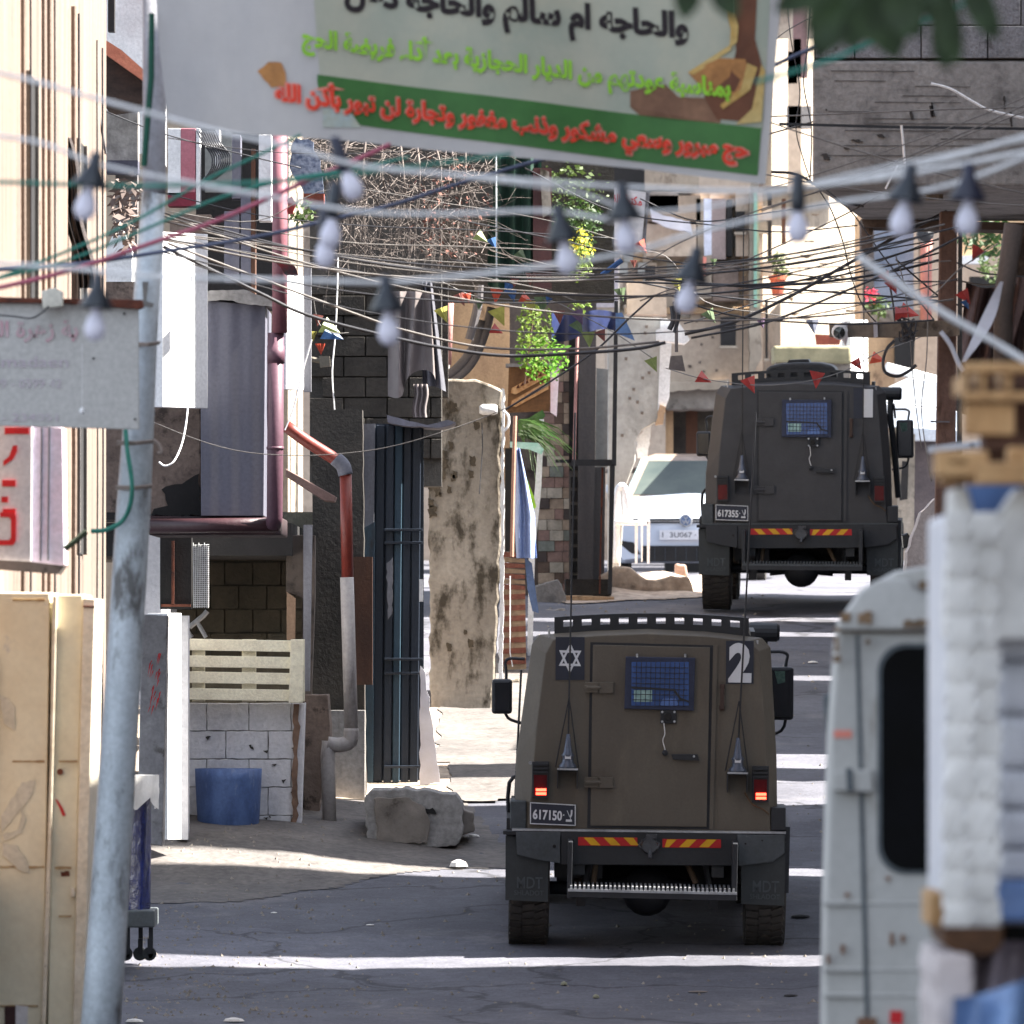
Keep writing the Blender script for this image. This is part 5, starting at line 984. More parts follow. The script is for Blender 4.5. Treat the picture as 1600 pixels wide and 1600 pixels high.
# white corrugated roofs
r = empty('shed', (P(1420, 860, 98).x, 98, gz(98)), 'shed roofed with white corrugated sheets behind the brown pole', 'shed')
for i, (q_, mt) in enumerate((([(1386, 566), (1470, 588), (1475, 600), (1384, 580)], whitewash), ([(1372, 612), (1420, 590), (1500, 600), (1500, 640), (1360, 626)], mirror_m), ([(1358, 628), (1500, 642), (1500, 672), (1392, 664), (1362, 650)], mirror_m), ([(1388, 664), (1500, 672), (1500, 690), (1420, 688)], mk('blue_white_sheet', S(206,214,224), S(186,196,208))))):
    MB().pr(q_, 98-i*.25, .5).build('roof_sheet', mt, r, bevel=.01)
MB().pr([(1390, 668), (1404, 668), (1402, 830), (1390, 830)], 97, .2).build('pale_post', plaster_beige, r)
MB().pr([(1405, 676), (1430, 678), (1428, 860), (1402, 860)], 96.8, .2).build('wall_panel', plaster_beige, r)
MB().pr([(1430, 680), (1500, 690), (1500, 860), (1424, 860)], 97.6, .2).build('dark_wall', mk('mauve_dark_wall', S(96,88,90), S(76,70,74)), r)
MB().pr([(1410, 720), (1420, 722), (1418, 780), (1406, 782)], 96.7, .05).build('dark_window', dark_in, r)
# backdrop street end and filler so that no sky shows
r = empty('house', (-4, 128, gz(128)), 'pale far house closing the street behind the banner and vines', 'house')
MB().box(-12, 9, 130, 134, gz(130)-1, 22).build('wall', far_tan, r)
for i in range(5):
    for j in range(3): MB().box(-10+i*3.6, -8.8+i*3.6, 129.9, 130, 5+j*4, 7+j*4).build('window', dark_in, r)
r = empty('house', (-4.6, 82, gz(82)), 'far upper storeys behind the tan overhanging house on the left', 'house')
MB().box(-9, -1.9, 76.5, 82, gz(80), 12).build('wall', far_white, r)
MB().bx(165, -40, 245, 240, 72, 2).build('white_wall', whitewash, r)
MB().bx(168, -60, 178, 48, 71.6, .2).build('window', dark_in, r)
MB().pr([(165, 66), (226, 120), (226, 160), (165, 168)], 70, 1).build('gable', dark_wood, r)
MB().pr([(165, 62), (190, 78), (226, 110), (248, 122), (248, 130), (224, 126), (165, 84)], 69.8, 1.2).build('tile_roof', roof_tile, r)
MB().bx(165, 172, 215, 250, 71.4, .3).build('grey_screen', mk('grey_screen', S(150,146,140), S(112,108,104), scale=12), r)
MB().bx(165, 250, 215, 270, 71.2, .3).build('balcony_rail', mk('dark_rail', S(70,70,84)), r)
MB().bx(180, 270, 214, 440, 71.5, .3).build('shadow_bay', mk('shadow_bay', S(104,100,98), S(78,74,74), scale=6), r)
MB().pr([(165, 390), (186, 345), (206, 392), (206, 470), (165, 470)], 70.8, .2).build('white_awning', whitewash, r)
MB().bx(165, 400, 240, 470, 71, .2).build('white_wall', whitewash, r)
solo('dark_leaf_bunch', leaves(160, P(196, 330, 66), (.1, .2, .3), .06, mk('wilted_leaf', S(110,96,90), bump=0), 41, 1.6), mk('wilted_leaf', (0,0,0)), 'wilted plant on the balcony behind the metal pole', 'plant', kind='stuff')
# thick black cable loops on the balcony
r = empty('cable_coil', P(340, 280, 61.5), 'coil of black cables hanging on the left balcony', 'cable coil')
for i in range(9):
    MB().tube(spline([P(308+i*3.6, 205, 61.6), P(318+i*3.4, 225, 61.5), P(330+i*3.6, 242, 61.5), P(330+i*3.2, 262, 61.5), P(318+i*2.2, 280, 61.6)], 5), .006, 5).build('loop', black_cord, r)
# hanging shirt-like clothes and red basket
solo('hanging_plastic', MB().pr(jag([(454, 232), (462, 215), (490, 222), (500, 260), (508, 318), (486, 330), (470, 290), (452, 262)], 3, 9, 3), 64.5, .05), mk('crumpled_blue_white', S(170,180,196), S(90,104,130), scale=30, bump=.6), 'crumpled blue and white plastic hanging beside the pink downpipe', 'plastic')
solo('red_bundle', MB().pr(jag([(448, 312), (456, 306), (462, 318), (458, 334), (449, 334)], 1.5, 5, 3), 61.2, .06), PEN['red'], 'small red cloth bundle by the pink downpipe', 'cloth')
solo('pot_plant', leaves(80, P(470, 330, 63), (.1, .1, .09), .05, leaf_olive, 44), leaf_olive, 'small green sprout beside the pink downpipe', 'plant', kind='stuff')
solo('flower_box', MB().bx(474, 302, 506, 318, 64, .2), terr_pot, 'small terracotta box near the pink downpipe', 'flower box')
solo('red_black_bag', MB().pr(jag([(418, 398), (436, 396), (462, 418), (466, 430), (448, 430)], 1.5, 6, 5), 61, .1), mk('red_black_cloth', S(120,28,34), S(36,32,36), scale=9), 'red and black bag caught on the plum downpipe', 'bag')
# ------------------------------------------------------------------ parked white car facing the camera
cx_, cy_ = P(1072, 900, 103).x, 103
car = empty('parked_car', (cx_, cy_, gh(cx_, cy_)), 'white hatchback parked facing the camera beside the farther armoured vehicle', 'car')
car.rotation_euler = (R(1), 0, R(-4))
def ring(y, pts): return [Vector((x, y, z)) for x, z in pts]+[Vector((-x, y, z)) for x, z in pts[::-1]]
st = [(0, [(.05,.26),(.62,.26),(.74,.36),(.78,.5),(.74,.62),(.60,.70),(.05,.72)]), (.12, [(.05,.2),(.74,.2),(.86,.32),(.885,.5),(.86,.68),(.72,.78),(.05,.80)]), (.5, [(.05,.2),(.80,.2),(.895,.32),(.9,.55),(.88,.78),(.74,.88),(.05,.91)]),
      (1.05, [(.05,.2),(.82,.2),(.9,.32),(.9,.6),(.89,.86),(.78,.96),(.05,1.0)]), (4.0, [(.05,.25),(.82,.25),(.9,.35),(.9,.6),(.89,.9),(.78,.98),(.05,1.0)]), (4.2, [(.05,.3),(.7,.3),(.8,.4),(.8,.6),(.78,.8),(.7,.9),(.05,.92)])]
MB().loft([ring(y, p) for y, p in st]).build('body', car_white, car, local=True, bevel=.01, smooth=True)
cab = MB().loft([[Vector((-.72,1.0,.96)),Vector((.72,1.0,.96)),Vector((.76,4.1,.96)),Vector((-.76,4.1,.96))],[Vector((-.56,1.78,1.42)),Vector((.56,1.78,1.42)),Vector((.58,3.7,1.42)),Vector((-.58,3.7,1.42))],[Vector((-.46,2.0,1.455)),Vector((.46,2.0,1.455)),Vector((.48,3.5,1.455)),Vector((-.48,3.5,1.455))]]); cab.build('roof', car_roof, car, local=True)
MB().add([(-.66,1.03,.985),(.66,1.03,.985),(.52,1.70,1.375),(-.52,1.70,1.375)], [(0,1,2,3)]).build('windscreen', glass_green, car, local=True)
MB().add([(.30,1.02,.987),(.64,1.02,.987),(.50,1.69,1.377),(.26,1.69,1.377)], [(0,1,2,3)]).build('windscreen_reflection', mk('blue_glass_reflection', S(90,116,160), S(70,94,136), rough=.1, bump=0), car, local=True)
for s in (-1, 1):
    MB().tube([(s*.72,.98,.97),(s*.57,1.72,1.40)], .035, 8).build('pillar', mk('pale_glassy_edge', S(170,196,196), bump=0), car, local=True)
    MB().box(*( (s*.98, s*.86) if s < 0 else (.86, .98)), 1.1, 1.25, 1.0, 1.1).build('mirror', car_white, car, local=True, bevel=.02)
    hl = MB().prism([(s*.50,.62),(s*.80,.66),(s*.86,.74),(s*.70,.76),(s*.52,.70)], -.0+.04, .3).build('headlight', mk('headlight_glass', S(150,166,176), S(90,104,116), rough=.15, bump=0, scale=12), car, local=True)
    MB().prism([(s*.52,.30),(s*.80,.34),(s*.74,.46),(s*.60,.44)], -.01, .2).build('fog_vent', dark_in, car, local=True)
    MB().prism([(s*.55,.26),(s*.72,.24),(s*.84,.42),(s*.80,.46),(s*.66,.34)], -.02, .1).build('bumper_blade', car_white, car, local=True)
    MB().lathe([(.22,-.1),(.31,-.1),(.32,0),(.31,.1),(.22,.1)], (s*.78,.75,.31), 'x', 24).build('wheel', tyre_m, car, local=True)
MB().prism([(-.6,.66),(.6,.66),(.62,.71),(-.62,.71)], -.02, .1).build('grille', dark_in, car, local=True)
MB().box(-.58, .58, -.026, -.02, .678, .686).build('grille_trim', chrome, car, local=True)
MB().box(-.5, .5, -.02, .1, .22, .40).build('lower_grille', dark_in, car, local=True)
for i in range(9): MB().box(-.48+i*.12, -.475+i*.12, -.026, -.02, .22, .38).build('grille_bar', mk('grille_slate', S(70,76,84)), car, local=True)
lg = MB().lathe([(.001,-.04),(.068,-.04),(.075,-.03),(.075,0)], (0, 0, .69), 'y', 24).build('badge', chrome, car, local=True)
MB().lathe([(.001,-.045),(.058,-.044),(.058,-.04)], (0, 0, .69), 'y', 24).build('badge_disc', mk('badge_blue', S(96,116,150), bump=0), lg, local=True)
letters('V', chrome, lg, -.03, .03, .70, .735, -.05, local=True, bold=.02); letters('W', chrome, lg, -.045, .045, .645, .695, -.05, local=True, bold=.02)
npl = MB().box(-.30, .24, -.05, 0, .47, .58).build('licence_plate', sign_white, car, local=True)
letters('1  3U067 · R', mk('plate_grey_print', S(130,130,134), bump=0), npl, -.27, .21, .495, .555, -.053, local=True, bold=.02)
# white plastic chair
r = empty('plastic_chair', (P(985, 880, 92).x, 92, P(985, 880, 92).z), 'white plastic armchair standing on the rubble in front of the car', 'chair')
MB().tube(spline([P(963, 880, 91.8), P(964, 830, 91.8), P(962, 790, 91.8), P(966, 764, 91.8), P(974, 760, 91.8), P(980, 780, 91.8), P(984, 812, 91.8)], 5), .035, 8).build('back_frame', chair_white, r, smooth=True)
MB().pr([(960, 812), (1000, 814), (1000, 820), (962, 820)], 91.7, .4).build('seat', chair_white, r, bevel=.01)
for i in range(3): MB().pr([(967+i*5, 768), (970+i*5, 768), (972+i*5, 812), (969+i*5, 812)], 92.0, .02).build('back_slat', chair_white, r)
for a in (994, 1013): MB().pr([(a-2, 815), (a+3, 815), (a+2, 880), (a-2, 880)], 91.8, .04).build('leg', chair_white, r)
MB().pr([(996, 812), (1015, 812), (1014, 820), (996, 820)], 91.8, .3).build('armrest', chair_white, r, bevel=.01)
for a in (964, 1003): MB().pr([(a-2, 818), (a+2, 818), (a+1, 878), (a-1, 878)], 92.3, .04).build('leg', chair_white, r)
solo('block_pile', MB().pr(jag([(1055, 880), (1072, 882), (1075, 900), (1056, 904)], 1, 6), 90, .5), mk('pinkish_block', S(176,150,138)), 'small pinkish block at the end of the rubble', 'masonry block', bevel=.02)
solo('far_parked_vehicle_part', MB().pr([(1408, 836), (1418, 832), (1422, 838), (1420, 856), (1410, 858)], 80, .15), glass_dark, 'dark wing mirror of a hidden vehicle right of the farther armoured vehicle', 'wing mirror', bevel=.01)
solo('white_tarp_heap', MB().pr(jag([(1418, 862), (1440, 800), (1462, 778), (1500, 790), (1500, 900), (1418, 900)], 2, 10), 64, .5), mk('pinkish_white_tarp', S(190,178,172), S(160,148,142), streak=4), 'pinkish white tarpaulin leaning behind the old van', 'tarpaulin')
# ------------------------------------------------------------------ concrete overhang at the upper right
r = empty('house', (P(1450, 1450, 56).x+1, 56, gz(56)), 'grey concrete upper storey overhanging the street at the upper right', 'house')
A = P(1270, 290, 54); Bx = 7.0; zt = P(0, -60, 54).z
MB().add([A, Vector((Bx, 54, A.z)), Vector((Bx, 54, P(0, 95, 54).z)), Vector((A.x, 54, P(0, 95, 54).z)), Vector((2.28, 58.4, P(0, 345, 58.4).z)), Vector((Bx, 58.4, P(0, 345, 58.4).z)), Vector((Bx, 58.4, 4.2)), Vector((2.28, 58.4, 4.2))],
         [(0,1,2,3),(5,4,7,6),(0,4,5,1),(3,2,6,7),(0,3,7,4),(1,5,6,2)]).build('slab_wall', concrete, r, bevel=.015)
MB().add([Vector((A.x+.01, 54.06, P(0, 95, 54).z)), Vector((Bx, 54.06, P(0, 95, 54).z)), Vector((Bx, 54.06, zt)), Vector((A.x+.01, 54.06, zt)), Vector((2.28, 58.2, 4.0)), Vector((Bx, 58.2, 4.0)), Vector((Bx, 58.2, zt)), Vector((2.28, 58.2, zt))],
         [(0,1,2,3),(5,4,7,6),(0,4,5,1),(3,2,6,7),(0,3,7,4),(1,5,6,2)]).build('mortar_bed', mortar, r)
q = random.Random(2)
for row, (y0, y1, off) in enumerate(((40, 90, 0), (-10, 38, 52), (-60, -12, 10), (-110, -62, 60))):
    a = 1274; c = 1336+off
    while a < 1660:
        MB().bx(a+1, y0, c-1, y1, 54+q.uniform(-.008, .008), .1).build('block', block_grey, r, bevel=.004); a = c; c += 104
q = random.Random(31)
for i in range(15):
    b = 112+i*11.5+q.uniform(-3, 3); a = q.uniform(1276, 1480); c = a+q.uniform(60, 240)
    MB().pr(jag([(a, b), (c, b+1), (c, b+2.2), (a, b+1.6)], .5, 9, i), 53.996, .008).build('board_mark', mk('form_board_shadow', S(104,102,101), S(92,90,89), scale=10, bump=.4), r)
q = random.Random(8)
hm = mk('chipped_concrete', S(66,62,60), bump=.4)
for a, b, w_, h_ in ((1290, 170, 3, 2), (1422, 172, 6, 14), (1452, 165, 10, 16), (1455, 160, 4, 22), (1568, 150, 4, 20), (1578, 175, 5, 22), (1330, 218, 20, 3), (1284, 240, 14, 9), (1370, 210, 14, 4), (1318, 230, 10, 3)):
    MB().pr(jag([(a, b), (a+w_*.6, b-1), (a+w_, b+h_), (a+w_*.3, b+h_)], 1, 4, a), 53.99, .02).build('chip', hm, r)
MB().pr([(1218, 191), (1400, 196), (1700, 200), (1700, 204), (1400, 200), (1218, 195)], 53.7, .02).build('black_rod', army_dark, r)
MB().bx(1448, 300, 1474, 312, 55, .1).build('socket_plate', plaster_beige, r)
MB().pr([(1346, 342), (1700, 350), (1700, 362), (1350, 354)], 58.2, .5).build('soffit_beam', mk('brown_soffit', S(108,94,84), S(88,76,68), stain=S(60,52,46)), r)
MB().bx(1346, 350, 1364, 390, 58.4, .3).build('stub_pillar', plaster_tan, r)
MB().bx(1576, 352, 1640, 700, 57.5, .4).build('side_pillar', mk('brown_soffit', (0, 0, 0)), r)
MB().pr([(1540, 450), (1700, 450), (1700, 1400), (1540, 1400)], 57.9, .3).build('dark_wall', mk('mauve_dark_wall', (0, 0, 0)), r)
solo('netting', MB().grid(lambda u, v: P(lerp(1490, 1590, u)+20*(1-v), lerp(440, 640, v)+10*math.sin(u*5), 56.8+.08*math.sin(u*20+v*4)), 26, 10), maroon_net, 'maroon brown netting draped behind the steel pole', 'netting', smooth=True)
solo('grey_pole', MB().tube([P(1566, 700, 50), P(1568, 470, 50), P(1585, 350, 50)], .055, 10), mk('brown_dark_pole', S(84,74,68), S(66,58,54), streak=5), 'dark brown pole at the right edge above the pallets', 'pole', smooth=True)
# rust brown pole with crossarm and camera
r = empty('utility_pole', (P(1475, 900, 55).x, 55, gz(55)), 'rust brown square utility pole carrying a wooden crossarm and tangled cables', 'pole')
p0 = P(1468, 1500, 55); p1 = P(1482, 330, 55)
MB().loft([[p+Vector((x*s, y*s, 0)) for x, y in ((-1, -1), (1, -1), (1, 1), (-1, 1))] for p, s in ((p0, .075), (p1, .052))]).build('shaft', rust_pole, r, bevel=.012)
MB().pr([(1498, 350), (1504, 350), (1503, 860), (1494, 860)], 55.05, .03).build('cable_duct', mk('grey_cable_jacket', (0, 0, 0)), r)
MB().pr([(1454, 657), (1484, 658), (1484, 660), (1454, 660)], 54.9, .02).build('strap', grey_board, r)
cr = MB().pr([(1296, 505), (1400, 502), (1500, 500), (1500, 524), (1400, 527), (1297, 526)], 54.7, .09).build('crossarm', mk('grey_timber', S(132,120,106), S(104,94,84), scale=8, stain=S(80,70,62), sscale=8), r, bevel=.004)
MB().pr([(1320, 503), (1324, 503), (1325, 528), (1322, 540), (1317, 530)], 54.66, .12).build('rag_tie', cloth_white, cr)
MB().pr([(1365, 503), (1371, 503), (1372, 526), (1366, 527)], 54.66, .12).build('rag_tie', cloth_white, cr)
MB().lathe([(.02, -.16), (.045, -.15), (.048, .04), (.03, .06)], P(1312, 518, 54.5), 'y', 14).build('security_camera', white_metal, cr, smooth=True)
MB().lathe([(.001, -.17), (.036, -.168), (.036, -.15)], P(1310, 521, 54.5), 'y', 12).build('camera_lens', glass_dark, cr)
q = random.Random(17)
for i in range(6):
    a = q.uniform(1395, 1440); pts = [P(a+q.uniform(-16, 16), 508+q.uniform(-12, 26), 54.6+q.uniform(-.03, .03)) for _ in range(5)]
    MB().tube(spline(pts, 5), .005, 5).build('cable_knot', black_cord, r)
MB().tube(spline([P(a, b, 54.6) for a, b in ((1398, 532), (1386, 545), (1380, 565), (1384, 582), (1402, 588), (1420, 580), (1432, 570))], 5), .01, 6).build('cable_loop', black_cord, r)
r = empty('steel_bracket', P(1490, 700, 30), 'pale steel bracket sticking out left of the stacked pallets', 'bracket')
MB().pr([(1450, 698), (1532, 688), (1534, 698), (1452, 708)], 30, .05).build('bar', grey_film, r, bevel=.003)
MB().lathe([(.006, 0), (.006, .006)], P(1519, 696, 29.99), 'y', 8).build('bolt', dark_in, r)
# ------------------------------------------------------------------ old white van, rear view, near right
vx, vy = P(1752, 1900, 27).x, 27
van = empty('parked_van', (vx, vy, gz(27)), 'old white van with rust stains and dark rear window, near the right edge', 'van')
van.rotation_euler = (0, 0, R(-2.6))
def vz(py): return P(0, py, 27).z-gz(27)
def vX(p): return P(p, 0, 27).x-vx
halfw = [(vX(1300), .30), (vX(1281), .5), (vX(1281), vz(1600)), (vX(1284), vz(1400)), (vX(1292), vz(1150)), (vX(1302), vz(1005)), (vX(1308), vz(972)), (vX(1345), vz(920)), (vX(1400), vz(892)), (vX(1480), vz(878)), (vX(1600), vz(868)), (0.0, vz(864))]
def vring(y, sx=1, dz=0, sz=1): return [Vector((x*sx, y, z*sz+dz)) for x, z in halfw]+[Vector((-x*sx, y, z*sz+dz)) for x, z in halfw[-2::-1]]
MB().loft([vring(0, .985), vring(.05), vring(3.6), vring(4.3, .95, 0, .9)]).build('body', van_white, van, local=True, bevel=.01, smooth=False)
MB().prism([(vX(1312), vz(975)), (vX(1345), vz(925)), (vX(1372), vz(905)), (vX(1420), vz(905)), (vX(1432), vz(925)), (vX(1800), vz(935)), (vX(1800), vz(984)), (vX(1312), vz(985))], -.05, .1).build('roof_cap', van_white, van, local=True, bevel=.03, smooth=True)
MB().prism([(vX(1303), vz(980)), (vX(2150), vz(980)), (vX(2150), vz(987)), (vX(1303), vz(987))], -.035, .02).build('rain_gutter', van_rust, van, local=True, bevel=.004)
m = MB()
for a, b, w_, h_ in ((1312, 958, 16, 14), (1340, 958, 24, 16), (1412, 970, 40, 10), (1303, 995, 8, 24), (1302, 1025, 12, 10), (1352, 1000, 8, 6), (1436, 908, 34, 12)):
    MB().prism([(vX(x), vz(y)) for x, y in jag([(a, b), (a+w_, b-2), (a+w_, b+h_), (a, b+h_)], 2.5, 7, a)], -.06, -.03).build('rust_patch', van_rust, van, local=True)
tail = MB().prism([(vX(1342), vz(992)), (vX(2160), vz(992)), (vX(2170), vz(1800)), (vX(1352), vz(1800))], -.012, .0).build('rear_door', van_white, van, local=True, bevel=.004)
MB().prism([(vX(1337), vz(992)), (vX(1343), vz(992)), (vX(1364), vz(1800)), (vX(1356), vz(1800))], -.018, .0).build('door_seal', seal, van, local=True)
def rrect(a, b, c, d, rad):
    o = []
    for cx__, cy__, s0 in ((c-rad, b+rad, -90), (c-rad, d-rad, 0), (a+rad, d-rad, 90), (a+rad, b+rad, 180)):
        for k in range(7): t = R(s0+15*k); o.append((cx__+rad*math.cos(t), cy__+rad*math.sin(t)))
    return [(vX(x), vz(y)) for x, y in o]
MB().prism(rrect(1371, 1005, 2140, 1366, 44), -.02, -.012).build('window_seal', seal, van, local=True)
MB().prism(rrect(1378, 1012, 2133, 1359, 40), -.026, -.0205).build('rear_window', mk('black_window_opening', (.004,.004,.005), (.003,.003,.003), rough=.8, bump=0, spec=.1), van, local=True)
hg = MB().prism([(vX(1302), vz(1205)), (vX(1362), vz(1202)), (vX(1365), vz(1238)), (vX(1304), vz(1236))], -.05, 0).build('hinge', van_white, van, local=True, bevel=.006)
MB().prism([(vX(1322), vz(1200)), (vX(1332), vz(1200)), (vX(1334), vz(1236)), (vX(1324), vz(1236))], -.06, -.05).build('hinge_pin', seal, hg, local=True)
MB().prism([(vX(1303), vz(1141)), (vX(1331), vz(1141)), (vX(1331), vz(1153)), (vX(1303), vz(1153))], -.004, 0).build('red_sticker', pr_pink, van, local=True)
for y in (1408, 1512, 1552):
    MB().prism([(vX(1285), vz(y)), (vX(2180), vz(y-2)), (vX(2180), vz(y+6)), (vX(1285), vz(y+8))], -.016, .0).build('pressed_rib', van_white, van, local=True, bevel=.015)
for a, b, w_, h_ in ((1314, 1476, 6, 14), (1390, 1458, 6, 18), (1408, 1460, 5, 12), (1320, 1395, 8, 6), (1384, 1370, 7, 5), (1390, 1580, 20, 20), (1340, 1590, 30, 20), (1290, 1492, 6, 14)):
    MB().prism([(vX(x), vz(y)) for x, y in jag([(a, b), (a+w_, b), (a+w_, b+h_), (a, b+h_)], 1.5, 5, b)], -.023, -.012).build('paint_chip', pr_brown if a not in (1390,) or b < 1500 else sign_red, van, local=True)
mi = MB().prism([(vX(1269), vz(1096)), (vX(1284), vz(1090)), (vX(1288), vz(1170)), (vX(1276), vz(1178))], 2.9, 3.0).build('wing_mirror', seal, van, local=True, bevel=.01)
MB().box(-.66, .66, -.06, .1, .32, .5).build('rear_bumper', army_dark, van, local=True, bevel=.02)
for s in (-1, 1):
    for y in (.9, 3.4): MB().lathe([(.2, -.1), (.32, -.1), (.33, 0), (.32, .1), (.2, .1)], (s*.74, y, .33), 'x', 24).build('wheel', tyre_m, van, local=True)
# ------------------------------------------------------------------ wrapped stack with pallets, nearest right
r = empty('wrapped_stack', (P(1560, 2000, 20).x, 20.4, gz(20)), 'tall stack of goods in white stretch film at the right edge', 'wrapped stack')
def wrap(u, v, a0, a1, b0, b1, D, amp):
    y = lerp(b0, b1, v); a = lerp(a0, a1, u); return P(a+amp*4*math.sin(y*.03+u*3)+(12*(1-min(1, (y-b0)/160)) if u < .3 else 0), y, D+.22*abs(u-.45)**1.5*1.5+amp*.0035*math.sin(v*31+u*9)+.002*math.sin(v*70)+.012*math.sin(u*26+v*2))
q = random.Random(51); y = 800
while y < 1440:
    h_ = q.uniform(44, 66); x_ = 1478-(y-800)*.012+q.uniform(-3, 3); w1 = x_+q.uniform(34, 52)
    for (a, c, d) in ((x_, w1, 0), (w1, 1562+q.uniform(-4, 3), q.uniform(.0, .05))):
        MB().grid(lambda u, v: P(lerp(a, c, u)+1.5*math.sin(v*9+a), lerp(y, min(y+h_, 1448), v), 20+d-.008*abs(math.sin(math.pi*v))**.5-.008*abs(math.sin(math.pi*u))**.5+.006*math.sin(u*17+v*11+y)), 12, 10).build('wrapped_carton', white_film, r, smooth=True)
    y += h_
MB().pr([(1488, 762), (1512, 760), (1522, 800), (1530, 850), (1545, 852), (1566, 800), (1592, 762), (1660, 760), (1660, 1000), (1480, 1000)], 20.12, .3).build('film_top', white_film, r, bevel=.01)
MB().pr([(1508, 758), (1600, 758), (1570, 810), (1544, 850), (1530, 850)], 20.6, .2).build('blue_bag', blue_film, r)
MB().bx(1478, 800, 1900, 1445, 20.3, .9).build('goods', sign_white, r, bevel=.02)
y = 870
while y < 1370:
    h_ = q.uniform(60, 90); MB().bx(1558, y, 1900, min(y+h_, 1376)-1, 20.2+q.uniform(0, .03), .3).build('wrapped_carton', grey_film, r, bevel=.02); y += h_
MB().bx(1558, 1376, 1900, 1440, 20.15, .3).build('blue_edge', blue_film, r, bevel=.01)
MB().bx(1452, 1395, 1474, 1448, 20.25, .4).build('cardboard_corner', pallet_wood, r, bevel=.005)
MB().pr(jag([(1470, 1446), (1572, 1446), (1560, 1486), (1528, 1494), (1498, 1490), (1474, 1478)], 3, 12), 20.2, .6).build('dark_bottom', cardboard, r, bevel=.01)
MB().bx(1572, 1440, 1900, 1480, 20.4, .6).build('dark_gap', dark_in, r)
MB().pr(jag([(1462, 1488), (1520, 1492), (1522, 1570), (1500, 1900), (1462, 1900)], 2, 14), 20.1, .8).build('white_sack', mk('pale_pink_sack', S(206,196,192), S(184,172,170), bump=.8, bscale=9), r, bevel=.02)
MB().grid(lambda u, v: P(lerp(1512, 1720, u), lerp(1470, 1900, v), 20.3+.05*math.sin(u*21+v*5)+.04*math.sin(v*22)), 40, 30).build('pinkish_film', mk('mauve_film', S(172,160,166), S(140,128,136), rough=.4, bump=1, bscale=8), r, smooth=True)
MB().grid(lambda u, v: P(lerp(1476, 1720, u)+(1-v)*(14 if u < .5 else 0), lerp(1542+16*math.cos(u*5), 1900, v), 20.0+.06*math.sin(u*11+v*3)+.16*u), 30, 20).build('blue_sack', mk('blue_sack', S(120,148,190), S(88,112,152), rough=.4, bump=.8, bscale=9), r, smooth=True)
def crate(nm, lab, D, parts):
    t = empty(nm, P(parts[0][0], parts[0][3], D), lab, 'pallet')
    for a, b, c, d, dd, mt, pn in parts: MB().bx(a, b, c, d, D+dd, .12 if pn != 'bearer' else .5).build(pn, mt, t, bevel=.006)
crate('pallet', 'upper wooden pallet with two dark openings at the right edge', 20.2, [(1506, 566, 1700, 582, 0, pallet_wood, 'deck_board'), (1506, 582, 1512, 612, .02, pallet_wood, 'bearer'), (1533, 576, 1542, 612, .02, pallet_wood, 'bearer'), (1572, 576, 1582, 612, .02, pallet_wood, 'bearer'), (1510, 580, 1700, 614, .5, brown_board, 'back_board'), (1506, 612, 1700, 626, 0, pallet_wood, 'deck_board'), (1508, 630, 1586, 680, .03, pallet_wood, 'side_block'), (1586, 600, 1700, 690, .2, brown_board, 'back_board')])
crate('pallet', 'lower wooden pallet resting on the white wrapped stack', 20.0, [(1462, 704, 1545, 744, 0, pallet_wood, 'side_block'), (1484, 716, 1512, 724, -.01, mk('stamp_brown', S(150,116,76), bump=0), 'stamp'), (1540, 690, 1576, 722, .3, brown_board, 'back_board'), (1576, 698, 1700, 724, .05, pallet_wood, 'side_block'), (1524, 722, 1700, 756, -.02, pallet_wood, 'deck_board'), (1536, 676, 1600, 704, .25, brown_board, 'back_board'), (1470, 744, 1540, 756, .1, pallet_wood, 'deck_board')])
# white ribbon cloth right
solo('white_ribbon', MB().grid(lambda u, v: P(lerp(1565, 1505, v**.9)+lerp(-2, 16*math.sin(v*3.1)+3, u), lerp(440, 565, v), 44+.05*math.sin(v*5)), 3, 14), cloth_white, 'white plastic ribbon blowing down toward the upper pallet', 'ribbon')
solo('white_ribbon', MB().tube(spline([P(1470, 518, 44), P(1486, 540, 44), P(1498, 568, 44), P(1505, 580, 44)], 4), .012, 5), cloth_white, 'thin white strip running from the crossarm to the pallet', 'ribbon')
# ------------------------------------------------------------------ banner across the street
r = empty('banner', P(730, 230, 38), 'green and white cloth banner with Arabic greeting stretched across the street', 'banner')
def by(x, z): return 38+.05*math.sin(x*2.1+.4)+.03*math.sin(x*7+z*2)
def bot(px_):
    for (a, b), (c, d) in zip(((240, 178), (270, 190), (400, 211), (560, 222), (700, 236), (1000, 262), (1186, 287)), ((270, 190), (400, 211), (560, 222), (700, 236), (1000, 262), (1186, 287), (1240, 290))):
        if px_ <= c: return lerp(b, d, (px_-a)/(c-a))
    return 290
def bpt(p, q_, off=0):
    v = P(p, q_, 38); v.y = by(v.x, v.z)-off; return v
def band(a0, a1, f_top, f_bot, off, nu=60, nv=14): return MB().grid(lambda u, v: bpt(a0(v)+(a1(v)-a0(v))*u, lerp(f_top(a0(v)+(a1(v)-a0(v))*u), f_bot(a0(v)+(a1(v)-a0(v))*u), v), off), nu, nv)
band(lambda v: 250+lerp(-8, 14, v)-10*math.sin(v*3), lambda v: lerp(1236, 1196, v), lambda x: -180, bot, 0, 80, 24).build('cloth', banner_white, r, smooth=True)
band(lambda v: lerp(478, 500, v), lambda v: lerp(1214, 1192, v), lambda x: -178, lambda x: 122+(x-500)*.118, .004, 60, 16).build('printed_field', banner_print, r, smooth=True)
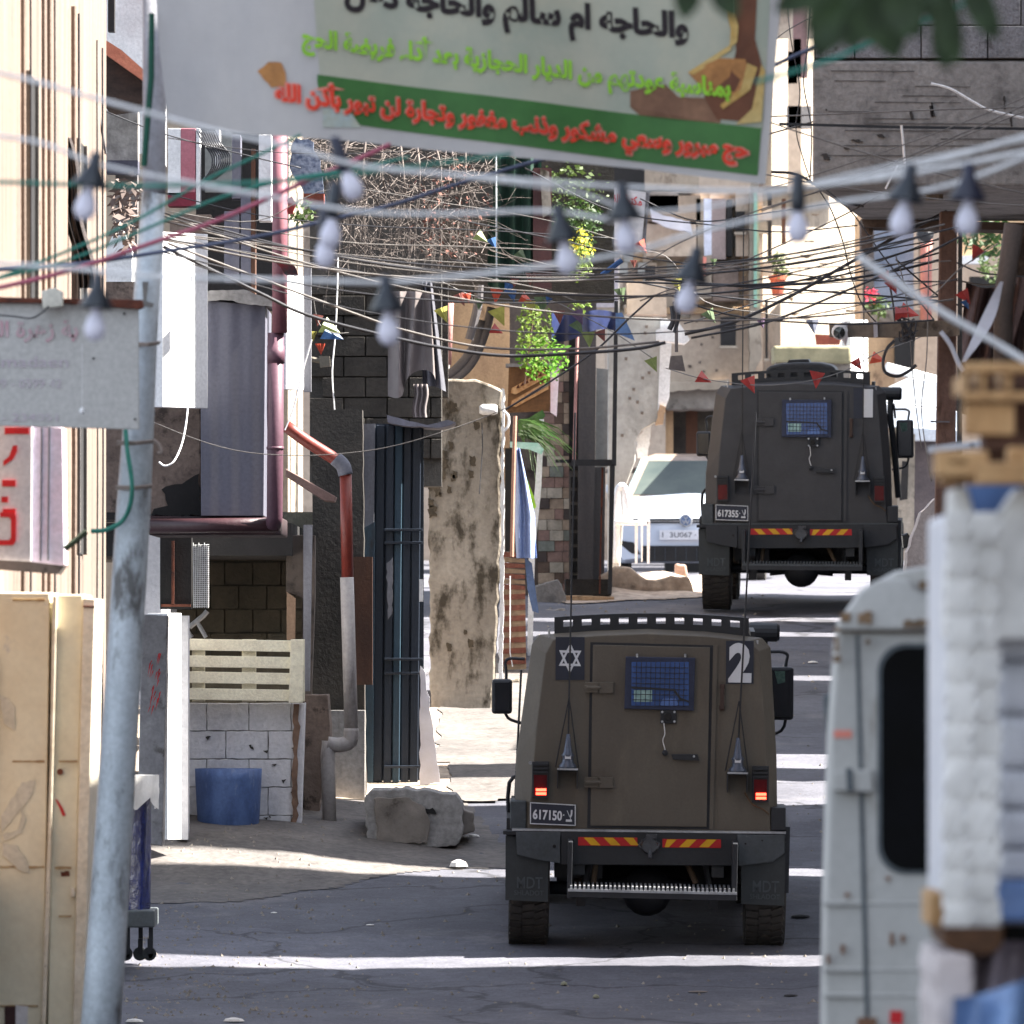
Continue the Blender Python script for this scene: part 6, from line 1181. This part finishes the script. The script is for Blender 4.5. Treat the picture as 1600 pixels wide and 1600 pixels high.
band(lambda v: lerp(496, 560, max(0, v-.3)), lambda v: lerp(1190, 1184, v), lambda x: 118+(x-500)*.119, lambda x: 196+(x-560)*.125, .006, 60, 6).build('green_band', banner_green, r, smooth=True)
yf = lambda o: (lambda x, z: by(x, z)-o)
q = random.Random(6)
def blob(pts, mt, nm, o): 
    m = MB(); m.add([bpt(a, b, o) for a, b in pts], [tuple(range(len(pts)))]); m.build(nm, mt, r)
blob(jag([(402, 112), (420, 98), (440, 99), (447, 116), (447, 136), (424, 138)], 1, 8), pr_orange, 'orange_print', .008)
blob([(985, 140), (1040, 130), (1060, 150), (1100, 152), (1130, 178), (1125, 192), (1000, 178), (985, 165)], pr_brown, 'brown_print', .007)
blob([(1150, -40), (1185, -40), (1180, 60), (1192, 105), (1188, 160), (1165, 190), (1120, 185), (1100, 150), (1140, 120), (1150, 80)], mk('print_dark_brown', S(120,76,54), S(90,58,44), scale=5, bump=0), 'brown_print', .009)
blob([(1075, 112), (1125, 90), (1165, 92), (1172, 120), (1150, 150), (1100, 140)], pr_orange, 'orange_print', .011)
for pts in ([(1128, -10), (1140, -10), (1154, 40), (1152, 65), (1140, 75), (1142, 45)], [(1075, 112), (1140, 70), (1143, 77), (1084, 116)], [(1168, 98), (1184, 105), (1172, 140), (1130, 170), (1125, 164), (1158, 138)], [(1190, 100), (1196, 110), (1190, 190), (1150, 194), (1175, 170)]):
    blob(pts, pr_gold, 'gold_print', .013)
blob([(505, 170), (545, 172), (565, 200), (505, 200)], mk('print_faint_pastel', S(190,186,160), S(160,176,180), scale=10, bump=0), 'pastel_print', .009)
def btxt(s, mt, a, b, c, d, sl, bold, o, nm='lettering'): return letters(s, mt, r, px(a, 38), px(c, 38), pz(d, 38), pz(b, 38), 38, bold=bold, slope=-sl, yf=yf(o), name=nm)
btxt(arab('والحاجه ام سالم والحاجة دلال'), pr_black, 538, -10, 1076, 54, .1, .05, .010)
btxt(arab('بمناسبة عودتهم من الديار الحجازية بعد أداء فريضة الحج'), pr_lime, 472, 74, 1142, 128, .118, .045, .015)
btxt(arab('حج مبرور وسعي مشكور وذنب مغفور وتجارة لن تبور بأذن الله'), pr_pink, 428, 164, 1172, 220, .121, .075, .012)
btxt(arab('حج مبرور وسعي مشكور وذنب مغفور وتجارة لن تبور بأذن الله'), pr_red, 432, 167, 1168, 217, .121, .04, .016)
MB().tube([bpt(244, 20, .01)+Vector((-.02, 0, 0)), bpt(236, 120, .01), bpt(225, 260, .01)], .014, 6).build('green_hem', mk('deep_green_hem', S(30,80,64), bump=0), r)
# ------------------------------------------------------------------ lamps hanging on the festoon
def festoon(px_, py_, D, mt, lab, tilt=0, cone=True, sc_=1.0):
    p = P(px_, py_, D); t = empty('hanging_lamp', p+Vector((0, 0, .11)), lab, 'lamp', 'festoon lamps strung over the street'); t.rotation_euler = (0, R(tilt), 0); t.scale = (.93,)*3
    k = dict(local=True, smooth=True)
    if cone: MB().lathe([(.010, .05), (.016, .045), (.018, .012), (.052, -.048), (.050, -.053), (.016, -.004)], (0, 0, 0), 'z', 22).build('shade', mt, t, **k)
    else: MB().lathe([(.012, .05), (.018, .04), (.022, -.03), (.019, -.06)], (0, 0, 0), 'z', 16).build('socket', mt, t, **k)
    MB().lathe([(.014, -.03), (.015, -.07), (.024, -.085), (.031, -.11), (.030, -.128), (.02, -.145), (.004, -.15)], (0, 0, 0), 'z', 20).build('bulb', bulb_m, t, **k)
    return t
for a in [(146, 328, 24, shade_metal, 'grey shaded bulb in front of the cream wall pipes', 12), (152, 516, 25, shade_metal, 'grey shaded bulb in front of the faded signboard', 4), (530, 300, 25, shade_navy, 'bulb lamp just under the banner left of the bare vine', -20, False), (522, 372, 25, shade_metal, 'middle bulb of the vertical three beside the bare vine', 6, False),
          (508, 402, 25.5, shade_navy, 'lowest bulb of the vertical three beside the bare vine', 0, False), (604, 522, 24, shade_metal, 'shaded bulb in front of the grey tarpaulin', -3), (876, 412, 24, shade_metal, 'shaded bulb in front of the climbing plant', -10), (974, 378, 24, shade_metal, 'wide shaded bulb in front of the white signboard', -4),
          (1085, 474, 25, shade_metal, 'grey shaded bulb in front of the tan shell marked house', 12), (1247, 362, 24, shade_metal, 'bare bulb in front of the bright whitewashed house', 0, False), (1420, 352, 23, shade_metal, 'shaded bulb below the concrete overhang, left of the utility pole', 10), (1514, 350, 23, shade_navy, 'navy shaded bulb below the concrete overhang, right of the utility pole', 2)]:
    festoon(*a[:5], tilt=a[5], cone=(a[6] if len(a) > 6 else True))
# ------------------------------------------------------------------ cables
def cable(pts, D, rad, mt, lab, D1=None, nm='cable', group='cables and cords crossing the street'):
    n = len(pts); q3 = [P(a, b, D if D1 is None else lerp(D, D1, i/(n-1))) for i, (a, b) in enumerate(pts)]
    solo(nm, MB().tube(spline(q3, 6), rad, 6), mt, lab, 'cable' if nm == 'cable' else 'cord', group, smooth=True)
near = [([(-60, 100), (60, 128), (120, 145), (240, 178), (340, 205), (450, 228), (560, 258), (700, 272), (860, 284), (1020, 294), (1220, 296), (1420, 262), (1660, 196)], .007, 'thick pale cord passing just below the banner edge'),
        ([(-60, 205), (60, 222), (150, 255), (300, 286), (400, 303), (560, 330), (700, 334), (860, 330), (1000, 352)], .0065, 'pale cord crossing in front of the bare vine below the banner'),
        ([(-60, 408), (120, 420), (250, 432), (480, 438), (620, 440), (800, 422), (980, 395), (1100, 360), (1300, 318), (1480, 290), (1660, 222)], .007, 'long pale cord running right above the grey tarpaulin'),
        ([(600, 262), (760, 280), (900, 300), (1010, 330), (1180, 310), (1330, 272), (1660, 206)], .005, 'pale cord rising from the white signboard to the overhang'),
        ([(1250, 292), (1340, 282), (1440, 268), (1660, 226)], .008, 'short thick pale cord across the concrete overhang'),
        ([(1340, 400), (1400, 440), (1480, 492), (1560, 538), (1660, 600)], .011, 'broad pale strap slanting down past the utility pole')]
for pts, rad, lab in near: cable(pts, 24, rad*.85, pale_cord, lab)
cable([(-60, 282), (120, 288), (250, 290), (420, 284), (560, 270), (680, 256), (800, 240)], 26, .006, green_cord, 'level green cord below the banner at left', nm='cord')
cable([(-60, 455), (80, 402), (200, 350), (320, 282), (400, 244), (470, 210)], 33, .006, green_cord, 'green cord slanting up over the leaning pole, upper one', nm='cord')
cable([(-60, 448), (100, 408), (240, 352), (340, 310), (440, 282), (560, 262), (640, 245)], 33, .006, green_cord, 'green cord slanting up over the leaning pole, lower one', nm='cord')
cable([(1180, 128), (1290, 96), (1400, 50), (1480, 18), (1600, -40)], 24, .006, green_cord, 'green cord slanting over the concrete blocks at the upper right', nm='cord')
cable([(-60, 462), (100, 425), (250, 375), (330, 348), (400, 318), (480, 282), (560, 248), (610, 225)], 34, .009, pink_cord, 'dusty pink hose slanting up in front of the left balcony', nm='hose')
cable([(-60, 425), (120, 412), (260, 392), (400, 370), (520, 342), (620, 318), (700, 292), (780, 268), (1000, 200), (1230, 92), (1330, 50), (1440, 0), (1520, -40)], 39.6, .009, blue_cord, 'thick blue grey cable rising from left to the concrete blocks')
mid = [([(255, 385), (400, 455), (480, 492), (600, 524), (700, 545), (800, 556), (930, 550), (1000, 544), (1040, 535)], 'black', .014, 'heavy black cable sagging past the grey tarpaulin, lower'),
       ([(262, 380), (420, 440), (560, 492), (640, 518), (760, 543), (900, 545), (1030, 534)], 'grey', .010, 'heavy grey cable sagging past the grey tarpaulin, upper'),
       ([(1070, 522), (1150, 502), (1240, 460), (1320, 415), (1400, 370), (1480, 330)], 'black', .015, 'heavy black cable rising from the bell lamp to the utility pole'),
       ([(1080, 528), (1200, 503), (1320, 455), (1400, 420), (1500, 370)], 'black', .010, 'black cable rising just below the heavy one to the pole'),
       ([(250, 372), (420, 400), (560, 425), (700, 452), (860, 460), (1050, 462), (1200, 448), (1330, 418), (1460, 380)], 'black', .009, 'black cable above the peach wall reaching the pole'),
       ([(790, 640), (860, 596), (930, 548), (980, 500), (1022, 462)], 'black', .009, 'black cable slanting up over the climbing plant poster'),
       ([(1050, 462), (1110, 484), (1180, 498), (1300, 506), (1380, 505), (1460, 500)], 'black', .008, 'black cable dipping into the wooden crossarm'),
       ([(240, 660), (300, 684), (360, 702), (420, 710), (500, 711), (600, 700), (700, 672), (790, 638), (860, 600)], 'grey', .004, 'thin wire sagging across the red drainpipe'),
       ([(700, 405), (840, 425), (1000, 430), (1180, 420), (1330, 398), (1480, 372)], 'black', .006, 'thin black cable over the flat roofed grey house'),
       ([(700, 340), (860, 372), (1000, 402), (1160, 420), (1320, 436), (1470, 440)], 'black', .006, 'thin black cable falling right past the white signboard'),
       ([(820, 262), (960, 330), (1120, 352), (1220, 362), (1340, 352)], 'black', .006, 'thin black cable in front of the tan house balcony'),
       ([(1000, 310), (1090, 345), (1200, 332), (1330, 312)], 'black', .006, 'short black cable dipping before the white cornered wall'),
       ([(800, 400), (960, 430), (1060, 380), (1180, 330), (1340, 280), (1500, 215), (1660, 150)], 'grey', .005, 'grey line rising to the overhang from the yellow blossoms'),
       ([(1000, 470), (1180, 400), (1330, 330), (1450, 262), (1660, 165)], 'grey', .006, 'grey line crossing the overhang corner, lower right'),
       ([(1180, 215), (1300, 180), (1420, 130), (1520, 80), (1660, 20)], 'grey', .007, 'grey line climbing across the concrete overhang face'),
       ([(1190, 182), (1300, 178), (1440, 172), (1660, 165)], 'grey', .006, 'level grey line with clips over the concrete overhang'),
       ([(460, 131), (1000, 480), (1010, 500)], 'none', 0, ''),
       ([(250, 300), (400, 335), (560, 352), (760, 360), (960, 372)], 'black', .005, 'thin black cable before the bare vine, upper'),
       ([(262, 345), (420, 362), (560, 380), (720, 385), (900, 392)], 'grey', .005, 'thin grey cable before the bare vine, middle'),
       ([(262, 365), (420, 382), (560, 405), (700, 425), (840, 450), (900, 470)], 'grey', .005, 'thin grey cable before the bare vine, lower'),
       ([(262, 330), (400, 345), (520, 295), (700, 318), (860, 345), (1010, 388), (1040, 391)], 'grey', .004, 'thin pale string ending at the orange pennant'),
       ([(262, 215), (400, 235), (520, 240), (640, 236)], 'black', .004, 'thin wire near the pink downpipe under the banner'),
       ([(160, 172), (260, 210), (400, 246), (470, 262)], 'black', .006, 'dark wire falling from the left gable'),
       ([(1280, 296), (1300, 330), (1318, 380), (1330, 430), (1350, 480), (1385, 520)], 'black', .006, 'dark wire dropping from the overhang corner, left one'),
       ([(1284, 290), (1330, 330), (1380, 400), (1420, 450), (1460, 500)], 'black', .006, 'dark wire dropping from the overhang corner, right one'),
       ([(1230, 0), (1236, 60), (1250, 140), (1244, 200), (1256, 250), (1270, 290)], 'black', .005, 'black wire hanging beside the overhang edge, wavy one'),
       ([(1268, -20), (1262, 70), (1256, 130), (1268, 200), (1266, 280)], 'black', .006, 'black wire hanging along the overhang edge'),
       ([(1200, 70), (1232, 46), (1275, 22)], 'black', .004, 'short wire tying the banner corner to the overhang'),
       ([(1205, 268), (1250, 274), (1310, 312), (1350, 322)], 'black', .012, 'twisted black cable ending under the overhang'),
       ([(1400, 400), (1412, 440), (1420, 500), (1426, 580), (1432, 640), (1440, 700)], 'grey', .005, 'grey wire dropping left of the utility pole'),
       ([(1452, 380), (1450, 480), (1448, 560), (1440, 640), (1450, 720), (1456, 752)], 'grey', .005, 'grey wire dropping along the utility pole'),
       ([(1385, 420), (1395, 470), (1400, 520)], 'black', .009, 'thick black drop cable over the blue window'),
       ([(1400, 405), (1440, 440), (1480, 470), (1545, 490)], 'black', .008, 'black cable passing right behind the pole'),
       ([(1495, 410), (1530, 425), (1570, 430), (1600, 432)], 'black', .007, 'short black cable right of the pole, upper'),
       ([(1495, 438), (1540, 445), (1580, 440)], 'grey', .007, 'short grey cable right of the pole, lower'),
       ([(1555, 500), (1575, 440), (1590, 390), (1600, 350)], 'black', .008, 'dark cable climbing along the brown edge pole')]
for i, (pts, c_, rad, lab) in enumerate(mid):
    if c_ != 'none': cable(pts, 55+(i*1.7) % 5-2 if pts[0][0] > 250 or pts[-1][0] > 1100 else 58, rad*.72, black_cord if c_ == 'black' else grey_cord, lab)
q = random.Random(77)
def rcable(i, grp, lab, mt, x0, y0, x1, y1, sag, D, rad):
    n = 7; pts = [(lerp(x0, x1, k/n), lerp(y0, y1, k/n)+sag*4*(k/n)*(1-k/n)) for k in range(n+1)]
    cable(pts, D, rad, mt, lab, group=grp)
for i in range(10):
    rcable(i, 'thin grey cables below the banner', 'thin cable among many strung between the left houses and the utility pole', grey_cord if i % 2 else black_cord, 255, q.uniform(330, 410), 1440+q.uniform(0, 60), q.uniform(330, 470), q.uniform(20, 110), q.uniform(50, 54), q.uniform(.003, .006))
for i in range(6):
    rcable(i, 'thin cables right of centre', 'thin cable fanning out from the utility pole toward the tan house', black_cord, 960+q.uniform(0, 120), q.uniform(430, 540), 1480, q.uniform(360, 480), q.uniform(-8, 25), q.uniform(56, 80), q.uniform(.005, .009))
for i in range(4):
    rcable(i, 'thin cords over the concrete overhang', 'thin cord slanting over the face of the concrete overhang', grey_cord, 1190, q.uniform(180, 420), 1680, q.uniform(40, 330), 10, q.uniform(49, 52), q.uniform(.003, .005))
solo('white_wire', MB().tube(spline([P(a, b, 53.6) for a, b in ((1409, 195), (1412, 225), (1414, 260), (1414, 310))], 4), .008, 5), pale_cord, 'white wire hanging down the concrete overhang face', 'wire')
solo('white_wire', MB().tube(spline([P(a, b, 53.6) for a, b in ((1455, 130), (1485, 138), (1520, 158), (1548, 172), (1600, 184))], 4), .008, 5), pale_cord, 'white wire draped across the concrete overhang face', 'wire')
solo('white_wire', MB().tube([P(1403, 258, 53.6), P(1384, 295, 53.6)], .006, 5), pale_cord, 'short white wire end pointing down on the overhang', 'wire')
solo('twig_string', MB().tube(spline([P(a, b, 66) for a, b in ((528, 400), (527, 450), (524, 520), (519, 580), (523, 640))], 4), .006, 5), pale_cord, 'knotted pale string hanging before the dark block wall', 'string')
solo('twig_string', MB().tube(spline([P(a, b, 62) for a, b in ((487, 530), (470, 590), (458, 640), (445, 672))], 4), .006, 5), pale_cord, 'thin pale string from the pennants to the plum pipe', 'string')
# ------------------------------------------------------------------ bunting
def bunting(lab, D, line, pens):
    t = empty('bunting', P(line[0][0], line[0][1], D), lab, 'bunting', 'pennant strings over the street')
    MB().tube(spline([P(a, b, D) for a, b in line], 5), .004, 5).build('string', grey_cord, t)
    for i, (a, b, s_, c_, ro) in enumerate(pens):
        c0, s0 = math.cos(R(ro)), math.sin(R(ro))
        def T(x, y): return (a+(x*c0-y*s0)*s_*.82, b+(x*s0+y*c0)*s_*.82)
        p = [P(*T(-.5, -.5), D-.02), P(*T(.5, -.5), D+.04), P(*T(.1, .6), D+.02)]; m_ = (p[0]+p[1])/2+Vector((0, -.03, 0))
        MB().add([p[0], m_, p[2], p[1]], [(0, 1, 2), (1, 3, 2)]).build('pennant', PEN[c_], t)
bunting('string of red pennants over the farther vehicle roof rack', 70, [(1040, 575), (1100, 592), (1190, 602), (1270, 594), (1330, 575), (1370, 552), (1430, 530), (1500, 500)],
        [(1100, 593, 26, 'red', -60), (1172, 602, 30, 'red', -20), (1275, 593, 30, 'red', 10), (1340, 570, 22, 'red', -30), (1372, 562, 26, 'orange', -70), (1420, 490, 34, 'red', -70)])
bunting('mixed colour pennants bunched beside the climbing plant', 66, [(690, 440), (740, 462), (800, 468), (860, 470), (900, 488), (960, 520), (1020, 560)],
        [(770, 380, 20, 'blue', -20), (752, 372, 24, 'lime', -50), (774, 462, 26, 'orange', 10), (792, 450, 22, 'blue', 30), (800, 462, 22, 'blue', -10), (730, 466, 18, 'orange', -10), (720, 468, 24, 'rust', -20), (748, 475, 20, 'green', 10), (780, 495, 34, 'yellow', -20), (776, 517, 22, 'red', -60), (822, 468, 22, 'orange', -60), (828, 480, 24, 'yellow', 0), (846, 476, 30, 'green', 0), (856, 470, 14, 'blue', 20), (873, 495, 24, 'rust', 0), (904, 496, 28, 'purple', -20), (903, 512, 26, 'green', -30), (919, 530, 28, 'lime', 0), (940, 525, 22, 'rust', -20), (1020, 570, 26, 'lime', -20), (692, 492, 28, 'yellow', -20), (900, 405, 16, 'lime', 0), (815, 400, 22, 'green', -40), (828, 436, 22, 'rust', 10), (803, 440, 20, 'rust', 10)])
bunting('faint pennants crossing in front of the tan house', 72, [(960, 392), (1040, 400), (1100, 470), (1200, 490), (1270, 500)],
        [(1003, 386, 24, 'orange', -30), (990, 412, 14, 'rust', 0), (1058, 445, 24, 'yellow', -10), (970, 460, 24, 'green', -10), (1110, 495, 26, 'green', -30), (1270, 510, 26, 'grey', -5), (1190, 505, 18, 'purple', -10), (1115, 410, 14, 'green', 0)])
bunting('red pennants around the utility pole', 52, [(1380, 430), (1440, 470), (1500, 420), (1560, 380)],
        [(1385, 435, 24, 'red', -30), (1395, 448, 26, 'red', -20), (1508, 465, 28, 'red', -30), (1524, 396, 28, 'red', 30), (1410, 490, 28, 'red', -90), (1510, 476, 18, 'blue', -20)])
bunting('lime and blue pennants against the dark block wall', 64, [(490, 470), (498, 505), (520, 520), (545, 520)],
        [(516, 514, 34, 'lime', -60), (520, 524, 36, 'blue', -60), (496, 500, 20, 'rust', 10), (488, 525, 18, 'yellow', 0), (500, 545, 20, 'orange', 0)])
solo('tilted_rod', MB().tube([P(940, 430, 68), P(972, 406, 68)], .02, 6), PEN['blue'], 'short pale blue rod tilted above the grey roof', 'rod')
# ------------------------------------------------------------------ out of focus leaves near the lens, on a branch of a tree beside the camera
tr = empty('tree', (3.2, 17.5, gz(17.5)), 'out of focus dark green leaves hanging in from the top right', 'tree')
MB().tube(spline([(3.2, 17.6, gz(17.5)), (3.1, 17.6, 0), (2.6, 17.5, 2.0), (1.6, 17.3, 2.1), (.7, 17.1, 1.5), (.4, 17.0, 1.3)], 5), .08, 10, .01).build('trunk', bark, tr)
MB().tube(spline([(2.2, 17.4, 2.1), (1.4, 17.2, 1.7), (.85, 17.05, 1.35), (.8, 17, 1.25)], 5), .03, 6, .006).build('branch', bark, tr)
q = random.Random(3)
def bigleaf(px_, py_, D, L_, an, wd, mt):
    p = P(px_, py_, D); d = Vector((math.cos(R(an)), .2, -math.sin(R(an)))); s = Vector((d.z, 0, -d.x)).normalized()
    m = MB(); k = 6; row = []
    for i in range(k+1):
        t = i/k; ww = wd*math.sin(math.pi*min(1, t*.93+.04))**.8; c = p+d*L_*t+Vector((0, .012*math.sin(t*3), 0)); row.append((c-s*ww, c+Vector((0, .006, 0)), c+s*ww))
    vs = [v for r_ in row for v in r_]; m.add(vs, [(i*3+j, i*3+j+1, (i+1)*3+j+1, (i+1)*3+j) for i in range(k) for j in range(2)]); m.build('leaf', mt, tr)
for a, b, L_, an, wd in ((1330, -30, .085, 60, .028), (1370, -30, .08, 110, .03), (1350, -20, .085, 125, .028), (1400, -40, .07, 80, .028), (1455, -40, .10, 75, .02), (1468, 0, .08, 88, .018), (1490, -40, .085, 60, .022), (1440, -40, .07, 110, .02), (1310, -30, .07, 150, .024), (1345, 10, .07, 130, .022), (1320, 20, .06, 115, .018),
                         (1080, -30, .045, 100, .02), (1115, -30, .05, 60, .02), (1100, -20, .035, 30, .014), (1600, -20, .03, 100, .014), (1375, -10, .075, 75, .03), (1340, 0, .07, 120, .024), (1400, 0, .05, 60, .024), (1470, 40, .05, 92, .014), (1430, -30, .06, 60, .02), (1410, -50, .06, 40, .02)):
    for rep in range(2 if a > 1250 else 1): bigleaf((a+(a-1390)*.12 if a > 1250 else a)+rep*8, b-6-rep*16, 17+q.uniform(-.4, .4), L_*1.75, an+rep*12, wd*1.3, leaf_near)
# ------------------------------------------------------------------ litter on the road
def lit(a, b, D, s_, mt, lab, cat, flat=.4, seed=1):
    p = P(a, b, D); q_ = random.Random(seed); z = gh(p.x, D)
    m = MB(); m.lathe([(.3*s_, 0), (s_, .2*s_*flat), (.8*s_, .7*s_*flat), (.2*s_, s_*flat)], (p.x, D, z), 'z', 7); solo('pebble' if cat == 'stone' else 'litter', m, mt, lab, cat)
def Dg(py):
    lo, hi = 56.0, 84.0
    for _ in range(40):
        mid_ = (lo+hi)/2; yy = YH-gzs(mid_)*F/mid_
        if yy > py: lo = mid_
        else: hi = mid_
    return lo
for i, (a, b, s_, mt, lab, cat, fl) in enumerate(((881, 1540, .024, stone_m, 'round pebble on the shaded road, left one of two', 'stone', 1.2), (931, 1560, .024, stone_m, 'round pebble on the shaded road, right one of two', 'stone', 1.1), (716, 1358, .07, litter_m, 'white crumpled scrap in the sunlit strip before the stub', 'litter', .9),
                                                ((1090), 1548, .07, mk('dry_scrap', S(120,110,104)), 'flat dry scrap on the road behind the nearer vehicle', 'litter', .15), (1235, 1556, .05, dark_in, 'dark flattened scrap near the van', 'litter', .3), (1250, 1432, .07, dark_in, 'dark scrap between the nearer vehicle and the van', 'litter', .3),
                                                (428, 1428, .025, litter_m, 'tiny white scrap on the shaded road at left', 'litter', .4), (578, 1445, .03, litter_m, 'small pale scrap on the shaded road left of the nearer vehicle', 'litter', .3), (740, 1310, .045, litter_m, 'white scrap at the foot of the concrete stub', 'litter', .5), (1270, 1035, .05, litter_m, 'white scrap on the road beyond the nearer vehicle', 'litter', .4), (210, 1596, .06, litter_m, 'pale scrap at the lower edge by the pole', 'litter', .4), (365, 1596, .07, litter_m, 'pale crumbled scrap at the lower edge left of centre', 'litter', .4))):
    lit(a, b, Dg(b), s_, mt, lab, cat, fl, i)

# gravel and crumbs scattered over the road, thickest along the edges
q = random.Random(99); m = MB()
for i in range(2600):
    y = 56.4+13*q.random()**1.3 if q.random() < .7 else q.uniform(68, 90); x = q.uniform(-2.6, 2.6) if q.random() < .4 else (-2.5+abs(q.gauss(0, .9)) if y < 76 else q.uniform(.2, 2.6))
    s_ = q.choice([.005, .007, .009, .012, .018]); z = gh(x, y); v = [(x+s_*q.uniform(.5, 1.2), y, z), (x, y+s_, z), (x-s_*q.uniform(.5, 1.2), y, z), (x, y-s_, z), (x+s_*q.uniform(-.3, .3), y, z+s_*q.uniform(.6, 1.2))]
    m.add(v, [(0, 1, 4), (1, 2, 4), (2, 3, 4), (3, 0, 4)])
g_ = solo('gravel', m, mk('grit', S(140,132,122), S(96,90,84), scale=3, bump=0), 'fine gravel and crumbs scattered over the shaded road', 'gravel', kind='stuff')
# more stacked detail on the sun bleached houses behind
q = random.Random(64); r = empty('house', (P(1100, 880, 125).x, 125, gz(125)), 'stacked stone coursed terraces between the banner and the tan house', 'house')
for i in range(9):
    b = 300+i*22
    for k in range(16):
        a = 960+k*15+(7 if i % 2 else 0)
        if q.random() < .55: MB().bx(a, b, a+14.2, b+21, 111.96-q.uniform(0, .05), .06).build('stone', [far_tan, plaster_beige, plaster_peach, far_grey][q.choice([0, 0, 0, 1, 2, 3])], r)
for a, b, c, d in ((1062, 425, 1076, 462), (1008, 415, 1024, 440), (1126, 495, 1150, 540), (1150, 330, 1164, 362), (1196, 470, 1200, 560)):
    f = MB().bx(a, b, c, d, 111.5, .1).build('window', dark_in, r); MB().bx(a-2, d, c+2, d+4, 111.4, .3).build('sill', far_white, f)
for i in range(14):
    a = q.uniform(1215, 1335); b = q.uniform(330, 520); MB().pr(jag([(a, b), (a+q.uniform(5, 26), b+1), (a+q.uniform(4, 20), b+q.uniform(3, 8)), (a+1, b+3)], 1, 5, i), 115.2, .02).build('peeled_plaster', mk('peeled_plaster', S(132,116,98), S(112,98,84), scale=6, bump=.3), r)
